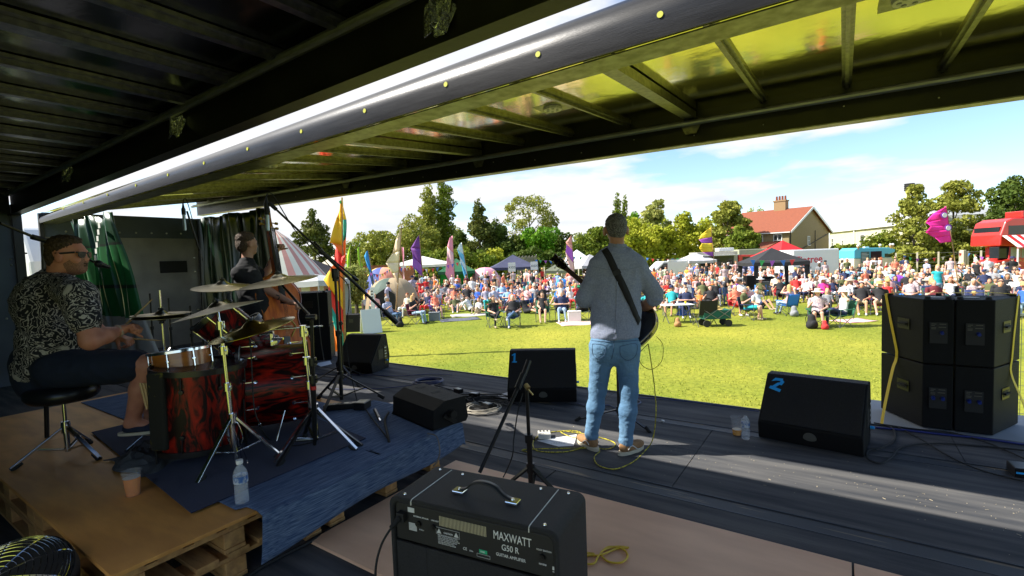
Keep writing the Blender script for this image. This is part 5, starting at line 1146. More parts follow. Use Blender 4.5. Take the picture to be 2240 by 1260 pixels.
mic_pencil('smaller silver pencil microphone hanging before the grey end wall', Q(401, 456, 4.75), -UP, .15, .014); cable([Q(401, 443, 4.75), Q(402, 436, 4.75), Q(408, 438, 4.76), Q(418, 470, 4.8), Q(430, 520, 4.9), Q(438, 560, 4.93)], .004, m_rubb, 'cable', 'short black cable looping over the farther overhead microphone')
# vocal mic for the bass player
vb = Gz(750, 836, 0); tp = Q(741, 600, 6.3); t = pole_stand('microphone_stand', 'slim black vocal microphone stand beyond the rug, one chrome leg showing', 'microphone stand', vb, tp, .22, .42, R(-10), m_blkm, .012)
b = B(); b.cyl(Q(694, 540, 6.1), Q(782, 613, 6.4), .010, n=10); b.cyl(Q(772, 605, 6.4), Q(784, 615, 6.4), .02, n=10); b.cyl(tp, Q(739, 580, 6.25), .015); b.build('boom_arm', m_blkm, t)
mic_dyn('black vocal microphone on the slanting boom left of the patchwork flag', Q(685, 529, 6.1), Q(706, 548, 6.12))
# drummer's vocal mic
b6 = Vector((*Q(92, 900, 3.7)[:2], .0)); tp6 = Q(93, 530, 3.62); t = pole_stand('microphone_stand', 'microphone stand rising behind the drummer\'s shoulder', 'microphone stand', b6, tp6, .25, .3, R(50), m_blkm, .012)
b = B(); b.cyl(Q(0, 488, 3.3), Q(85, 523, 3.6), .010, n=10); b.cyl(Q(70, 518, 3.55), Q(108, 528, 3.66), .02, n=12); b.cyl(Q(108, 528, 3.66), Q(205, 573, 3.62), .008, n=10); b.build('boom_arm', m_blkm, t)
mic_dyn('black vocal microphone held close to the drummer\'s mouth', Q(207, 574, 3.32), Q(240, 585, 3.4))
# foreground stand
fb_ = Gz(1163, 1090, .0); tp = Q(1152, 848, 3.04); t = pole_stand('microphone_stand', 'short worn black microphone stand with brass wing bolt behind the amplifier', 'microphone stand', fb_, tp, .2, .34, R(-8), m_blkm, .0135)
b = B(); b.cyl(Q(1157, 789, 3.12), Q(1146, 820, 3.08), .018, n=14); b.cyl(Q(1149, 812, 3.1), Q(1049, 1034, 2.86), .0115, n=12); b.cyl(Q(1145, 818, 3.08), Q(1132, 850, 3.04), .020, n=12); b.build('boom_arm', m_blkm, t, smooth=True, auto=40)
b = B(); b.cyl(Q(1150, 842, 3.0), Q(1156, 850, 2.98), .016, n=12); b.cyl(Q(1156, 852, 2.98), Q(1166, 864, 2.98), .005); b.build('wing_bolt', mat('brass_bolt', (.55, .42, .18), .35, .9), t)
cable([Q(1144, 860, 3.02), Q(1133, 900, 3.0), Q(1124, 960, 2.98), Q(1120, 1000, 2.95), Gz(1100, 1045, .01), Gz(1085, 1060, .02)], .004, m_rubb, 'cable', 'black cable hanging beside the short worn microphone stand')
# stand behind the guitarist
gb_ = Gz(1354, 919, 0); pole_stand('microphone_stand', 'tripod microphone stand hidden behind the guitarist, feet showing between his shoes', 'microphone stand', gb_, gb_+V(0, 0, 1.45), .10, .40, R(-28), m_blkm, .011, brace=False)
b = B(); c = Gz(1450, 923, 0); b.lathe([(.014, .0), (.0145, .016), (.0, .017)], 14, T(*c)); tag(b.build('bottle_cap', m_white, None, smooth=True, auto=40), 'white plastic bottle cap by the stand foot right of the guitarist', 'bottle cap')
for k, (px, d, lab) in enumerate(((322, 7.6, 'leftmost of the spare stands leaning near the grey end wall'), (362, 7.9, 'middle spare stand by the grey end wall'), (408, 7.4, 'spare stand nearest the overhead microphone, by the grey end wall'))):
    p = W(px, d, 0); pole_stand('spare_stand', lab, 'microphone stand', p, p+V(.03, 0, 1.2-.1*k), .3, .3, k, m_blkm, .014, grp='spare stands by the end wall')
# ---------------------------------------- small things
m_clr = mat('clear_plastic_cup', (.9, .9, .9), .05, alpha=.07, spec=1.); m_pet = mat('clear_bottle_plastic', (.85, .9, .95), .05, alpha=.14, spec=1., bump=.4, bscale=50)
def beer(label, p, h, r0, r1, fill, col):
    t = thing('plastic_cup', label, 'cup', p); b = B(); b.lathe([(.001, .001), (r0, .001), (r1, h), (r1+.003, h+.002), (r1+.003, h-.003), (r1-.001, h-.001), (r0-.001, .003), (.001, .003)], 28, cap=False); b.build('cup', m_clr, t, smooth=True, auto=50)
    b = B(); b.lathe([(.001, .0035), (r0-.0015, .0035), (r0+(r1-r0)*fill-.0015, h*fill), (.001, h*fill)], 28, cap=False); b.build('beer', mat('beer_'+label[:5], col, .15), t, smooth=True, auto=50)
    b = B(); b.lathe([(r0+(r1-r0)*fill-.002, h*fill+.0005), (.001, h*fill+.004)], 24, cap=False); b.build('foam', mat('beer_foam', (.7, .6, .45), .9), t)
beer('full plastic cup of amber beer standing on the riser plywood', Gz(291, 1083, ZR-.001), .135, .033, .045, .74, (.75, .24, .01))
beer('nearly empty plastic beer cup beside the water bottle right of the guitarist', Gz(1612, 951, .004), .15, .033, .047, .32, (.75, .33, .02))
def bottle(label, p, h, lab_col):
    s = h/.21; t = thing('water_bottle', label, 'bottle', p, group='small clear water bottles'); pr = [(.001, .002), (.026, .001), (.031, .008)]
    for i in range(7): z = .016+i*.013; pr += [(.0315, z), (.029, z+.0065)]
    pr += [(.032, .112), (.032, .135), (.031, .15), (.026, .165), (.015, .182), (.0125, .187), (.0125, .196)]
    b = B(); b.lathe([(r*s, z*s) for r, z in pr]+[((r-.0008)*s, z*s+.0004) for r, z in pr[::-1]], 28, cap=False); b.build('bottle', m_pet, t, smooth=True, auto=60)
    b = B(); b.lathe([(.0325*s, .104*s), (.0325*s, .138*s)], 28, cap=False); b.build('label', lab_col, t, smooth=True)
    b = B(); b.lathe([(.015*s, .194*s), (.0155*s, .212*s), (.001, .213*s)], 18); b.build('cap', m_white, t, smooth=True, auto=40) if 'on the rug' in label else None
m_lbl = mat('blue_bottle_label', (.03, .14, .42), .3, c2=(.6, .65, .7), scale=30, ramp=(.45, .55), alpha=.8)
bottle('capped clear water bottle standing on the rug edge near the chrome stand', Gz(530, 1100, ZR+.007), .225, m_lbl)
bottle('open clear water bottle with a blue label on the stage floor, right', Gz(1631, 961, .004), .21, m_lbl)
# towel
m_tow = mat('grey_towel', (.045, .048, .052), 1., c2=(.08, .085, .09), scale=10, bump=.6, bscale=150)
c = Gz(318, 1010, ZR)
b = B(); b.grid(lambda u, v: V(c.x-.26+.52*u+.05*math.sin(v*7), c.y-.14+.30*v+.03*math.sin(u*9), ZR+.008+max(0, .085*math.sin(PI*u)**.6*math.sin(PI*v)**.7*(1+.6*noise.noise(Vector((u*7, v*5, 1))))+.03*noise.noise(Vector((u*14, v*12, 4)))*math.sin(PI*u)*math.sin(PI*v))), 40, 30)
tag(b.build('towel', m_tow, None, smooth=True, solid=.006), 'crumpled dark grey towel dropped on the carpet beside the stool', 'towel')
# stick bag on the floor tom
t = wthing('stick_bag', 'yellow and black stick bag with spare drumsticks hung on the floor tom', 'bag', Q(335, 880, 3.0)); b = B(); a_ = Q(338, 815, 2.96); e_ = Q(352, 985, 2.98)
b.bar(a_+CRH*.01, e_, .10, .05, up=CFH); b.build('pouch', mat('bag_fabric', (.012, .011, .006), .9, c2=(.16, .14, .012), scale=14, ramp=(.62, .7)), t, bev=.015)
b = B()
for k in range(3): b.cyl(Q(307+k*7, 838, 2.96), Q(322+k*6, 895, 2.97), .0075, n=8)
b.build('spare_stick', m_stick, t, smooth=True, auto=40)
# papers, DI box
def paper(label, pts, z=.006, cat='paper', name='paper'): 
    P = [Gz(*p, z) for p in pts]; b = B(); b.quad(*P); return tag(b.build(name, mat('paper_white', (.72, .74, .76), .8), None, solid=.0006), label, cat)
pp = paper('white handwritten set list on the floor at the guitarist\'s feet', [(1175, 964), (1262, 950), (1255, 975), (1222, 977)], cat='set list', name='set_list')
b = B(); rr_ = random.Random(3)
for i in range(6):
    x0, y0 = 1205+i*6, 971-i*3.2
    for k in range(6): p = Gz(x0+k*5.5, y0-.4*k+rr_.uniform(-.6, .6), .0072); b.bar(p, p+V(.010, .004+rr_.uniform(-.006, .006), 0), .0022, .0004)
w_ = b.build('handwriting', m_black, pp)
paper('blank white sheet on the floor left of the far monitor', [(688, 795), (722, 789), (726, 796), (702, 802)])
paper('white sheet half under the monitor taped with 1', [(1086, 866), (1112, 857), (1113, 872), (1100, 871)])
t = wthing('pedal_box', 'small white effects box with black print next to the set list', 'effects pedal', Gz(1195, 958, 0)); p0 = Gz(1178, 962, .004); M = MX(p0, CRH, CFH, UP); b = B(); b.box((0, 0, 0), (.105, .10, .045), M); b.build('case', mat('cream_case', (.62, .6, .54), .5), t, bev=.004)
b = B()
for x_ in (.02, .05, .08): b.cyl(M @ V(x_, .07, .045), M @ V(x_, .07, .052), .007, n=10)
for k in range(4): b.box((.015+.022*k, .02, .0452), (.03+.022*k, .024, .046), M)
b.build('knob', m_blkm, t)
# cables on the floor
def floorc(label, pts, r, m, z=.012, seg=7): return cable([Gz(x, y, z+.003*(i % 2)) for i, (x, y) in enumerate(pts)], r, m, 'cable', label, seg)
m_bluec = mat('blue_cable', (.012, .03, .13), .45)
floorc('blue cable winding from the far monitor to the coil on the deck', [(690, 818), (790, 820), (870, 822), (940, 818), (990, 820)], .005, m_bluec)
floorc('dark blue loop of cable round the far tripod feet', [(905, 842), (850, 848), (790, 851), (735, 851), (715, 846), (730, 836), (755, 830), (762, 812)], .005, m_bluec)
floorc('black lead running from the blue coil to the heap of adaptors', [(950, 842), (970, 848), (986, 852), (1000, 858)], .005, m_rubb)
def coil(label, cx_, cy_, rx, n, r, m, z=.01, sx=1., tangle=.15, name='cable_coil'):
    c = Gz(cx_, cy_, z); P = []; g = random.Random(int(cx_))
    for i in range(n*14):
        a = 2*PI*i/14; k = rx*(1+tangle*math.sin(i*.37)+g.uniform(-.04, .04)); P.append(c+CRH*k*math.cos(a)*sx+CFH*k*math.sin(a)+V(0, 0, .008*(i/14/n*5)+g.uniform(0, .006)))
    b = B(); b.tube(P, r, 5); return tag(b.build(name, m, None, smooth=True), label, 'cable coil')
coil('neat coil of dark blue cable lying on the deck', 937, 838, .13, 6, .006, m_bluec, sx=1.3)
coil('coil of pale grey twisted flex at the front of the cable heap', 1055, 898, .15, 7, .005, mat('beige_flex', (.36, .33, .27), .6), sx=1.15)
coil('black coiled lead at the left of the cable heap', 1005, 876, .11, 5, .006, m_rubb, sx=1.4, tangle=.3)
coil('black tangled lead at the back of the cable heap', 1062, 882, .16, 6, .006, m_rubb, sx=1.3, tangle=.4)
for px, py, l in ((1003, 860, 'black power adaptor with a plug on the cable heap, left'), (1038, 870, 'power adaptor with a white label in the middle of the cable heap'), (1066, 893, 'grey-labelled adaptor block inside the pale coil')):
    t = wthing('power_adaptor', l, 'adaptor', Gz(px, py, 0), 'adaptors on the cable heap'); M = T(*Gz(px, py, .02)) @ RZ(px*.1); b = B(); b.cbox((0, 0, .03), (.11, .065, .05), M); b.build('case', m_blkm, t, bev=.006); b = B(); b.cbox((0, 0, .0556), (.07, .045, .001), M); b.build('label', m_white if 'white' in l else m_lip, t)
floorc('black cable trailing from the heap towards monitor 1', [(1075, 868), (1090, 880), (1108, 888), (1115, 880), (1140, 888)], .005, m_rubb)
floorc('thick black cable looping on the deck beside the second monitor', [(1912, 925), (1950, 935), (1958, 960), (1930, 978), (1900, 985), (1898, 1003), (1925, 1013), (1950, 1000), (1972, 978), (2040, 970), (2140, 975), (2240, 985)], .0065, m_rubb)
floorc('black cable running diagonally across the deck to the right corner', [(1960, 932), (2010, 958), (2080, 1000), (2150, 1030), (2240, 1053)], .005, m_rubb)
floorc('bundle of blue cable along the stage edge below the speaker stack', [(1915, 935), (1990, 942), (2060, 950), (2140, 958), (2240, 972)], .008, mat('bright_blue_cable', (.01, .02, .16), .5))
floorc('black cable lying over the blue bundle below the stack', [(1930, 928), (2000, 938), (2080, 946), (2150, 965), (2200, 985), (2240, 1003)], .005, m_rubb)
floorc('blue cable behind the guitarist\'s feet', [(1262, 822+60), (1300, 890), (1330, 886), (1350, 893), (1380, 889), (1402, 880), (1396, 870), (1500, 878), (1560, 886), (1660, 900)], .005, m_bluec)
floorc('yellow cable in a bow-shaped loop on the pale plywood', [(1268, 1180), (1280, 1205), (1298, 1215), (1320, 1212), (1350, 1200), (1375, 1198), (1345, 1196), (1315, 1208), (1330, 1228), (1360, 1230), (1373, 1215), (1360, 1200), (1330, 1197), (1310, 1215), (1300, 1232), (1282, 1232), (1280, 1218), (1300, 1212), (1270, 1208)], .005, mat('yellow_flex', (.75, .5, .02), .5), z=.024)
cable([Gz(850, 902, ZR+.02), Gz(842, 920, ZR+.02), Gz(850, 960, ZR+.02), Q(852, 985, 3.32), Q(846, 1010, 3.3), Q(810, 1070, 3.22), Q(770, 1110, 3.2), Gz(700, 1172, .012), Gz(620, 1215, .012), Gz(560, 1248, .012), Gz(520, 1280, .012)], .009, m_rubb, 'cable', 'thick black cable flowing off the rug down to the floor', 8)
cable([Gz(790, 880, ZR+.02), Gz(810, 910, ZR+.02), Gz(845, 955, ZR+.02), Q(865, 985, 3.3), Q(870, 1015, 3.25), Q(866, 1050, 3.2)], .006, m_rubb, 'cable', 'thinner black cable hanging over the rug edge by the amplifier')
cable([Gz(935, 948, ZR+.02), Gz(955, 955, ZR+.01), Q(962, 985, 3.1), Q(958, 1005, 3.08), Q(948, 1020, 3.05)], .0045, mat('grey_flex', (.12, .11, .10), .6), 'cable', 'grey flex dropping from the small monitor box over the rug')
c0 = Gz(820, 900, ZR+.02); t = wthing('cable_connector', 'black and silver line connector on the rug left of the small monitor', 'connector', c0); b = B(); b.cyl(Gz(820, 897, ZR+.03), Gz(829, 915, ZR+.03), .014, n=12); b.build('barrel', m_blkm, t, smooth=True, auto=40); b = B(); b.cyl(Gz(829, 915, ZR+.03), Gz(832, 922, ZR+.03), .010, n=12); b.build('sleeve', m_chrome, t, smooth=True, auto=40)
# power strip and boxes on the rug by the tripod
t = wthing('power_strip', 'black power strip with sockets half hidden by the boom stand', 'power strip', Gz(750, 895, ZR)); M = T(*Gz(750, 893, ZR+.012)) @ RZ(CAMANG+.15); b = B(); b.cbox((0, 0, .02), (.30, .07, .045), M); b.build('case', m_blkm, t, bev=.006); b = B()
for k in range(4): b.cbox((-.1+.065*k, 0, .0435), (.035, .04, .002), M)
b.build('socket', m_lip, t)
t = wthing('small_box', 'small black box with a pale lid behind the small monitor', 'box', Gz(793, 892, ZR)); M = T(*Gz(793, 893, ZR+.012)) @ RZ(CAMANG-.2); b = B(); b.cbox((0, 0, .03), (.10, .12, .06), M); b.build('case', m_blkm, t, bev=.005); b = B(); b.cbox((0, 0, .0605), (.075, .09, .002), M); b.build('lid', m_lip, t)
t = wthing('pedal_box', 'dark metal floor box with blue edge at the far right of the deck', 'floor box', Gz(2235, 1040, 0)); M = T(*Gz(2240, 1038, .004)) @ RZ(.1); b = B(); b.cbox((0.06, 0, .03), (.25, .14, .06), M); b.build('case', m_blkm, t, bev=.005); b = B(); b.cbox((.06, -.0712, .03), (.24, .002, .012), M); b.build('edge', m_blue, t)
# floor fan, bottom left
fc_ = Vector((-2.73, .40, .30)); t = wthing('floor_fan', 'chrome wire cage of a floor fan at the bottom left corner', 'fan', fc_); fn = (UP*.80+CRH*.10-CFH*.45).normalized(); x_, y_, n_ = frame(fn)
def dome(rr, ph): return .19*math.cos(ph), .11*math.sin(ph)
for k in range(14):
    ph = PI/2*k/14; r_, h_ = .215*math.cos(ph), .085*math.sin(ph); b = B() if k == 0 else b; b.torus(fc_+fn*h_, max(r_, .01), .0022, fn, 56, 5)
b.build('cage_ring', m_chrome, t, smooth=True)
b = B()
for k in range(10):
    a = 2*PI*k/10; b.tube([fc_+(x_*math.cos(a)+y_*math.sin(a))*.215*math.cos(ph)+fn*.085*math.sin(ph) for ph in [PI/2*i/10 for i in range(11)]], .0025, 5)
b.build('cage_spoke', m_chrome, t, smooth=True)
b = B(); b.lathe([(.21, -.09), (.222, -.05), (.222, 0), (.215, .0)], 48, MX(fc_, x_, y_, fn)); b.build('housing', m_black, t, smooth=True, auto=40)
b = B()
for k in range(4): a = PI/2*k; b.bar(fc_-fn*.02, fc_-fn*.03+(x_*math.cos(a)+y_*math.sin(a))*.17, .10, .004, up=fn)
b.build('blade', m_blkm, t)
for s_ in (-1, 1): b = B(); b.bar(fc_+x_*s_*.22-fn*.03, Vector((fc_.x+x_.x*s_*.22, fc_.y+x_.y*s_*.22, .01)), .02); b.build('leg', m_blkm, t)
# =====================================================  THE FIELD
def Hz(px, py, d): return CZ+(yh(px)-py)*d/F          # height of a place in the photograph at distance d
m_grass = mat('meadow_grass', (.175, .22, .032), .95, c2=(.345, .335, .055), scale=.22, detail=12, ramp=(.36, .68), bump=1., bscale=9, spec=.1)
g = m_grass.node_tree; nz = g.nodes.new('ShaderNodeTexNoise'); nz.inputs['Scale'].default_value = 14; nz.inputs['Detail'].default_value = 8
mxg = g.nodes.new('ShaderNodeMixRGB'); mxg.blend_type = 'MULTIPLY'; mxg.inputs[0].default_value = .8; rpg = g.nodes.new('ShaderNodeValToRGB'); rpg.color_ramp.elements[0].position = .3; rpg.color_ramp.elements[1].position = .7; rpg.color_ramp.elements[0].color = (.55, .58, .45, 1); rpg.color_ramp.elements[1].color = (1.2, 1.15, .9, 1)
tcg = g.nodes.new('ShaderNodeTexCoord'); g.links.new(tcg.outputs['Object'], nz.inputs['Vector']); g.links.new(nz.outputs['Fac'], rpg.inputs[0]); pb = g.nodes['Principled BSDF']; src = pb.inputs['Base Color'].links[0].from_socket
g.links.new(src, mxg.inputs[1]); g.links.new(rpg.outputs[0], mxg.inputs[2]); g.links.new(mxg.outputs[0], pb.inputs['Base Color'])
b = B(); b.grid(lambda u, v: V(-900+1800*u, -900+1800*v, GZ+.0), 4, 4); tag(b.build('ground', m_grass, None), 'sunlit yellow-green grass field', None, kind='structure')
m_blade = mat('grass_blade', (.18, .25, .022), .9, c2=(.36, .36, .06), scale=.8, spec=.1)
b = B(); gr_ = np.random.RandomState(5); n = 26000
d_ = 8.6+18*gr_.rand(n)**1.3; px_ = gr_.uniform(840, 2240, n)
v = []; f = []
for i in range(n):
    p = W(px_[i], d_[i]); a = gr_.rand()*6.28; h = .015+.035*gr_.rand(); w = .005+.005*gr_.rand(); c, s = math.cos(a)*w, math.sin(a)*w; lx, ly = gr_.uniform(-.03, .03, 2)
    k = len(v); v += [(p.x-c, p.y-s, GZ), (p.x+c, p.y+s, GZ), (p.x+lx, p.y+ly, GZ+h)]; f.append((k, k+1, k+2))
tag(_mesh0('grass', v, f, m_blade), 'short grass tufts covering the field in front of the crowd', 'grass', kind='stuff')

# ---------------------------------------- trees
def leafm(name, c, c2, tr=.25):
    m = mat(name, c, .7, c2=c2, scale=.6, detail=6, ramp=(.35, .65), spec=.2); t = m.node_tree; pb = t.nodes['Principled BSDF']; o = t.nodes['Material Output']
    tl = t.nodes.new('ShaderNodeBsdfTranslucent'); ms = t.nodes.new('ShaderNodeMixShader'); ms.inputs[0].default_value = tr
    s = pb.inputs['Base Color'].links[0].from_socket; t.links.new(s, tl.inputs[0]); t.links.new(pb.outputs[0], ms.inputs[1]); t.links.new(tl.outputs[0], ms.inputs[2]); t.links.new(ms.outputs[0], o.inputs[0]); return m
LM = dict(dark=leafm('dark_leaf', (.045, .085, .012), (.11, .15, .02)), mid=leafm('mid_leaf', (.11, .17, .015), (.22, .26, .03)), lime=leafm('yellow_green_leaf', (.28, .33, .02), (.42, .42, .04)),
          olive=leafm('olive_leaf', (.20, .23, .035), (.34, .34, .06)), fir=leafm('fir_needle', (.08, .105, .02), (.16, .17, .035)), brite=leafm('bright_leaf', (.07, .21, .012), (.18, .34, .02)), pale=leafm('pale_leaf', (.27, .31, .07), (.42, .42, .12)))
m_bark = mat('bark', (.09, .075, .055), .9, c2=(.16, .13, .10), scale=3, stretch=(1, 1, .2))
TR = np.random.RandomState(11)
def tree(label, px, d, top, wpx, leaf, kind='round', base=None, n=3500, ls=.42, asp=1., name='tree', trunk=True, cat='tree', group='trees beyond the crowd', z0=GZ):
    p = W(px, d, z0); H = Hz(px, top, d)-z0; Rr = wpx/2*d/F*(1.12 if kind == 'round' else 1); t = thing(name, label, cat, p, 0, group)
    blobs = []; n = int(n*1.35)
    if kind in ('pine', 'fir'): Rr *= 1.2
    if kind == 'poplar': Rr *= 1.3
    if kind == 'poplar':
        for i in range(46): z = H*(.10+.88*i/46); rr = Rr*min(1, (1-i/46)**.32*1.4)*(.8+.2*math.sin(i)); a = TR.rand()*6.28; blobs.append((rr*.35*math.cos(a), rr*.35*math.sin(a), z, rr*.75, rr*.75, H*.05))
    elif kind == 'fir':
        for i in range(60):
            fr = TR.rand()**.8; z = H*(.12+.86*fr); rr = Rr*(1-fr)**.85+.15; a = TR.rand()*6.28; q = TR.uniform(.3, .95); blobs.append((rr*q*math.cos(a), rr*q*math.sin(a), z-.12*rr*q, rr*.32+.25, rr*.32+.25, .5+.12*rr))
    elif kind == 'pine':
        for i in range(70):
            fr = TR.rand(); z = H*(.16+.81*fr); rr = Rr*(.45+.55*math.sin(PI*min(1, fr*1.15+.05)))*(1 if fr < .85 else .7); a = TR.rand()*6.28; q = TR.uniform(.25, .85); blobs.append((rr*q*math.cos(a), rr*q*math.sin(a), z, rr*.33, rr*.33, H*.05))
    elif kind == 'airy':
        for i in range(64):
            a = TR.rand()*6.28; fr = TR.rand(); rr = Rr*(.25+.75*math.sin(PI*(.15+.75*fr))); q = TR.uniform(.45, 1)**.6; blobs.append((rr*q*math.cos(a), rr*q*math.sin(a), H*(.42+.56*fr), Rr*.20, Rr*.20, H*.05))
    elif kind == 'birch':
        for i in range(54):
            fr = TR.rand(); z = H*(.2+.77*fr); rr = Rr*(1.05-fr)**.6; a = TR.rand()*6.28; q = TR.uniform(.3, 1); blobs.append((rr*q*math.cos(a), rr*q*math.sin(a), z-.1*rr*q, Rr*TR.uniform(.14, .26), Rr*TR.uniform(.14, .26), H*TR.uniform(.03, .07)))
    elif kind == 'hedge':
        for i in range(120):
            x = TR.uniform(-1, 1); hh = H*(.95+.12*math.sin(x*5+px)+.07*TR.randn())*(1 if abs(x) < .75 else 1.9-1.2*abs(x)); blobs.append((x*Rr, TR.uniform(-1, 1)*Rr*.25, max(.3, hh*TR.uniform(.05, 1)**.6-H*.08), max(Rr*.10, .7), max(Rr*.10, .7), H*.11))
    else:
        for i in range(44):
            u = TR.randn(3); u /= np.linalg.norm(u); q = TR.uniform(.35, .95); rx = Rr*.82; rz = H*.42; blobs.append((u[0]*rx*q, u[1]*rx*q, H*.55+u[2]*rz*q*(1 if u[2] > 0 else .95), Rr*TR.uniform(.16, .3), Rr*TR.uniform(.16, .3), H*TR.uniform(.07, .13)))
    bl = np.array(blobs); ca, sa = math.cos(CAMANG), math.sin(CAMANG)
    bx = bl[:, 0]*ca-bl[:, 1]*sa; by = bl[:, 0]*sa+bl[:, 1]*ca; bl[:, 0], bl[:, 1] = bx, by
    wt = bl[:, 3]**2; idx = TR.choice(len(bl), n, p=wt/wt.sum()); u = TR.randn(n, 3); u /= np.linalg.norm(u, axis=1)[:, None]; r = TR.uniform(.45, 1.08, n)[:, None]**.6
    C = bl[idx, :3]+u*bl[idx, 3:6]*r; C[:, 2] = np.maximum(C[:, 2], .1)
    a = TR.randn(n, 3)+u*.6; a /= np.linalg.norm(a, axis=1)[:, None]; w = np.cross(a, TR.randn(n, 3)); w /= np.linalg.norm(w, axis=1)[:, None]; q = np.cross(a, w); s = (ls*TR.uniform(.5, 1.2, n)*.5)[:, None]
    vv = np.stack([C-w*s-q*s*.5, C+w*s*.2-q*s, C+w*s+q*s*.4, C-w*s*.3+q*s], 1).reshape(-1, 3); ff = np.arange(4*n).reshape(-1, 4)
    cr = _mesh0('crown', vv, ff, leaf, t)
    if trunk:
        b = B(); r0 = max(.12, H*.018)
        b.tube([(0, 0, -.3), (.02*H*.3, 0, H*.3), (0, .01*H, H*.6), (0, 0, H*.85)], [r0, r0*.8, r0*.5, r0*.15], 7)
        for i in TR.choice(len(bl), 9, replace=False):
            e = bl[i]; zz = max(.2*H, min(.75*H, e[2]*.7)); b.tube([(0, 0, zz), (e[0]*.5, e[1]*.5, (zz+e[2])/2+.1), (e[0], e[1], e[2])], [r0*.4, r0*.25, r0*.08], 5)
        b.build('trunk', m_bark, t, smooth=True)
    return t
tree('dark layered pine standing alone at the left of the tree line', 690, 88, 457, 78, LM['fir'], 'pine', n=5200, ls=.40, name='pine_tree')
tree('small round tree just right of the lone pine', 780, 100, 525, 60, LM['mid'], n=1500)
tree('broad light green tree left of the poplars', 905, 84, 478, 125, LM['olive'], n=6000, ls=.36)
tree('lower green tree at the left foot of the broad light tree', 835, 80, 500, 100, LM['olive'], n=4000)
tree('left and slimmer column of the two tall poplars', 943, 96, 404, 40, LM['olive'], 'poplar', n=5200, ls=.42, name='poplar_tree')
tree('right and taller column of the two tall poplars', 976, 98, 388, 44, LM['mid'], 'poplar', n=5600, ls=.42, name='poplar_tree')
tree('dark tree close against the right poplar', 1012, 92, 486, 52, LM['dark'], n=2600)
tree('tall ragged fir with a thin pointed top', 1051, 90, 430, 80, LM['fir'], 'fir', n=5200, name='fir_tree')
tree('dark round tree directly right of the ragged fir', 1088, 92, 470, 76, LM['dark'], n=4200)
tree('low bright bush below the dark trees behind the navy gazebo', 1075, 72, 545, 60, LM['lime'], 'hedge', n=1600, trunk=False, name='bush', cat='bush')
tree('tall airy spreading tree with bare limbs showing', 1160, 98, 432, 118, LM['olive'], 'airy', n=4200, ls=.34)
tree('dense green tree under the airy spreading tree', 1180, 88, 492, 110, LM['brite'], n=5200)
tree('very dark tree filling the gap left of the dense green tree', 1130, 90, 508, 90, LM['dark'], n=4200)
tree('dark tree left of the tented hedge and right of the dense green tree', 1232, 92, 506, 60, LM['dark'], n=2400)
tree('mid green tree behind the purple streamer flag', 1268, 80, 515, 90, LM['mid'], n=4200)
tree('green tree just left of the guitarist\'s head', 1312, 82, 492, 80, LM['mid'], n=4200)
tree('left of the two thin distant poplars above the guitarist', 1353, 120, 421, 18, LM['mid'], 'poplar', n=1800, name='poplar_tree')
tree('right of the two thin distant poplars above the guitarist', 1369, 122, 426, 16, LM['mid'], 'poplar', n=1600, name='poplar_tree')
tree('bright green round tree right of the guitarist\'s head', 1392, 86, 460, 74, LM['brite'], n=4600)
tree('pale drooping birch right of the guitarist', 1432, 78, 433, 95, LM['pale'], 'birch', n=4200, name='birch_tree')
tree('long yellow-green hedge right of the guitarist', 1490, 68, 478, 190, LM['lime'], 'hedge', n=9500, ls=.36, trunk=False, name='hedge', cat='hedge')
tree('lower yellow-green hedge behind the white van', 1405, 66, 505, 90, LM['lime'], 'hedge', n=4600, trunk=False, name='hedge', cat='hedge')
tree('upright shrubby tree with shoots rising left of the house', 1592, 62, 442, 130, LM['olive'], 'birch', n=6500, ls=.36)
tree('rounded shrub in front of the house\'s left end', 1622, 58, 492, 86, LM['mid'], n=5200, ls=.34)
tree('sparse grey-green pine above the house\'s left roof end', 1652, 100, 455, 48, LM['pale'], 'airy', n=1100, ls=.3, name='pine_tree')
tree('slender birch left of the magenta flag under the chimney', 1998, 50, 408, 118, LM['olive'], 'birch', n=5200, ls=.27, name='birch_tree')
tree('wider birch directly behind the magenta flag', 2085, 52, 396, 165, LM['olive'], 'birch', n=6400, ls=.27, name='birch_tree')
tree('scrubby bushes left of the ice cream van and factory wall', 1930, 58, 508, 70, LM['mid'], 'hedge', n=3600, ls=.3, trunk=False, name='bush', cat='bush')
tree('long scrubby bank of bushes between the magenta flag and bus', 2080, 50, 515, 250, LM['olive'], 'hedge', n=11000, ls=.28, trunk=False, name='bush', cat='bush')
tree('dark oak crowding in above the red bus at the right edge', 2222, 46, 378, 130, LM['dark'], n=9500, ls=.26, name='oak_tree')
tree('low clipped hedge behind the van between bus and house', 1860, 62, 535, 90, LM['mid'], 'hedge', n=2400, trunk=False, name='hedge', cat='hedge')
tree('dull hedge along the far left field edge', 640, 95, 562, 220, LM['olive'], 'hedge', n=3600, trunk=False, name='hedge', cat='hedge')
tree('broad band of yellow-green trees closing the gap between the guitarist and house', 1500, 84, 470, 300, LM['lime'], 'hedge', n=9000, ls=.45, trunk=False, name='tree_belt', cat='trees')
tree('dark green belt of trees behind the navy gazebo and guitarist', 1240, 104, 500, 330, LM['mid'], 'hedge', n=8000, ls=.5, trunk=False, name='tree_belt', cat='trees')
tree('olive green belt of trees behind the flags left of centre', 890, 108, 505, 290, LM['olive'], 'hedge', n=7000, ls=.5, trunk=False, name='tree_belt', cat='trees')
tree('leafy pale willow bush beside the patchwork flag', 775, 28, 570, 86, LM['pale'], 'round', n=5200, ls=.13, name='willow_bush', cat='bush', group='bushes in the field')
tree('shaggy green hedge behind the pink and blue flags', 1000, 70, 538, 170, LM['mid'], 'hedge', n=5600, trunk=False, name='hedge', cat='hedge')
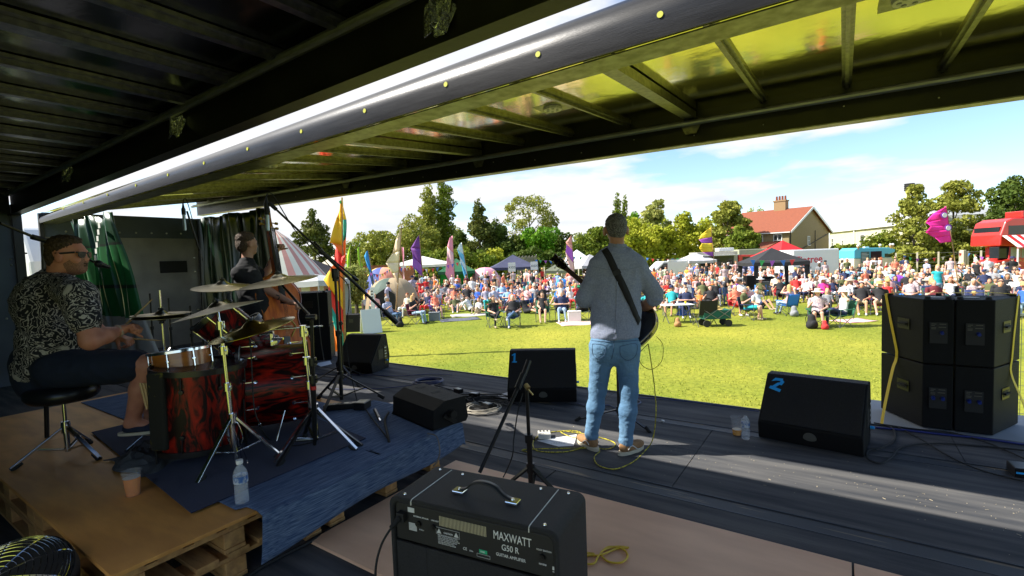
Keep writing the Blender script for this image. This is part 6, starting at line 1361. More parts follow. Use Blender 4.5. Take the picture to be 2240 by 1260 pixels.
tree('dark backing hedge behind the green gazebo', 1190, 76, 545, 190, LM['dark'], 'hedge', n=5200, trunk=False, name='hedge', cat='hedge')
# ---------------------------------------- house
hs = wthing('house', 'two-storey brown pebbledash house with red tiled roof and brick chimney', 'house', W(1750, 64))
m_dash = mat('pebbledash', (.34, .26, .13), .95, c2=(.27, .2, .10), scale=12, bump=.8, bscale=60); m_tile = mat('red_roof_tile', (.27, .075, .035), .85, c2=(.2, .06, .03), scale=2.5, stretch=(2, 2, 10)); m_wh = mat('white_trim', (.7, .7, .68), .5)
c0 = W(1726, 60); gx = (W(1813, 68)-c0); gw = gx.length; gx.normalize(); lx = (W(1640, 72)-c0); ll = lx.length+2; lx.normalize(); lx = Vector((-gx.y, gx.x, 0))*(1 if Vector((-gx.y, gx.x, 0)).dot(lx) > 0 else -1)
ll = 8.5; ez = Hz(1724, 503, 60)-GZ; rz_ = ez+2.9; HM = MX(c0, gx, lx, UP)
b = B(); b.prism([(0, 0), (gw, 0), (gw, ez), (gw/2, rz_), (0, ez)], 0, ll, MX(c0+lx*ll, gx, UP, -lx)); b.build('wall', m_dash, hs)
rf = B()
for s in (0, 1):
    xa, xb = (-.35, gw/2) if s == 0 else (gw+.35, gw/2); za = ez-.25; rf._add([HM @ V(xa, -.35, za), HM @ V(xb, -.35, rz_+.12), HM @ V(xb, ll+.35, rz_+.12), HM @ V(xa, ll+.35, za)], [(0, 1, 2, 3)])
ro = rf.build('roof', m_tile, hs, solid=.16)
b = B()
for s in (0, 1):
    xa = -.35 if s == 0 else gw+.35; b.bar(HM @ V(xa, -.40, ez-.30), HM @ V(gw/2, -.40, rz_+.02), .06, .26)
b.bar(HM @ V(-.42, -.3, ez-.28), HM @ V(-.42, ll, ez-.28), .12, .12); b.build('bargeboard', m_wh, hs)
b = B(); b.cbox((gw/2, ll*.42, rz_+.35), (1.0, 1.5, 1.9), HM); ch = b.build('chimney', mat('brown_brick', (.3, .2, .1), .9), ro); b = B(); b.cbox((gw/2, ll*.42, rz_+1.28), (1.15, 1.65, .16), HM)
b.build('chimney_cap', mat('brown_brick', (.3, .2, .1)), ch)
for k in range(4): b = B(); b.cyl(HM @ V(gw/2, ll*.42-.55+.37*k, rz_+1.36), HM @ V(gw/2, ll*.42-.55+.37*k, rz_+1.95), .15, .13, n=10); b.build('chimney_pot', m_tile, ch)
def window(M, w, h, par, m=None, pane=None, bars=1):
    b = B(); t = .09
    b.box((-w/2, -.06, 0), (w/2, .02, t), M); b.box((-w/2, -.06, h-t), (w/2, .02, h), M); b.box((-w/2, -.06, t), (-w/2+t, .02, h-t), M); b.box((w/2-t, -.06, t), (w/2, .02, h-t), M); b.box((-w/2+t, -.05, h/2-.03), (w/2-t, .01, h/2+.03), M)
    if bars: b.box((-.03, -.045, t), (.03, .008, h-t), M)
    b.box((-w/2-.08, -.12, -.1), (w/2+.08, .02, 0), M); f = b.build('window', m or m_wh, par); b = B(); b.box((-w/2+t, -.01, t), (w/2-t, .0, h-t), M); b.build('pane', pane or MATS['dark_glass'], f)
SM = MX(c0, -lx, gx, UP)      # long side facing left-front
for yy in (1.3, 3.6, 6.6): window(MX(HM @ V(0, yy, ez-1.95), lx*-1, gx, UP) , 1.05, 1.5, hs)
window(MX(HM @ V(gw*.46, 0, ez-1.9), gx, lx, UP), .75, 1.15, hs); window(MX(HM @ V(gw*.28, 0, .8), gx, lx, UP), 1.2, 1.1, hs)
b = B(); b.cyl(HM @ V(.25, -.08, 0), HM @ V(.25, -.08, ez-.2), .05); b.bar(HM @ V(.4, -.05, 2.0), HM @ V(gw*.98, -.05, ez-.4), .08, .1); b.cyl(HM @ V(gw*.62, -.05, .5), HM @ V(gw*.62, -.05, ez), .04); b.build('drainpipe', m_black, hs)
b = B(); b.cbox((-2.2, ll*.35, 1.4), (4.2, 3.2, 2.8), HM); b.build('lean_to', m_dash, hs); b = B(); b._add([HM @ V(-4.5, ll*.35-1.8, 2.6), HM @ V(-.05, ll*.35-1.8, 3.7), HM @ V(-.05, ll*.35+1.8, 3.7), HM @ V(-4.5, ll*.35+1.8, 2.6)], [(0, 1, 2, 3)]); b.build('lean_to_roof', m_tile, ro, solid=.15)
# factory, stack
m_fac = mat('cream_cladding', (.62, .60, .42), .7, c2=(.55, .53, .37), scale=1.2, stretch=(6, 6, .1))
fa = wthing('factory_building', 'long low cream factory building with a sloping white roof edge right of the house', 'factory', W(1900, 80))
p0, p1 = W(1815, 84), W(1973, 62); x = (p1-p0).normalized(); Lx = (p1-p0).length+8; h0 = Hz(1817, 503, 84)-GZ-.5; M = MX(p0, x, Vector((-x.y, x.x, 0)), UP)
b = B(); b.box((0, 0, 0), (Lx, 25, h0), M); b.build('wall', m_fac, fa); b = B(); b.box((-.3, -.3, h0+.003), (Lx, 25.3, h0+.55), M); b.build('roof_edge', m_wh, fa)
for k, (xx, w, h) in enumerate(((1.2, .9, 1.4), (5.2, .7, 1.0), (12, 1.4, 1.6), (20, 1, 1.2))): window(MX(M @ V(xx, 0, h0*.55), x, Vector((-x.y, x.x, 0)), UP), w, h, fa, bars=0, pane=m_lip)
b = B(); b.cyl(M @ V(9.5, -.1, 0), M @ V(9.5, -.1, h0), .12); b.build('drainpipe', m_wh, fa)
fa2 = wthing('factory_building', 'pale building with grey pitched roof showing between the birch and the bus', 'factory', W(2150, 66)); p0 = W(2105, 62); x = (W(2230, 66)-p0).normalized(); M = MX(p0, x, Vector((-x.y, x.x, 0)), UP); h0 = Hz(2140, 480, 64)-GZ
b = B(); b.box((0, 0, 0), (16, 12, h0), M); b.build('wall', m_fac, fa2); b = B(); b.prism([(-.4, h0), (12.4, h0), (6, h0+2.2)], 0, 16, MX(M.translation, Vector((-x.y, x.x, 0)), UP, x)); b.build('roof', mat('grey_roof', (.35, .36, .36), .8), fa2); window(MX(M @ V(4, 0, h0*.5), x, Vector((-x.y, x.x, 0)), UP), 2.2, 1.5, fa2)
p = W(1988, 90); hh = Hz(1988, 403, 90); cs_ = wthing('factory_chimney', 'tall cream factory chimney with a black ribbed top', 'chimney', p); b = B(); b.cyl(p, (p.x, p.y, hh-1.3), .62, n=20); b.build('shaft', m_fac, cs_, smooth=True, auto=40); b = B(); b.cyl((p.x, p.y, hh-1.3), (p.x, p.y, hh), .74, n=20)
for k in range(4): b.cyl((p.x, p.y, hh-1.2+.36*k), (p.x, p.y, hh-1.12+.36*k), .80, n=20)
b.build('top_band', m_black, cs_, smooth=True, auto=40)
# left: brick wall and shed roofs far behind
bw = wthing('garden_wall', 'long low red brick wall with coping behind the tents at left', 'wall', W(780, 62)); p0, p1 = W(660, 62), W(905, 62); b = B(); b.bar(p0+V(0, 0, 1.25), p1+V(0, 0, 1.25), .3, 2.5); b.build('brickwork', mat('red_brick', (.3, .11, .06), .9, c2=(.22, .08, .05), scale=8), bw); b = B(); b.bar(p0+V(0, 0, 2.56), p1+V(0, 0, 2.56), .42, .1); b.build('coping', m_tile, bw)
fw = wthing('timber_fence', 'grey timber fence panels behind the two event signs', 'fence', W(1150, 66)); b = B(); p0, p1 = W(1132, 66), W(1175, 66)
for k in range(18): q = p0+(p1-p0)*k/18; b.bar(q+V(0, 0, 0), q+V(0, 0, 3.0+.1*(k % 3)), .14, .03)
b.build('board', mat('weathered_timber', (.3, .28, .25), .9), fw)
# fences with posts
m_post = mat('concrete_post', (.5, .46, .36), .9); m_wire = mat('thin_wire', (.3, .3, .3), .5, .6)
def fence(label, px0, px1, d0, d1, n, h=1.35):
    t = wthing('wire_fence', label, 'fence', W((px0+px1)/2, (d0+d1)/2)); P = [W(px0+(px1-px0)*i/n, d0+(d1-d0)*i/n) for i in range(n+1)]
    for p in P: b = B(); b.box((-.06, -.06, 0), (.06, .06, h+.1), T(*p)); b.build('post', m_post, t)
    b = B()
    for z in (.3, .7, 1.05, h): b.tube([p+V(0, 0, z) for p in P], .008, 4)
    b.build('wire', m_wire, t)
fence('wire fence with pale posts in front of the bushes, left of the bus', 1960, 2240, 47, 42, 6, 1.9); fence('wire fence behind the tents in the middle of the field', 1040, 1340, 60, 60, 8, 1.6)
t = wthing('fence_post', 'thick pale concrete post standing beside the people at the fence', 'post', W(2109, 44)); b = B(); b.box((-.22, -.2, 0), (.05, .2, Hz(2105, 547, 44)-GZ), T(*W(2109, 44)) @ RZ(CAMANG)); b.box((.10, -.2, 0), (.3, .2, Hz(2105, 550, 44)-GZ), T(*W(2109, 44)) @ RZ(CAMANG)); b.build('post', m_post, t, bev=.03)
BC = [(.05, .2, .6), (.8, .55, .02), (.05, .4, .1), (.75, .05, .05), (.4, .1, .5), (.8, .75, .7)]
m_bc = [mat('bunting_%s' % n_, c, .7) for n_, c in zip(('blue', 'yellow', 'green', 'red', 'purple', 'white'), BC)]
def bunting(label, pts, n, s=.22, parent=None):
    t = wthing('bunting', label, 'bunting', pts[0]) if parent is None else parent; P = spline(pts, 12); b = B(); b.tube(P, .006, 4); b.build('cord', m_wire, t)
    for i in range(n):
        k = (i+.5)/n*(len(P)-1); p = P[int(k)].lerp(P[min(int(k)+1, len(P)-1)], k-int(k)); d = (P[min(int(k)+1, len(P)-1)]-P[int(k)]).normalized(); b = B(); sw = random.uniform(-.06, .06)
        b._add([p-d*s/2, p+d*s/2, p+V(sw, sw, -s*1.15)], [(0, 1, 2)]); b.build('pennant', m_bc[(i*2+i//4) % 6], t, solid=.002)
L3 = lambda *a: [Vector((*Q(x, y, d)[:2], Hz(x, y, d))) for x, y, d in a]
bunting('bunting sagging along the fence between the ice cream van and the bus', L3((1975, 558, 44), (2010, 566, 44), (2060, 562, 44), (2110, 553, 44), (2150, 562, 43), (2195, 564, 42), (2230, 560, 42)), 16, .3)
bunting('bunting strung from the hedge towards the white van', L3((1380, 556, 58), (1430, 566, 57), (1480, 565, 57), (1530, 558, 56)), 14, .3)
bunting('bunting in front of the white marquee at left', L3((860, 590, 36), (900, 582, 38), (940, 588, 40), (1010, 572, 42)), 22, .28)
bunting('bunting hung from the blue flag to the tan tent', L3((800, 592, 30), (830, 600, 30), (860, 586, 31), (900, 580, 32)), 16, .2)
bunting('bunting crossing the middle field behind the event signs', L3((1170, 568, 50), (1210, 570, 50), (1250, 562, 50), (1300, 565, 50)), 12, .28)
# ---------------------------------------- tents
def gazebo(label, px, d, w, ez, pz, col, rz=0, name='gazebo', leg=None, cat='gazebo', valance=.25, w2=None, wall=None):
    c = W(px, d); t = thing(name, label, cat, c, CAMANG+rz, 'gazebos and tents in the field'); w2 = w2 or w; m = mat('canvas_'+label[:14], col, .75, c2=tuple(x*.82 for x in col), scale=2); X, Y = w/2, w2/2
    b = B(); n = 8
    for s in range(4):
        a_, b_ = [(-X, -Y), (X, -Y), (X, Y), (-X, Y)][s], [(X, -Y), (X, Y), (-X, Y), (-X, -Y)][s]
        b.grid(lambda u, v: V((a_[0]+(b_[0]-a_[0])*u)*(1-v), (a_[1]+(b_[1]-a_[1])*u)*(1-v), ez+(pz-ez)*(v**1.12)-.05*math.sin(PI*u)*(1-v)), n, 6)
        b.grid(lambda u, v: V(a_[0]+(b_[0]-a_[0])*u, a_[1]+(b_[1]-a_[1])*u, ez-.05*math.sin(PI*u)-valance*v), n, 1)
    b.build('canopy', m, t, solid=.01)
    for sx in (-1, 1):
        for sy in (-1, 1): b = B(); b.box((sx*(X-.03)-.025, sy*(Y-.03)-.025, 0), (sx*(X-.03)+.025, sy*(Y-.03)+.025, ez), None); b.build('leg', leg or m_rail, t)
    if wall: b = B(); b.grid(lambda u, v: V(-X+2*X*u, Y-.02+.05*math.sin(u*20), .3+(ez-.4)*v), 24, 2); b.build('side_wall', mat('wall_'+label[:12], wall, .7), t)
    return t
BG = gazebo('open black gazebo with draped black legs over the sound desk', 1688, 31, 3.15, 2.02, 2.88, (.022, .022, .024), R(-8), leg=m_black, valance=.22)
for sx, sy in ((-1, -1), (1, -1), (1, 1), (-1, 1)): b = B(); b.prism([(0, 0), (.16, 0), (.30, 2.0), (0, 2.0)], 0, .02, MX((sx*1.57, sy*1.5, 0), (-sx, 0, 0), (0, 0, 1), (0, -1, 0))); b.build('leg_drape', MATS['canvas_open black gaz'], BG)
bunting('four large pennants pinned across the black gazebo front', L3((1640, 568, 29), (1690, 570, 29), (1740, 567, 29)), 5, .32)
gazebo('bright red promotional gazebo peeking over the black one', 1712, 40, 3.4, Hz(1712, 559, 40)-GZ, Hz(1708, 526, 40)-GZ, (.55, .015, .02), R(12), wall=None)
gazebo('dark green gazebo with a bright green back wall', 998, 44, 3.2, Hz(998, 592, 44)-GZ, Hz(996, 565, 44)-GZ, (.015, .12, .05), R(6), leg=MATS['canvas_open black gaz'], wall=(.02, .45, .06))
gazebo('navy gazebo behind the two event signs', 1122, 50, 4.6, Hz(1122, 583, 50)-GZ, Hz(1118, 557, 50)-GZ, (.05, .055, .11), R(4))
gazebo('white peaked gazebo behind the guitarist\'s left shoulder', 1262, 52, 3.4, Hz(1262, 570, 52)-GZ, Hz(1262, 546, 52)-GZ, (.75, .75, .76), R(-12))
gazebo('pale grey gazebo tucked beside the guitarist\'s arm', 1290, 46, 3.2, Hz(1290, 580, 46)-GZ, Hz(1296, 556, 46)-GZ, (.42, .42, .44), R(18))
gazebo('small faded olive gazebo left of the guitarist\'s headstock', 1224, 44, 2.6, Hz(1224, 590, 44)-GZ, Hz(1220, 572, 44)-GZ, (.16, .18, .12), R(-6))
gazebo('small silver grey gazebo in front of the food truck', 1520, 50, 3.0, Hz(1505, 570, 50)-GZ, Hz(1510, 553, 50)-GZ, (.5, .5, .52), R(10))
gazebo('large white marquee behind the purple flag', 925, 52, 6.8, Hz(925, 578, 52)-GZ, Hz(925, 560, 52)-GZ, (.72, .70, .66), R(10), name='marquee', cat='marquee', w2=4)
gazebo('black peaked gazebo beside the striped tent', 672, 30, 3.3, Hz(685, 597, 30)-GZ, Hz(640, 563, 30)-GZ, (.02, .018, .022), R(-20))
gazebo('pale grey tent with closed sides below the black gazebo', 690, 24, 2.2, Hz(690, 612, 24)-GZ, Hz(690, 600, 24)-GZ, (.4, .42, .44), R(-20), wall=(.4, .42, .44))
gazebo('cream bell-shaped tent half hidden by the patchwork flag', 728, 34, 2.6, Hz(728, 590, 34)-GZ, Hz(735, 560, 34)-GZ, (.7, .6, .45), R(5))
# striped big top
ct = wthing('circus_tent', 'red and white striped circus tent behind the bass player', 'tent', W(610, 24)); p = W(604, 25); zt_ = Hz(597, 500, 25); ze_ = Hz(680, 625, 25); m_sr = mat('faded_red_stripe', (.5, .24, .2), .8); m_sw = mat('tent_cream', (.62, .6, .5), .8)
b = B(); N_ = 40; Rt_ = 2.75
for i in range(N_):
    b.cur = i % 2; a0, a1 = 2*PI*i/N_, 2*PI*(i+1)/N_
    for k in range(6):
        f0, f1 = k/6, (k+1)/6; r0, r1 = Rt_*f0**.8, Rt_*f1**.8; z0, z1 = zt_+(ze_-zt_)*f0, zt_+(ze_-zt_)*f1
        q = [V(p.x+r_*math.cos(a), p.y+r_*math.sin(a), z) for r_, a, z in ((r0, a0, z0), (r1, a0, z1), (r1, a1, z1), (r0, a1, z0))]; b._add(q, [(0, 1, 2, 3)])
    b._add([V(p.x+Rt_*math.cos(a), p.y+Rt_*math.sin(a), z) for a, z in ((a0, ze_), (a1, ze_), (a1, ze_-.25), (a0, ze_-.25))], [(0, 1, 2, 3)])
b.build('striped_roof', [m_sr, m_sw], ct, solid=.01); b = B(); b.cyl((p.x, p.y, GZ), (p.x, p.y, ze_-.2), Rt_*.97, n=40); b.build('side_wall', mat('painted_tent_wall', (.02, .018, .02), .7), ct)
m_py = mat('fairground_yellow', (.7, .45, .03), .6); m_pr2 = mat('fairground_red', (.45, .03, .02), .6)
b = B()
for k in range(12):
    a = PI+CAMANG+.3+k*.24; c = V(p.x+Rt_*math.cos(a), p.y+Rt_*math.sin(a), ze_-.7); b.cur = k % 2; b.sphere(c, .26, 6, (1, 1, 1.2))
b.build('painted_ornament', [m_pr2, m_py], ct, smooth=True)
# tan dome tent and pink play tents
def dome_tent(label, px, d, w, h, cols, door=True, rz=0):
    c = W(px, d); t = thing('dome_tent', label, 'tent', c, CAMANG+rz, 'gazebos and tents in the field'); b = B(); mats = [mat('tent_%02d_%s' % (i, label[:8]), c_, .7) for i, c_ in enumerate(cols)]; n = 16
    for i in range(n):
        b.cur = (i//2) % len(cols)
        b.grid(lambda u, v: V(w/2*math.cos(2*PI*(i+u)/n)*math.cos(v*PI/2)**.7, w/2*math.sin(2*PI*(i+u)/n)*math.cos(v*PI/2)**.7, h*math.sin(v*PI/2)), 2, 8)
    b.build('shell', mats, t, smooth=True)
    if door:
        b = B(); b.prism([(-w*.22, 0), (w*.22, 0), (w*.16, h*.6), (0, h*.75), (-w*.16, h*.6)], -.03, .03, MX((0, -w*.5, 0), (1, 0, 0), (0, .0, 1), (0, -1, 0))); b.build('door_opening', m_black, t)
dome_tent('tan dome tent with dark doorway left of the cream flag', 855, 27, 3.0, 2.0, [(.4, .3, .18), (.33, .25, .15), (.05, .09, .07)])
dome_tent('pale pink play tent right of the green gazebo', 1060, 46, 3.0, 2.1, [(.75, .3, .4), (.8, .45, .5)], False)
dome_tent('orange and blue panelled tent below the blue flag', 838, 40, 3.6, 2.5, [(.75, .3, .2), (.7, .45, .1), (.05, .08, .3)], False)
dome_tent('small bright blue pop-up shelter behind the people left of guitarist', 1228, 36, 1.3, 1.2, [(.02, .2, .65)], False)
# ---------------------------------------- flags
def flag(label, pole0, pole1, d, rows, side=1, wv=.10, group='tall festival flags', poler=.03, pm=None, gname='flag'):
    """pole from foot px to top px at distance d; rows: list of (t along the pole from the top, outer px, outer py, colour)"""
    t = wthing(gname, label, 'flag', W(pole0[0], d), group); z = lambda x, y: Vector((*Q(x, y, d)[:2], Hz(x, y, d))); A, Z = W(pole0[0], d), z(*pole1); b = B(); b.tube([A, A.lerp(Z, .5)+V(.02, 0, 0), Z], [poler, poler*.85, poler*.6], 8); b.build('pole', pm or m_bamb, t, smooth=True)
    mats = []; b = B()
    for k in range(len(rows)-1):
        t0, x0, y0, c = rows[k]; t1, x1, y1, _ = rows[k+1]; nm = 'flagcloth_%d_%d_%d' % tuple(int(q*99) for q in c)
        m = mat(nm, c, .7); m.node_tree.nodes['Principled BSDF'].inputs['Subsurface Weight'].default_value = 0
        if m not in mats: mats.append(m)
        b.cur = mats.index(m); i0, i1, o0, o1 = Z.lerp(A, t0), Z.lerp(A, t1), z(x0, y0), z(x1, y1)
        def fn(u, v): s = i0.lerp(i1, v).lerp(o0.lerp(o1, v), u); return s+CFH*(wv*u*math.sin(u*5+(k+v)*2.1))
        b.grid(fn, 8, 4)
    b.build('cloth', mats, t, smooth=True, solid=.006); return t
m_bamb = mat('bamboo', (.36, .22, .10), .6, c2=(.25, .14, .06), scale=4, stretch=(1, 1, 8))
TE, YE, OR, RE, GN = (.01, .35, .32), (.85, .50, .02), (.9, .22, .03), (.75, .04, .03), (.02, .3, .2)
flag('tall patchwork flag in orange, yellow, red and teal beside the stage, left edge', (743, 755), (748, 432), 14.6, [(0, 744, 442, TE), (.04, 744, 446, YE), (.16, 735, 478, YE), (.30, 724, 530, OR), (.37, 733, 535, RE), (.47, 728, 580, OR), (.60, 724, 590, YE), (.66, 706, 612, YE), (.71, 720, 618, RE), (.87, 722, 655, TE), (.98, 724, 690, OR), (1.15, 726, 760, OR)], poler=.035)
flag('right-hand half of the patchwork flag, green and orange strip on the same bamboo', (744, 760), (749, 432), 14.55, [(0, 749, 434, YE), (.14, 756, 480, GN), (.28, 756, 518, OR), (.44, 758, 558, RE), (.47, 745, 562, RE)], poler=.012)
LI = (.40, .75, .03)
flag('left of the two lime green feather flags', (759, 610), (766, 534), 33, [(0, 768, 535, LI), (.5, 758, 560, LI), (1, 758, 605, LI)]); flag('right of the two lime green feather flags', (790, 605), (786, 540), 33, [(0, 783, 541, LI), (.4, 781, 556, LI), (.6, 793, 580, LI), (1, 780, 612, LI)])
BL = (.03, .28, .62)
flag('bright blue feather flag with a yellow sun stripe', (822, 600), (805, 548), 31, [(0, 803, 549, BL), (.3, 796, 560, BL), (.6, 803, 585, YE), (.75, 806, 590, BL), (1, 810, 606, BL)])
CR1, CR2, PK = (.75, .62, .42), (.7, .5, .35), (.8, .3, .4)
flag('tall cream printed flag on a leaning bare pole', (858, 700), (879, 490), 24, [(0, 878, 500, CR1), (.12, 865, 525, CR2), (.28, 858, 555, CR1), (.40, 845, 575, CR1), (.5, 858, 598, CR2), (.62, 868, 618, CR1), (.66, 872, 622, CR1)])
flag('pink streamer flag directly behind the cream flag', (885, 600), (878, 540), 34, [(0, 884, 542, PK), (.4, 884, 560, (.8, .5, .55)), (1, 880, 590, PK)])
PU, PU2 = (.16, .04, .26), (.28, .1, .42)
flag('purple tapering flag in front of the white marquee', (925, 650), (917, 514), 34, [(0, 915, 517, PU), (.2, 898, 543, PU), (.45, 903, 560, PU2), (.6, 903, 583, PU2), (.62, 905, 585, PU2)])
flag('pink patterned feather flag left of the blue and white one', (993, 600), (990, 515), 42, [(0, 984, 520, PK), (.3, 978, 540, (.8, .5, .55)), (.6, 978, 560, PK), (1, 975, 600, PK)])
flag('pale blue and white feather flag behind the green gazebo', (1026, 610), (1010, 530), 42, [(0, 1006, 533, (.6, .75, .8)), (.25, 1000, 545, (.15, .5, .75)), (.45, 1005, 560, (.65, .78, .82)), (.65, 1008, 572, (.1, .45, .75)), (1, 1014, 600, (.6, .75, .8))])
flag('pink and purple streamer flag above the olive gazebo', (1257, 600), (1250, 514), 42, [(0, 1249, 516, (.75, .35, .3)), (.18, 1238, 530, (.75, .35, .3)), (.28, 1240, 535, (.45, .12, .6)), (.52, 1237, 552, (.8, .5, .45)), (.78, 1240, 570, (.5, .15, .65)), (.98, 1245, 574, (.5, .15, .65))])
YW, PP = (.85, .62, .03), (.33, .08, .42)
flag('yellow and purple wavy square flag over the middle of the crowd', (1565, 620), (1556, 497), 34, [(0, 1546, 503, YW), (.07, 1536, 512, YW), (.15, 1529, 524, PP), (.25, 1534, 532, YW), (.33, 1530, 542, YW), (.38, 1537, 552, PP), (.46, 1544, 556, PP)])
MG = (.85, .02, .32)
mf = flag('magenta flag with white and purple discs leaning right of the birches', (2100, 640), (2070, 451), 27, [(0, 2066, 453, MG), (.07, 2045, 466, MG), (.14, 2026, 487, MG), (.22, 2032, 496, MG), (.27, 2027, 508, MG), (.34, 2046, 520, MG), (.41, 2053, 532, MG)], gname='flag')
for kx, ky, r_, m_ in ((2065, 471, 7, (.3, .05, .55)), (2066, 471, 5, (.8, .8, .8)), (2074, 498, 7.5, (.3, .05, .55)), (2074, 499, 5, (.8, .8, .8))):
    c = Vector((*Q(kx, ky, 26.8)[:2], Hz(kx, ky, 26.8))); b = B(); b.cyl(c, c-CFH*(.03 if r_ < 6 else .01), r_*26.8/F, n=16); b.build('disc', mat('disc_%d' % int(m_[0]*99), m_, .7), mf)
# ---------------------------------------- vehicles
m_tyre = MATS['tyre_rubber']; m_glass = MATS['dark_glass']; m_vanw = mat('van_white', (.74, .75, .76), .3, coat=.5); m_red = mat('bus_red', (.55, .025, .02), .3, coat=.6); m_hub = mat('hub_grey', (.4, .4, .42), .4, .6)
def wheels(t, M, xs, w, r, y0=0):
    for x in xs:
        for y in (y0+.0, y0+w): b = B(); b.cyl(M @ V(x, y-.1, r), M @ V(x, y+.1, r), r, n=22); o = b.build('wheel', m_tyre, t, smooth=True, auto=40); b = B(); b.cyl(M @ V(x, y-.115, r), M @ V(x, y+.115, r), r*.5, n=16); b.build('hub', m_hub, o, smooth=True, auto=40)
def veh(name, label, cat, px, d, rz, dz=0): c = W(px, d, GZ+dz); return wthing(name, label, cat, c), T(*c) @ RZ(CAMANG+rz)
# white van
t, M = veh('van', 'white panel van parked behind the crowd right of the guitarist', 'van', 1418, 48, .12)
P = lambda M, z0=0: M @ MX((0, 0, 0), (1, 0, 0), (0, 0, 1), (0, -1, 0))
b = B(); b.prism([(0, .35), (4.9, .35), (4.95, 1.9), (4.85, 2.0), (1.55, 2.0), (.75, 1.28), (.05, 1.05), (-.02, .6)], -1.9, 0, P(M)); b.build('body', m_vanw, t, bev=.05); wheels(t, M, (.95, 4.0), 1.9, .33)
b = B(); b.prism([(.95, 1.2), (1.95, 1.2), (1.95, 1.82), (1.58, 1.82)], 0, .012, P(M)); b.build('side_window', m_glass, t); b = B(); b.box((4.955, .1, .5), (4.97, 1.8, 1.8), M); b.build('rear_door', mat('dark_panel', (.05, .06, .07), .4), t); b = B(); b.box((-.03, -.005, .72), (.1, .3, .92), M); b.build('headlight', m_lampw, t); b = B(); b.bar(M @ V(2.0, -.02, 2.08), M @ V(4.6, .5, 2.08), .2, .12); b.build('roof_rack', m_vanw, t)
# food truck with red cab
t, M = veh('food_truck', 'food truck with a grey box body, open hatch and red cab', 'truck', 1525, 50, .04)
b = B(); b.box((0, 0, .7), (4.2, 2.1, 2.75), M); b.build('box_body', mat('galv_box', (.38, .36, .30), .6), t, bev=.04); b = B(); b.box((.3, -.004, 1.3), (3.8, .02, 2.3), M); hh = b.build('serving_hatch', m_glass, t); b = B(); b.box((.2, -.9, 2.35), (3.9, 0, 2.41), M); b.build('awning', m_wh, hh)
b = B(); b.prism([(4.3, .5), (6.3, .5), (6.35, 1.4), (6.0, 2.3), (4.3, 2.35)], -2.0, 0, P(M)); cb = b.build('cab', m_red, t, bev=.06); b = B(); b.prism([(4.7, 1.4), (5.9, 1.4), (5.75, 2.1), (4.7, 2.12)], 0, .015, P(M)); b.build('cab_window', m_glass, cb); b = B(); b.cbox((3.2, .8, 2.95), (1.6, .9, .35), M); b.build('roof_vent', m_vanw, t, bev=.05); wheels(t, M, (1.0, 5.4), 2.0, .42)
t, M = veh('catering_trailer', 'long pale green catering trailer behind the black gazebo', 'trailer', 1640, 54, .02); b = B(); b.box((-1.2, 0, .6), (5.2, 2, 2.9), M); b.build('body', mat('sage_panel', (.35, .37, .27), .5), t, bev=.06); b = B(); b.box((.2, -.01, 1.3), (3.5, .01, 2.3), M); b.build('hatch', m_glass, t); wheels(t, M, (1.6,), 2.0, .35)
# white trailer with red script
t, M = veh('catering_trailer', 'white catering trailer lettered in red script beside the red gazebo', 'trailer', 1735, 37, .16); b = B(); b.box((0, 0, .45), (3.95, 2.1, 2.68), M); bd = b.build('body', m_vanw, t, bev=.08)
RM = M @ MX((0, -.012, 0), (1, 0, 0), (0, 0, 1), (0, -1, 0)); m_rs = mat('script_red', (.6, .01, .03), .5)
text('Tiptree', .78, m_rs, t, RM @ T(.15, 1.62, 0) @ RZ(.03), ext=.004, bold=.008); text('PATISSERIE', .2, mat('script_grey', (.2, .2, .2), .6), t, RM @ T(.6, 1.22, 0), ext=.003); text('tearoom & preserves', .17, MATS['script_grey'], t, RM @ T(.45, .92, 0), ext=.003)
EM = M @ MX((3.965, .15, 0), (0, 1, 0), (0, 0, 1), (1, 0, 0)); text('Tea', .5, m_rs, t, EM @ T(.2, 2.0, 0), ext=.003); text('Room', .5, m_rs, t, EM @ T(.2, 1.55, 0), ext=.003); wheels(t, M, (1.7, 2.3), 2.1, .33)
b = B(); b.box((.05, -.02, .45), (3.9, -.005, .6), M); b.build('skirt', m_lip, t)
# ice cream van
t, M = veh('ice_cream_van', 'ice cream van, cream below and sky blue above, with cones on its roof', 'van', 1868, 46, .06)
m_ib = mat('sky_blue_paint', (.10, .50, .66), .3, coat=.5); m_ic = mat('cream_paint', (.72, .66, .5), .3, coat=.5)
b = B(); b.prism([(0, .3), (4.6, .3), (4.75, .6), (4.7, 1.0), (4.1, 1.2), (3.7, 1.62), (0, 1.62)], -1.9, 0, P(M)); b.build('lower_body', m_ic, t, bev=.05)
b = B(); b.prism([(.0, 1.625), (3.68, 1.625), (3.35, 1.9), (4.0, 2.1), (4.05, 2.35), (3.4, 2.55), (.3, 2.62), (0, 2.4)], -1.95, .03, P(M)); b.build('upper_body', m_ib, t, bev=.05)
b = B(); b.box((1.6, -.045, 1.25), (2.7, -.035, 2.25), M); hh = b.build('serving_window', m_glass, t); b = B(); b.box((.65, -.045, 1.2), (1.5, -.036, 2.25), M); mb = b.build('menu_board', mat('menu_green', (.06, .13, .12), .5), t)
b = B()
for k in range(7): b.box((.72, -.049, 1.3+.13*k), (.72+.5+.1*(k % 3), -.046, 1.34+.13*k), M)
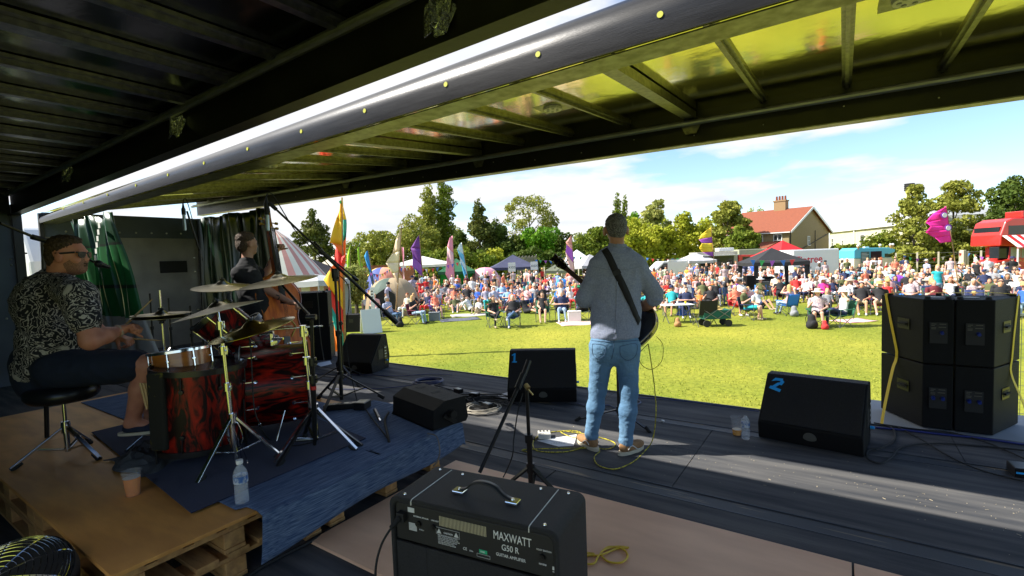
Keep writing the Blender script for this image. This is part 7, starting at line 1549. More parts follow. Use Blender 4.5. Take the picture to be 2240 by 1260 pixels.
b.build('menu_lines', m_ink, mb); b = B(); b.prism([(3.0, 1.66), (3.62, 1.66), (3.3, 2.0), (3.0, 2.0)], .03, .04, P(M)); b.build('cab_window', m_glass, t); b = B(); b._add([M @ V(3.75, .1, 1.62), M @ V(4.2, .1, 1.2), M @ V(4.2, 1.8, 1.2), M @ V(3.75, 1.8, 1.62)], [(0, 1, 2, 3)]); b.build('windscreen', m_glass, t, solid=.02)
for x, y in ((3.9, .1), (3.6, -.0), (4.0, 1.7), (.4, .0)): c = M @ V(x, y, 2.45); b = B(); b.cyl(c, c+V(0, 0, .3), .03, .12, n=12); o = b.build('roof_cone', mat('wafer', (.55, .3, .1), .7), t); b = B(); b.sphere(c+V(0, 0, .36), .13, 6); b.build('cone_ice', m_wh, o, smooth=True)
wheels(t, M, (.8, 3.7), 1.9, .32); b = B(); b.box((4.7, .1, .7), (4.78, .4, .9), M); b.build('headlight', m_lampw, t); b = B(); b.cbox((1.9, .9, 2.66), (.4, .3, .12), M); b.build('roof_hatch', m_wh, t)
# bus
t, M = veh('double_decker_bus', 'red double-decker bus with a striped red and white awning at the right edge', 'bus', 2176, 35.5, -.02)
b = B(); b.prism([(1.55, .55), (8, .55), (8, 4.25), (7.9, 4.4), (1.3, 4.4), (.75, 4.15), (.42, 3.2), (.38, 2.42), (1.5, 2.35)], -2.4, 0, P(M)); b.build('body', m_red, t, bev=.08)
b = B(); b.prism([(0, .5), (1.6, .5), (1.6, 2.4), (1.2, 2.4), (1.1, 1.45), (.25, 1.3), (0, 1.05)], -1.9, -.1, P(M)); b.build('engine_bonnet', m_red, t, bev=.07)
b = B(); b.box((1.15, -.006, 1.55), (1.6, -.0, 2.3), M); b.box((1.9, -.01, 1.5), (7.5, -.002, 2.3), M); b.box((1.25, -.01, 1.55), (1.85, -.002, 2.25), M); b.build('lower_window', mat('pale_window', (.25, .28, .26), .15), t)
for k in range(5): b = B(); b.box((.95+1.35*k, -.012, 3.2), (2.15+1.35*k, -.003, 3.85), M); b.build('upper_window', m_glass, t, bev=.02)
b = B(); b.box((.4, .2, 3.05), (.62, 2.2, 3.8), M @ T(.1, 0, 0)); b.build('front_window', m_glass, t)
wheels(t, M, (1.0, 6.4), 2.2, .52, .05); b = B(); b.torus(M @ V(1.0, -.03, .52), .62, .05, M.to_3x3() @ V(0, 1, 0), 24, 6, 0, 2*PI); b.build('wheel_arch', m_red, t, smooth=True)
b = B()
for k in range(22):
    b.cur = k % 2; x0 = .5+.32*k; b._add([M @ V(x0, -.02, 3.15), M @ V(x0+.32, -.02, 3.15), M @ V(x0+.32-.5, -1.7, 2.28), M @ V(x0-.5, -1.7, 2.28)], [(0, 1, 2, 3)])
aw = b.build('awning', [m_wh, m_red], t, solid=.02); b = B(); b.box((-.05, -1.72, 2.2), (7, -1.66, 2.3), M); b.build('valance', m_red, aw); b = B(); b.cyl(M @ V(.0, -1.68, 0), M @ V(.0, -1.68, 2.2), .05); b.build('awning_post', m_wh, aw)
text('RML 2731', .16, mat('gilt', (.6, .45, .1), .5), t, M @ MX((1.65, -.013, 0), (1, 0, 0), (0, 0, 1), (0, -1, 0)) @ T(.0, 1.25, 0), ext=.002)
b = B(); b.box((.45, .15, 1.5), (1.5, .9, 2.35), M); b.build('cab_window', m_glass, t, bev=.03)
b = B(); b.box((2.2, .3, 4.42), (3.4, 1.6, 4.9), M); b.build('roof_box', m_red, t, bev=.05)
# =====================================================  THE CROWD
def person_mesh(pose, female=False, long=True, arms=0, sleeve=.55, lean=.0, seed=0, bulk=1., h=.02):
    g = random.Random(seed); r = lambda a: g.uniform(-a, a); v = lambda x, y, z: Vector((x, y, z)); K = bulk
    if pose == 'chair': P0, C, N = v(0, .05, .50), v(r(.02), .13+lean*.6, .86), v(r(.02), .13+lean, 1.03); kn = [v(s*.13+r(.03), -.40+r(.04), .53) for s in (-1, 1)]; an = [v(s*(.12+r(.05)), -.48+r(.16), .09) for s in (-1, 1)]
    elif pose == 'cross': P0, C, N = v(0, .05, .50), v(0, .15+lean*.6, .86), v(0, .14+lean, 1.03); kn = [v(-.10, -.42, .54), v(.08, -.38, .64)]; an = [v(-.12, -.42, .09), v(-.16, -.66, .42)]
    elif pose == 'stand': P0, C, N = v(0, 0, .95), v(r(.02), .0, 1.32), v(0, .01, 1.50); kn = [v(s*.10, -.02+r(.03), .50) for s in (-1, 1)]; an = [v(s*(.11+r(.03)), .02+r(.05), .08) for s in (-1, 1)]
    elif pose == 'bend': P0, C, N = v(0, .1, .95), v(0, -.12, 1.22), v(0, -.24, 1.36); kn = [v(s*.10, .04, .50) for s in (-1, 1)]; an = [v(s*.13, .06+r(.05), .08) for s in (-1, 1)]
    elif pose == 'ground': P0, C, N = v(0, .05, .14), v(0, .17+lean, .48), v(0, .18+lean, .66); kn = [v(s*.14+r(.05), -.30, .38+r(.06)) for s in (-1, 1)]; an = [v(s*.12, -.52+r(.08), .07) for s in (-1, 1)]
    else: P0, C, N = v(0, .05, .14), v(0, .22+lean, .46), v(0, .26+lean, .62); kn = [v(-.06, -.40, .20), v(.10, -.36, .34)]; an = [v(-.04, -.85, .08), v(.06, -.62, .07)]
    w = .155 if female else .185; sh = [C*.25+N*.75+v(s*w*K, 0, -.05) for s in (-1, 1)]; H = N+v(0, -.03, .14)
    L = []
    def A(a, b, ra, rb, m, k=.02): L.append((('c', a, b, ra, rb), m, k))
    L.append((('f', C+v(0, 0, .03), C*.45+P0*.55, .165*K*(.88 if female else 1), .145*K, v(0, 1, 0), .68), 1, .04)); L.append((('f', C*.4+P0*.6, P0, .15*K, .165*K, v(0, 1, 0), .78), 1 if pose in ('chair', 'cross', 'stand', 'bend') else 1, .04))
    L.append((('e', P0-v(0, .0, .04), (.17*K, .14*K, .12), None), 2, .03)); L.append((('c', sh[0], sh[1], .06, .06), 1, .04)); A(N-v(0, 0, .04), H-v(0, 0, .04), .05, .045, 0)
    for i, s in enumerate((-1, 1)):
        a = arms if isinstance(arms, int) else arms[i]; S = sh[i]
        if a == 0: E_, W_2 = S+v(s*.07, -.02, -.26), v(s*.10, -.24, P0.z+.12)
        elif a == 1: E_, W_2 = S+v(s*.06, -.05, -.26), S+v(s*-.02, -.28, -.10)       # drink or phone at the chest
        elif a == 2: E_, W_2 = S+v(s*.14, -.12, .02), S+v(-s*.02, -.16, .20)          # shading the eyes
        elif a == 3: E_, W_2 = S+v(s*.05, .03, -.27), S+v(s*.09, -.04, -.52)          # hanging
        elif a == 4: E_, W_2 = S+v(s*.10, -.10, -.22), S+v(-s*.18, -.22, -.20)        # folded
        else: E_, W_2 = S+v(s*.10, .14, -.24), S+v(s*.14, .26, -.46)                  # propped behind
        M_ = S.lerp(E_, sleeve*1.0); A(S, M_, .058*K, .055*K, 1); A(M_, E_, .043, .040, 0 if sleeve < .95 else 1); A(E_, W_2, .040, .027, 0); d = (W_2-E_).normalized(); A(W_2, W_2+d*.08, .030, .022, 0); A(W_2+d*.07, W_2+d*.13, .016, .010, 0, .01); A(W_2+d*.02, W_2+d*.06+v(-s*.035, 0, .01), .012, .009, 0, .01)
    for i, s in enumerate((-1, 1)):
        hp = P0+v(s*.09, 0, -.02); A(hp, hp.lerp(kn[i], .72 if not long else 1), .088*K, .075*K if not long else .062, 2, .03)
        if not long: A(hp.lerp(kn[i], .6), kn[i], .062, .052, 0)
        A(kn[i], an[i], .054, .036, 2 if long else 0); A(an[i]-v(0, -.02, .03), an[i]+v(0, -.15, -.04), .042, .034, 4)
    hl = (.16+g.uniform(-.05, .08)) if female else 0
    for q in head_prims(H, v(r(.3), -1, r(.1)), v(0, 0, 1), 1.0, 3, 0, hairlen=hl, ears=not female): L.append(q)
    return sdf_mesh('person', L, h, [m_skin, m_skin, m_skin, m_brownh, m_black], .02).data
def cm(name, c, c2=None, **k): return mat(name, c, .85, c2=c2, **k)
TOPS = [('white', cm('white_cloth', (.72, .72, .72))), ('black', cm('black_cloth', (.015, .015, .018))), ('navy', cm('navy_cloth', (.02, .03, .09))), ('pale pink', cm('pink_cloth', (.75, .42, .42))), ('coral', cm('coral_cloth', (.75, .2, .12))), ('sky blue', cm('sky_cloth', (.25, .45, .7))),
        ('grey', cm('grey_cloth', (.25, .26, .28))), ('red', cm('red_cloth', (.6, .03, .03))), ('bright blue', cm('blue_cloth', (.03, .12, .6))), ('olive', cm('olive_cloth', (.10, .11, .04))), ('cream', cm('cream_cloth', (.68, .6, .45))), ('blue and white striped', cm('striped_cloth', (.7, .7, .72), (.08, .14, .4), scale=30, wave=.3, detail=0, ramp=(.45, .55))),
        ('floral', cm('floral_cloth', (.72, .55, .5), (.25, .2, .28), scale=26)), ('purple', cm('purple_cloth', (.2, .04, .4))), ('teal', cm('teal_cloth', (.02, .38, .42))), ('orange', cm('orange_cloth', (.85, .2, .04))), ('checked', cm('checked_cloth', (.55, .52, .62), (.2, .18, .32), scale=34)), ('maroon', cm('maroon_cloth', (.14, .015, .025))), ('yellow', cm('yellow_cloth', (.8, .55, .06))), ('magenta', cm('magenta_cloth', (.65, .03, .25)))]
TW = [26, 15, 8, 10, 6, 4, 8, 4, 2, 4, 8, 4, 8, 1, 1, 2, 4, 3, .5, 1]
BOTS = [('blue jeans', cm('jean_cloth', (.08, .15, .28))), ('navy', TOPS[2][1]), ('black', TOPS[1][1]), ('khaki', cm('khaki_cloth', (.36, .3, .19))), ('white', TOPS[0][1]), ('grey', TOPS[6][1]), ('pale denim', cm('pale_denim', (.3, .42, .55))), ('teal', TOPS[14][1]), ('red', TOPS[7][1])]
HAIR = [('brown', m_brownh), ('fair', cm('fair_hair', (.52, .34, .14))), ('dark', cm('dark_hair', (.02, .015, .012))), ('grey', cm('silver_hair', (.42, .41, .40))), ('red', cm('red_hair', (.3, .08, .02)))]
SKIN = [cm('light_skin', (.70, .40, .28)), cm('tanned_skin', (.58, .30, .18)), cm('pink_skin', (.72, .40, .30))]
def hatmesh(kind):
    b = B()
    if kind == 'cap': b.lathe([(.098, .0), (.1, .05), (.085, .09), (.04, .115), (.001, .12)], 16); b.box((-.07, -.20, .0), (.07, -.08, .012))
    else: b.lathe([(.20, -.015), (.19, .0), (.10, .01), (.098, .09), (.085, .105), (.001, .11)], 20)
    o = b.build('hat', TOPS[0][1], None, smooth=True, auto=50); COL.objects.unlink(o); return o
HATS = {k: hatmesh(k) for k in ('cap', 'brimmed hat')}
m_glassesb = m_black
VAR = []
def var(pose, n, **k):
    for i in range(n):
        f = i % 2 == 0; kk = dict(female=f, long=(i % 4 in (0, 3)), arms=(0, 1, 4, (0, 1), (1, 0), (0, 2))[(i*5+len(pose)) % 6], seed=i*7+len(pose), bulk=(.95, 1.18, .9, 1.3, 1.0, 1.1)[i % 6], sleeve=(.5, .55, .1, .45)[i % 4], lean=(.0, .08, .12)[i % 3]); kk.update(k)
        me = person_mesh(pose, **kk); VAR.append(dict(pose=pose, me=me, female=kk['female'], long=kk['long']))
var('chair', 8); var('cross', 2, long=True); var('stand', 7, arms=3); var('stand', 3); var('bend', 1, arms=4, female=False); var('ground', 4); var('recline', 2, arms=5)
for o in [o for o in COL.objects if o.name.startswith('person') and o.type == 'MESH' and o.parent is None]: bpy.data.objects.remove(o)
HEAD = dict(chair=(0, .10, 1.17), cross=(0, .11, 1.17), stand=(0, -.02, 1.64), bend=(0, -.27, 1.5), ground=(0, .15, .80), recline=(0, .23, .76))
# folding chair
def chair_parts(b_seat, b_fr, full=True):
    b_seat.grid(lambda u, v: V(-.27+.54*u, -.26+.5*v, .42-.05*math.sin(PI*u)+.02*(1-v)), 6, 4)
CH = thing('camp_chair', 'x', 'chair', (0, -50, 0)); m_chf = mat('chair_fabric', (1, 1, 1), .8, objc=True); m_chm = mat('chair_tube', (.22, .22, .23), .4, .7)
b = B(); b.grid(lambda u, v: V(-.27+.54*u, -.24+.46*v, .43-.06*math.sin(PI*u)), 6, 3); seat = b.build('seat', m_chf, CH, smooth=True, solid=.012)
b = B(); b.grid(lambda u, v: V(-.28+.56*u, .23+.14*v+.05*math.sin(PI*u), .40+.50*v), 6, 4); back = b.build('backrest', m_chf, CH, smooth=True, solid=.012)
for s in (-1, 1):
    b = B(); b.box((s*.33-.04, -.28, .62), (s*.33+.04, .22, .64)); b.build('armrest', m_chf, CH)
    b = B(); b.bar((s*.29, -.27, .42), (s*.30, .26, .01), .018); b.bar((s*.29, .25, .42), (s*.30, -.27, .01), .018); b.build('leg', m_chm, CH)
    b = B(); b.bar((s*.33, -.27, .62), (s*.29, -.27, .01), .016); b.bar((s*.29, .22, .3), (s*.29, .38, .92), .016); b.build('side_frame', m_chm, CH)
b = B(); b.bar((-.29, -.27, .03), (.29, -.27, .42), .014); b.bar((.29, -.27, .03), (-.29, -.27, .42), .014); b.build('cross_frame', m_chm, CH)
# a distant chair: one mesh of the same shape, too small to show its parts
def joined():
    bb = B()
    for o in CH.children:
        if o.type == 'MESH':
            n = len(bb.v); bb.cur = 0 if o.data.materials[0] == m_chf else 1; bb._add([v.co.copy() for v in o.data.vertices], [list(p.vertices) for p in o.data.polygons])
    o = bb.build('camp_chair', [m_chf, m_chm], None); COL.objects.unlink(o); return o
bpy.context.view_layer.update(); CHF = joined(); CHK = list(CH.children)
CCOL = [('navy', (.02, .03, .10)), ('green', (.02, .12, .06)), ('black', (.012, .012, .014)), ('red', (.4, .02, .03)), ('bright blue', (.03, .2, .6)), ('grey', (.2, .2, .21)), ('purple', (.15, .08, .35)), ('maroon', (.16, .02, .05)), ('orange', (.8, .16, .03))]
PPL = []; USED = set(); NCH = 0
LMK = [(700, 'the striped tent'), (800, 'the willow bush'), (868, 'the cream flag'), (925, 'the purple flag'), (1000, 'the green gazebo'), (1062, 'the pink play tent'), (1122, 'the navy gazebo'), (1180, 'the right event sign'), (1232, 'the olive gazebo'), (1275, 'the guitarist\'s left arm'), (1445, 'the white van'), (1520, 'the silver grey gazebo'), (1570, 'the yellow and purple flag'), (1690, 'the black gazebo'), (1770, 'the red-lettered trailer'), (1840, 'the field beyond monitor 2'), (1925, 'the ice cream van'), (2010, 'the slender birch'), (2090, 'the magenta flag'), (2200, 'the red bus')]
def pick(lst, w=None): return random.choices(range(len(lst)), w)[0]
def person(px, d, vi=None, top=None, bot=None, hair=None, hat=None, rz=None, chair=True, ccol=None, label=None, sc=1., clabel=None, pos=None, pose=None):
    global NCH
    c = W(px, d) if pos is None else pos
    for tries in range(60):
        v = random.choice([k for k, x in enumerate(VAR) if x['pose'] == pose]) if (vi is None) else vi; X = VAR[v]
        t_ = pick(TOPS, TW) if top is None else top; b_ = pick(BOTS, [8, 5, 6, 4, 2, 4, 4, 1, .5]) if bot is None else bot; h_ = pick(HAIR, [8, 7, 5, 5, 1]) if hair is None else hair
        ht = (random.choices([None, 'cap', 'brimmed hat'], [10, 2, 3])[0]) if hat is None else (hat or None)
        key = (X['pose'] in ('stand', 'bend'), X['pose'] in ('ground', 'recline'), t_, b_, X['long'], h_, ht)
        if label or key not in USED: break
    USED.add(key); me = X['me']; o = bpy.data.objects.new('person', me); COL.objects.link(o); o.location = c
    face = math.atan2(-c.x, c.y) # towards the stage
    ang = (face*.75+random.gauss(0, .45)) if rz is None else face+rz; o.rotation_euler = (0, 0, ang); o.scale = (sc,)*3
    for i, m in enumerate((random.choice(SKIN), TOPS[t_][1], BOTS[b_][1], HAIR[h_][1], random.choice((TOPS[0][1], TOPS[1][1], BOTS[3][1])))): o.material_slots[i].link = 'OBJECT'; o.material_slots[i].material = m
    lg = 'trousers' if X['long'] else 'shorts'
    if BOTS[b_][0] == 'blue jeans': bt = 'blue jeans' if X['long'] else 'blue denim shorts'
    else: bt = BOTS[b_][0]+' '+lg
    desc = f'{TOPS[t_][0]} top, {bt}' + (f', {ht}' if ht else f', {HAIR[h_][0]} hair')
    who = {'stand': 'standing', 'bend': 'leaning', 'ground': 'ground-seated', 'recline': 'lounging'}.get(X['pose'], 'seated')
    near = min(LMK, key=lambda q: abs(q[0]-px))[1]
    lab = label or f'{who} {"child" if sc < .8 else "person"} in {desc}, near {near}'
    if len(lab.split()) > 16: lab = f'{who} person in {desc}'
    tag(o, lab, 'person', 'people watching from the field')
    if ht:
        h = HATS[ht].copy(); COL.objects.link(h); h.parent = o; hz_ = HEAD[X['pose']]; h.location = (hz_[0], hz_[1]-.0, hz_[2]+.075); h.material_slots[0].link = 'OBJECT'; h.material_slots[0].material = random.choice((TOPS[0][1], TOPS[10][1], TOPS[1][1], cm('straw', (.6, .42, .15)), TOPS[2][1]))
    if X['pose'] in ('chair', 'cross') and chair:
        k = pick(CCOL, [5, 5, 5, 3, 4, 3, 1, 2, 1]) if ccol is None else ccol
        if d < 27: r_ = CH.copy(); COL.objects.link(r_); par = [(ch.copy()) for ch in CHK]
        else: r_ = CHF.copy(); COL.objects.link(r_); par = []
        for ch in par: COL.objects.link(ch); ch.parent = r_; ch.color = (*CCOL[k][1], 1)
        r_.color = (*CCOL[k][1], 1); r_.location = c+Vector((0, 0, 0)); r_.rotation_euler = (0, 0, ang)
        tag(r_, clabel or (f'{CCOL[k][0]} camp chair under {desc}'), 'chair', 'camp chairs of the crowd'); NCH += 1
    PPL.append((c.x, c.y)); return o
V_ = {p: [i for i, x in enumerate(VAR) if x['pose'] == p] for p in ('chair', 'cross', 'stand', 'bend', 'ground', 'recline')}
def vp(pose, female=None, long=None):
    L = [i for i in V_[pose] if (female is None or VAR[i]['female'] == female) and (long is None or VAR[i]['long'] == long)]; return random.choice(L or V_[pose])
def fd(px, py): return (CZ-GZ)*F/(py-yh(px))      # distance at which someone's feet stand at this height in the photograph
Tn = {n: i for i, (n, _) in enumerate(TOPS)}; Bn = {n: i for i, (n, _) in enumerate(BOTS)}; Hn = {n: i for i, (n, _) in enumerate(HAIR)}
def FR(px, py, pose, top, bot, hair, label, female=None, long=None, hat='', rz=0, ccol=None, sc=1., clabel=None): return person(px, fd(px, py), vp(pose, female, long), Tn[top], Bn[bot], Hn[hair], hat, rz, True, ccol, label, sc, clabel)
FR(1077, 716, 'cross', 'black', 'black', 'brown', 'woman in black dress with crossed legs, front row left of the grey-bearded man', True, True, rz=.3, ccol=1)
FR(1117, 716, 'cross', 'black', 'blue jeans', 'grey', 'grey-haired man in black t-shirt and jeans sitting beside the woman in black', False, True, rz=-.1, ccol=5)
FR(1183, 704, 'chair', 'black', 'black', 'brown', 'woman in black vest and shorts on a green camp chair, front row', True, False, ccol=1)
FR(1226, 702, 'chair', 'navy', 'pale denim', 'grey', 'man in navy t-shirt and jeans with his elbows on his knees, front row', False, True, ccol=2)
FR(1277, 700, 'cross', 'white', 'black', 'fair', 'man in white top and black shorts half hidden by the guitarist', False, True, hat='cap', rz=-.5, ccol=1)
FR(846, 693, 'stand', 'checked', 'blue jeans', 'grey', 'standing man in checked shirt and pale cap walking left of the cream flag', False, True, hat='cap', rz=1.2)
FR(820, 668, 'stand', 'white', 'navy', 'grey', 'standing man in plain white shirt just left of the checked-shirt man', False, True, rz=.4)
FR(850, 712, 'chair', 'blue and white striped', 'blue jeans', 'grey', 'man in blue striped shirt and jeans seated under the long boom', False, True, rz=.9, ccol=0)
FR(905, 708, 'chair', 'black', 'pale denim', 'fair', 'blonde woman in black vest and pale jeans on a maroon chair, front left', True, True, rz=.8, ccol=7)
FR(950, 696, 'chair', 'coral', 'khaki', 'grey', 'woman in coral top beside the purple chair back, front left', True, False, rz=.3, ccol=6)
FR(924, 672, 'chair', 'red', 'grey', 'grey', 'seated person in red top behind the blonde woman, left', False, True, rz=.3, ccol=8)
FR(893, 672, 'chair', 'pale pink', 'black', 'grey', 'grey-haired person in pink top near the cream flag foot', False, True, rz=.5, ccol=1)
FR(1004, 678, 'ground', 'cream', 'white', 'red', 'woman in cream dress sitting on the grass left of the cool box', True, True, rz=.6)
FR(1028, 682, 'recline', 'white', 'black', 'dark', 'person in white t-shirt and black trousers lounging on a blanket, legs right', False, True, rz=1.0)
FR(1150, 686, 'recline', 'black', 'black', 'brown', 'girl in black sitting on the grass with bare legs stretched out', True, False, rz=.8)
FR(1500, 694, 'chair', 'navy', 'navy', 'dark', 'man in navy shirt and sunglasses behind the white picnic table', False, True, ccol=0)
FR(1466, 690, 'chair', 'teal', 'khaki', 'grey', 'man in teal shirt and grey cap beside the guitarist\'s elbow', False, False, hat='cap', rz=-.3, ccol=2)
FR(1478, 672, 'chair', 'pale pink', 'white', 'fair', 'fair woman in pale pink top behind the teal-shirted man', True, True, ccol=5)
FR(1553, 688, 'chair', 'black', 'black', 'dark', 'heavy-set man in black polo shirt behind the green wagon', False, True, ccol=2)
FR(1536, 668, 'chair', 'olive', 'khaki', 'dark', 'man in olive top and sunglasses behind the black polo man', False, False, ccol=5)
FR(1588, 668, 'bend', 'black', 'blue jeans', 'dark', 'bald man in black t-shirt leaning forward beside the green wagon', False, True, rz=.9)
FR(1612, 690, 'chair', 'coral', 'red', 'grey', 'man in coral shirt and red shorts reaching towards the table', False, False, rz=.5, ccol=3)
FR(1637, 700, 'chair', 'olive', 'teal', 'grey', 'man in olive t-shirt and teal shorts seen side-on, front right', False, False, rz=1.3, ccol=0)
FR(1610, 662, 'chair', 'purple', 'white', 'red', 'red-haired woman in lilac top behind the coral-shirted man', True, True, ccol=2)
FR(1664, 676, 'ground', 'white', 'navy', 'grey', 'man in white t-shirt and navy shorts sitting on the grass, drinking', False, False, rz=.9)
FR(1663, 662, 'chair', 'olive', 'khaki', 'dark', 'woman in dark brimmed hat and olive top left of the sound desk', True, True, hat='brimmed hat', ccol=4)
FR(1722, 690, 'chair', 'pale pink', 'pale denim', 'fair', 'curly-haired woman in pale pink top turned away on a blue chair', True, True, rz=-2.4, ccol=4)
FR(1706, 664, 'chair', 'black', 'black', 'dark', 'man in black sports shirt and cap in front of the sound desk', False, True, hat='cap', ccol=3)
FR(1789, 716, 'chair', 'floral', 'black', 'grey', 'white-bearded man in floral shirt and brimmed hat, nearest the stage on the right', False, False, hat='brimmed hat', rz=.05, ccol=1)
FR(1840, 716, 'cross', 'white', 'navy', 'fair', 'woman in white top, navy shorts and pink hat sitting sideways, front right', True, True, hat='brimmed hat', rz=-.9, ccol=1)
FR(1885, 688, 'chair', 'black', 'khaki', 'dark', 'man in black t-shirt and beige shorts with knees up, right of the pink hat', False, False, ccol=0)
FR(1925, 688, 'chair', 'black', 'khaki', 'brown', 'man in yellow straw hat and black t-shirt holding a drink beside the speakers', False, False, hat='brimmed hat', ccol=3)
FR(2192, 680, 'chair', 'black', 'grey', 'dark', 'man in dark glasses and black t-shirt just above the outer speakers', False, True, ccol=5)
FR(2080, 672, 'chair', 'white', 'navy', 'red', 'red-haired woman in sunglasses showing between the two speaker tops', True, True, ccol=2)
FR(1810, 676, 'ground', 'grey', 'black', 'fair', 'blonde woman in grey top sitting on the grass behind the floral shirt', True, True)
FR(1860, 672, 'chair', 'white', 'grey', 'dark', 'woman in white sunhat and patterned top behind the front right row', True, True, hat='brimmed hat', ccol=2)
for a in ((1575, 610, 'white', 'grey', 'a', 1546), (1590, 606, 'black', 'black', 'b', 0), ): pass
# random fill over the field, nearest rows first
FRONT = [(640, 688), (760, 690), (830, 690), (960, 682), (1050, 684), (1130, 680), (1290, 682), (1450, 676), (1560, 676), (1640, 668), (1700, 668), (1800, 676), (1930, 684), (2100, 690), (2260, 700)]
def front(px):
    for (a, ya), (b_, yb) in zip(FRONT, FRONT[1:]):
        if a <= px <= b_: return ya+(yb-ya)*(px-a)/(b_-a)
    return 690
BLOCK = [(W(1688, 31), 1.9), (W(1788, 39), 3.2), (W(740, 21), 1.4), (W(855, 27), 1.6), (W(775, 28), 1.3), (W(1530, 21.5), 1.0), (W(998, 44), 1.2), (W(808, 19.6), .9), (W(838, 40), 1.6)]
cnt = 0; fails = 0
while cnt < 232 and fails < 6000:
    px = random.uniform(770, 2300)
    if 1300 < px < 1400 and random.random() < .7: continue
    dmin = fd(px, front(px)); dmax = 47 if px < 1300 else (44 if px < 1750 else 42); d = dmin+(dmax-dmin)*random.random()**1.5
    c = W(px, d); near = min((math.hypot(c.x-x, c.y-y) for x, y in PPL), default=9)
    if near < (.62 if d < 30 else .75) or any(math.hypot(c.x-q.x, c.y-q.y) < r for q, r in BLOCK) or (px < 900 and d > 34) or (px > 1980 and d > 38): fails += 1; continue
    z = random.random(); far = d > 33
    pose = ('stand' if z < (.42 if far else .07) else 'ground' if z < (.5 if far else .24) else 'recline' if z < .27 and not far else 'cross' if z < .38 and not far else 'chair')
    person(px, d, None, pose=pose, sc=random.uniform(.93, 1.06) if random.random() > .07 else random.uniform(.62, .75)); cnt += 1
# past three hundred people: the far rows are one mass
CR_V = []; CR_F = []; CR_M = []; CMATS = [t[1] for t in TOPS]+[b_[1] for b_ in BOTS]+[h[1] for h in HAIR]+SKIN; CMU = []
for m in CMATS:
    if m not in CMU: CMU.append(m)
LOW = [(person_mesh(p, **k)) for p, k in (('chair', dict(h=.042)), ('chair', dict(h=.042, female=True, arms=1, seed=4)), ('stand', dict(h=.042, arms=3)), ('stand', dict(h=.042, female=True, arms=1, seed=2)), ('ground', dict(h=.042, female=True, seed=3)), ('chair', dict(h=.042, arms=(0, 2), seed=8, bulk=1.2)))]
LOW = [(np.array([v.co[:] for v in m.vertices]), np.array([p.vertices[:] for p in m.polygons]), np.array([p.material_index for p in m.polygons])) for m in LOW]
for o in [o for o in COL.objects if o.name.startswith('person') and o.type == 'MESH' and o.parent is None and 'label' not in o]: bpy.data.objects.remove(o)
nv = 0; k = 0; fails = 0
while k < 400 and fails < 9000:
    px = random.uniform(800, 2290); d = random.uniform(25, 46); c = W(px, d)
    if any(math.hypot(c.x-x, c.y-y) < .55 for x, y in PPL) or any(math.hypot(c.x-q.x, c.y-q.y) < r for q, r in BLOCK) or (px < 900 and d > 34) or (px > 1980 and d > 38) or (1620 < px < 1760 and d < 31): fails += 1; continue
    Vv, Ff, Mi = LOW[random.choice((0, 1, 5, 0, 1, 4, 2 if d > 36 else 0, 3 if d > 36 else 1))]; a = math.atan2(-c.x, c.y)+random.gauss(0, .5); s = random.uniform(.85, 1.05)
    Rr_ = np.array([[math.cos(a), -math.sin(a), 0], [math.sin(a), math.cos(a), 0], [0, 0, 1]])*s; CR_V.append(Vv@Rr_.T+np.array(c[:])); CR_F.append(Ff+nv); nv += len(Vv)
    tm = [CMU.index(random.choice(SKIN)), CMU.index(TOPS[pick(TOPS, TW)][1]), CMU.index(random.choice(BOTS)[1]), CMU.index(random.choice(HAIR)[1]), CMU.index(TOPS[1][1])]; CR_M.append(np.array(tm)[Mi]); PPL.append((c.x, c.y)); k += 1
cro = _mesh0('crowd', np.concatenate(CR_V), np.concatenate(CR_F), CMU, None, True, np.concatenate(CR_M)); tag(cro, 'dense mass of seated and standing people filling the back rows of the field', 'crowd', kind='stuff')
# queues of standing people by the trucks and at the fence
for px, d in ((1508, 45), (1522, 44), (1545, 45.5), (1557, 44), (1566, 46), (1580, 45), (1594, 44.5), (1600, 46.5), (1820, 40), (1832, 41), (1842, 39.5), (1853, 40.5), (1768, 33.5), (1792, 34), (1898, 42), (1908, 41), (1928, 42.5), (1978, 40), (1172, 47), (1185, 48), (1150, 45), (905, 44), (916, 43), (935, 45), (948, 43), (1066, 46), (1080, 45), (930, 33), (918, 31.5), (2135, 41), (1140, 43)):
    person(px, d, None, pose='stand', rz=random.choice((0, PI, 1.6, -1.6)))
bpy.data.objects.remove(CH)
for o in CHK: bpy.data.objects.remove(o)
# ---------------------------------------- things among the crowd
def at(px, py): return W(px, fd(px, py))
def blanket(label, px, py, w, d_, rz, m):
    c = at(px, py); b = B(); M = T(*c) @ RZ(CAMANG+rz); b.grid(lambda u, v: M @ V(-w/2+w*u, -d_/2+d_*v, .012+.01*math.sin(u*9+v*5)), 12, 8); tag(b.build('picnic_blanket', m, None, smooth=True, solid=.01), label, 'blanket', 'picnic blankets on the grass')
blanket('dark checked blanket lying empty on the grass at front left', 1000, 700, 1.9, 1.1, .3, cm('dark_check', (.05, .06, .09), (.12, .13, .17), scale=20))
blanket('pink and cream striped blanket under the white bag', 1262, 708, 1.7, 1.3, .1, cm('pink_stripe', (.7, .35, .33), (.75, .65, .5), scale=9, wave=.5, detail=0))
blanket('pale blanket under the lounging pair left of centre', 1020, 690, 1.8, 1.2, .2, cm('pale_rug', (.6, .56, .5)))
blanket('pink blanket beside the pink-hatted woman', 1868, 703, 1.3, .9, .2, TOPS[3][1]); blanket('red blanket showing between chairs left of centre', 1125, 672, 2.2, 1.2, 0, TOPS[7][1])
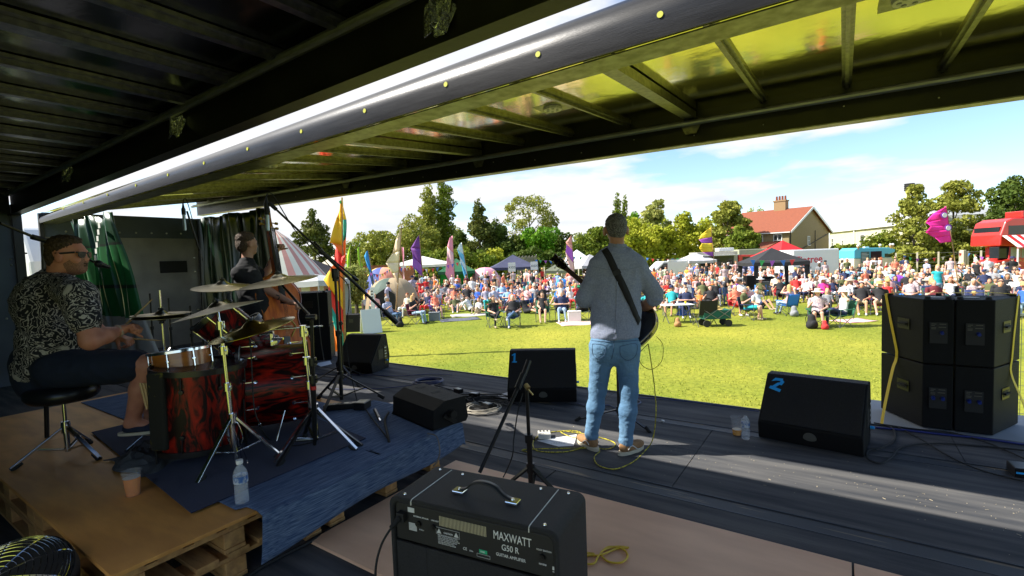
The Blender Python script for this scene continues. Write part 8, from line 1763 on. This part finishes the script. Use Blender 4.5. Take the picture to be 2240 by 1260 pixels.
def boxy(name, label, cat, px, py, w, d_, h, m, lid=None, rz=0, bev=.02, hd=True):
    c = at(px, py); t = thing(name, label, cat, c, CAMANG+rz); b = B(); b.box((-w/2, -d_/2, 0), (w/2, d_/2, h)); b.build('body', m, t, bev=bev)
    b = B(); b.box((-w/2-.01, -d_/2-.01, h+.002), (w/2+.01, d_/2+.01, h+.05)); b.build('lid', lid or m, t, bev=bev*.5)
    if hd: b = B(); b.tube([(-w*.3, 0, h+.05), (-w*.2, 0, h+.16), (w*.2, 0, h+.16), (w*.3, 0, h+.05)], .012, 6); b.build('handle', m_blkm, t)
boxy('cool_box', 'red and white cool box beside the lounging pair', 'cool box', 1057, 667, .45, .3, .32, TOPS[7][1], TOPS[0][1]); boxy('cool_box', 'teal cool bag next to the red cool box', 'cool box', 1070, 672, .4, .3, .3, cm('dteal', (.02, .2, .18)))
boxy('tote_bag', 'big white shopping bag on the striped blanket', 'bag', 1252, 704, .55, .35, .42, TOPS[0][1]); boxy('cool_box', 'lime green cool bag at the orange-topped woman\'s feet', 'cool box', 922, 704, .35, .25, .28, cm('lime', (.4, .6, .05)))
boxy('cool_bag', 'grey striped bag beside the coral-topped woman', 'bag', 945, 702, .5, .3, .36, cm('greystripe', (.3, .33, .36), (.1, .11, .13), scale=9, wave=.4, detail=0)); boxy('cool_box', 'bright blue cool box under the white picnic table', 'cool box', 1494, 690, .5, .35, .4, TOPS[8][1])
for px, py, l, w, h in ((1258, 663, 'tall green waste bin beside the guitarist\'s left elbow', .58, .95), (1449, 628, 'smaller green waste bin by the white van', .58, .95)):
    c = at(px, py); t = thing('waste_bin', l, 'bin', c, CAMANG); b = B(); b.lathe([(.24, 0), (.30, .9), (.32, .93), (.31, .97)], 20); b.build('body', cm('bin_green', (.02, .3, .09)), t, smooth=True, auto=40); b = B(); b.lathe([(.33, .975), (.32, 1.0), (.15, 1.05), (.001, 1.06)], 20); b.build('lid', cm('bin_green', (.02, .3, .09)), t, smooth=True)
def backpack(label, px, py, m, s=1.):
    c = at(px, py); t = thing('backpack', label, 'backpack', c, CAMANG+.2); P = [(('c', (-.07*s, 0, .10*s), (.07*s, 0, .10*s), .11*s, .11*s), 0, .05), (('c', (0, .01, .14*s), (.01, .03, .34*s), .13*s, .10*s), 0, .06), (('e', (0, -.09*s, .15*s), (.12*s, .06*s, .10*s), None), 0, .02)]; sdf_mesh('bag', P, .02, m, .03, t); b = B()
    for x in (-.07, .07): b.tube([(x*s, .10*s, .42*s), (x*s, .17*s, .3*s), (x*s, .13*s, .08*s)], .012, 5)
    b.build('strap', m_blkm, t)
backpack('black backpack leaning at the floral-shirted man\'s feet', 1776, 720, TOPS[1][1], 1.15); backpack('grey backpack beside the curly-haired woman', 1737, 693, TOPS[6][1]); backpack('maroon rucksack at the left foot of the bin', 1160, 676, cm('marn', (.2, .02, .08))); backpack('pink and tan bag under the white table', 1480, 716, cm('tan_bag', (.4, .2, .08)), .8)
backpack('black rucksack under the bald man in stripes, left', 868, 716, TOPS[1][1]); backpack('red jacket heap beside the black backpack', 1805, 722, TOPS[7][1], .7)
# white folding table
c = at(1478, 706); t = thing('picnic_table', 'white folding picnic table with drinks beside the guitarist', 'table', c, CAMANG+.1); b = B(); b.box((-.6, -.35, .70), (.6, .35, .73)); b.build('table_top', TOPS[0][1], t, bev=.005)
for sx in (-1, 1): b = B(); b.bar((sx*.5, -.32, .70), (sx*.45, .3, .01), .025); b.bar((sx*.5, .32, .70), (sx*.45, -.3, .01), .025); b.build('leg', m_chm, t)
for k, (dx, dy) in enumerate(((-.4, .1), (-.15, -.1), (.1, .15), (.35, -.05))):
    b = B(); p = T(*c) @ RZ(CAMANG+.1) @ V(dx, dy, .733); b.lathe([(.03, 0), (.04, .11), (.038, .11), (.001, .02)], 12, T(*p)); tag(b.build('drink_cup', [m_bc[5], m_redw, m_bc[5], m_bc[1]][k], None, smooth=True), ['leftmost cup on the white picnic table', 'dark drink second from left on the picnic table', 'cup third along the white picnic table', 'amber drink at the right end of the picnic table'][k], 'cup', 'drinks on the picnic table')
# green pull wagon
c = at(1562, 714); t = thing('pull_wagon', 'dark green folding wagon with a straw hat on its load', 'wagon', c, CAMANG); b = B(); b.box((-.5, -.25, .28), (.5, .25, .62)); b.build('fabric_body', cm('wagon_green', (.01, .1, .07)), t, bev=.02)
b = B()
for s in (-1, 1): b.bar((-.5, s*.26, .3), (0, s*.26, .64), .02); b.bar((.5, s*.26, .3), (0, s*.26, .64), .02); b.bar((-.5, s*.26, .64), (0, s*.26, .3), .02); b.bar((.5, s*.26, .64), (0, s*.26, .3), .02)
b.bar((.5, 0, .3), (.85, 0, 1.0), .025); b.build('frame', m_chm, t)
for sx in (-.4, .4):
    for sy in (-.25, .25): b = B(); b.cyl((sx, sy-.03, .13), (sx, sy+.03, .13), .13, n=16); b.build('wheel', m_tyre, t, smooth=True, auto=40)
h = HATS['brimmed hat'].copy(); COL.objects.link(h); h.name = 'straw_hat'; h.location = c+V(.1, 0, .64); h.material_slots[0].link = 'OBJECT'; h.material_slots[0].material = cm('straw', (.6, .42, .15)); tag(h, 'straw hat resting on top of the green wagon', 'hat')
# empty black chair seen from behind
k = CHF.copy(); COL.objects.link(k); k.location = at(1540, 714); k.rotation_euler = (0, 0, CAMANG+PI); k.color = (.012, .012, .014, 1); k.scale = (1.15, 1.15, 1.1); tag(k, 'large black camp chair turned away from the stage by the white table', 'chair', 'camp chairs of the crowd')
# sound desk under the black gazebo
c = W(1672, 30.2); t = thing('sound_desk', 'mixing desk on a grey flight case under the black gazebo', 'mixing desk', c, CAMANG); b = B(); b.box((-.75, -.4, 0), (.75, .4, .85)); b.build('flight_case', cm('case_grey', (.12, .125, .13)), t, bev=.02); b = B(); b.prism([(-.35, .86), (.35, .86), (.35, 1.12), (-.35, .96)], -.65, .65, MX((0, 0, 0), (0, 1, 0), (0, 0, 1), (1, 0, 0))); b.build('mixer', m_blkm, t)
c = W(1638, 29.6); t = thing('loudspeaker', 'black box speaker standing just inside the left gazebo leg', 'loudspeaker', c, CAMANG); b = B(); b.box((-.25, -.25, .55), (.25, .25, 1.25)); b.build('cabinet', m_cab, t, bev=.02); b = B(); b.box((-.28, -.28, 0), (.28, .28, .54)); b.build('base_case', m_blkm, t, bev=.02)
# event signs
for px, py0, py1, d, l in ((1119, 574, 594, 37, 'left of the two white KIDS signs on posts in front of the navy gazebo'), (1168, 572, 590, 38, 'right of the two white KIDS signs on posts in front of the navy gazebo')):
    c = W(px, d); t = thing('event_sign', l, 'sign', c, CAMANG); z0, z1 = Hz(px, py1, d)-GZ, Hz(px, py0, d)-GZ; b = B(); b.box((-.28, -.012, z0), (.28, .012, z1)); b.build('board', TOPS[0][1], t); b = B(); b.cyl((0, .03, 0), (0, .03, z1), .02); b.build('post', m_rail, t); text('KIDS', .24, m_blk, t, MX((-.23, -.016, z0+(z1-z0)*.35), (1, 0, 0), (0, 0, 1), (0, -1, 0)), ext=.002)
c = W(812, 20); t = thing('banner_sign', 'narrow white upright sign post beside the checked-shirt man', 'sign', W(811, 22), CAMANG); b = B(); b.box((-.08, -.03, 0), (.08, .03, 1.75)); b.build('board', TOPS[0][1], t); b = B()
for k in range(4): b.box((-.05, -.034, 1.15+.13*k), (.04, -.031, 1.2+.13*k))
b.build('lettering', m_blk, t)
# pushchairs
for px, py, l in ((2130, 668, 'black pushchair with its hood up behind the speakers'), (1165, 655, 'pale hooded pushchair left of the green bin'), (2155, 640, 'dark pushchair frame near the fence post')):
    c = at(px, py); t = thing('pushchair', l, 'pushchair', c, CAMANG+.4); m_ = TOPS[0][1] if 'pale' in l else TOPS[1][1]; b = B(); b.grid(lambda u, v: V(.24*math.cos(PI*u), .1-.32*math.cos(v*1.5), .62+.34*math.sin(PI*u)*(.4+.6*math.sin(v*1.5))), 10, 6); b.build('hood', m_, t, smooth=True, solid=.01); b = B(); b.box((-.2, -.35, .42), (.2, .1, .5)); b.build('seat', m_, t, bev=.02)
    b = B()
    for s in (-1, 1): b.bar((s*.24, -.4, .1), (s*.24, .35, 1.0), .022); b.bar((s*.24, .35, .1), (s*.24, -.1, .5), .022)
    b.build('frame', m_chm, t)
    for s in (-1, 1):
        for y in (-.4, .35): b = B(); b.cyl((s*.26-.02, y, .1), (s*.26+.02, y, .1), .1, n=14); b.build('wheel', m_tyre, t)
# no two labels alike
byl = {}
for o in COL.objects:
    if o.parent is None and o.get('label') and o.get('group') in ('people watching from the field', 'camp chairs of the crowd'): byl.setdefault(o['label'], []).append(o)
for l, os_ in byl.items():
    if len(os_) > 1:
        os_.sort(key=lambda o: o.location.length)
        for i, o in enumerate(os_): w = (['nearest the stage', 'farther back', 'third back', 'fourth back', 'fifth back', 'sixth back']+['farthest back']*9)[i]; o['label'] = ' '.join(l.split()[:13])+', '+w
# crowd barrier at far right behind the speakers
t = wthing('crowd_barrier', 'grey mesh fence panel standing on the grass behind the outer speakers', 'barrier', W(2260, 6.6)); b = B(); p0, p1 = W(2226, 6.9), W(2420, 6.7)
for z in (.1, 1.72): b.bar(p0+V(0, 0, z), p1+V(0, 0, z), .035)
b.bar(p0, p0+V(0, 0, 1.74), .035); b.build('rail', m_rail, t, smooth=False); b = B()
for k in range(1, 14): q = p0.lerp(p1, k/14); b.cyl(q+V(0, 0, .1), q+V(0, 0, 1.72), .004, n=5)
for k in range(1, 8): b.cyl(p0+V(0, 0, .1+.2*k), p1+V(0, 0, .1+.2*k), .004, n=5)
b.build('mesh', m_rail, t)
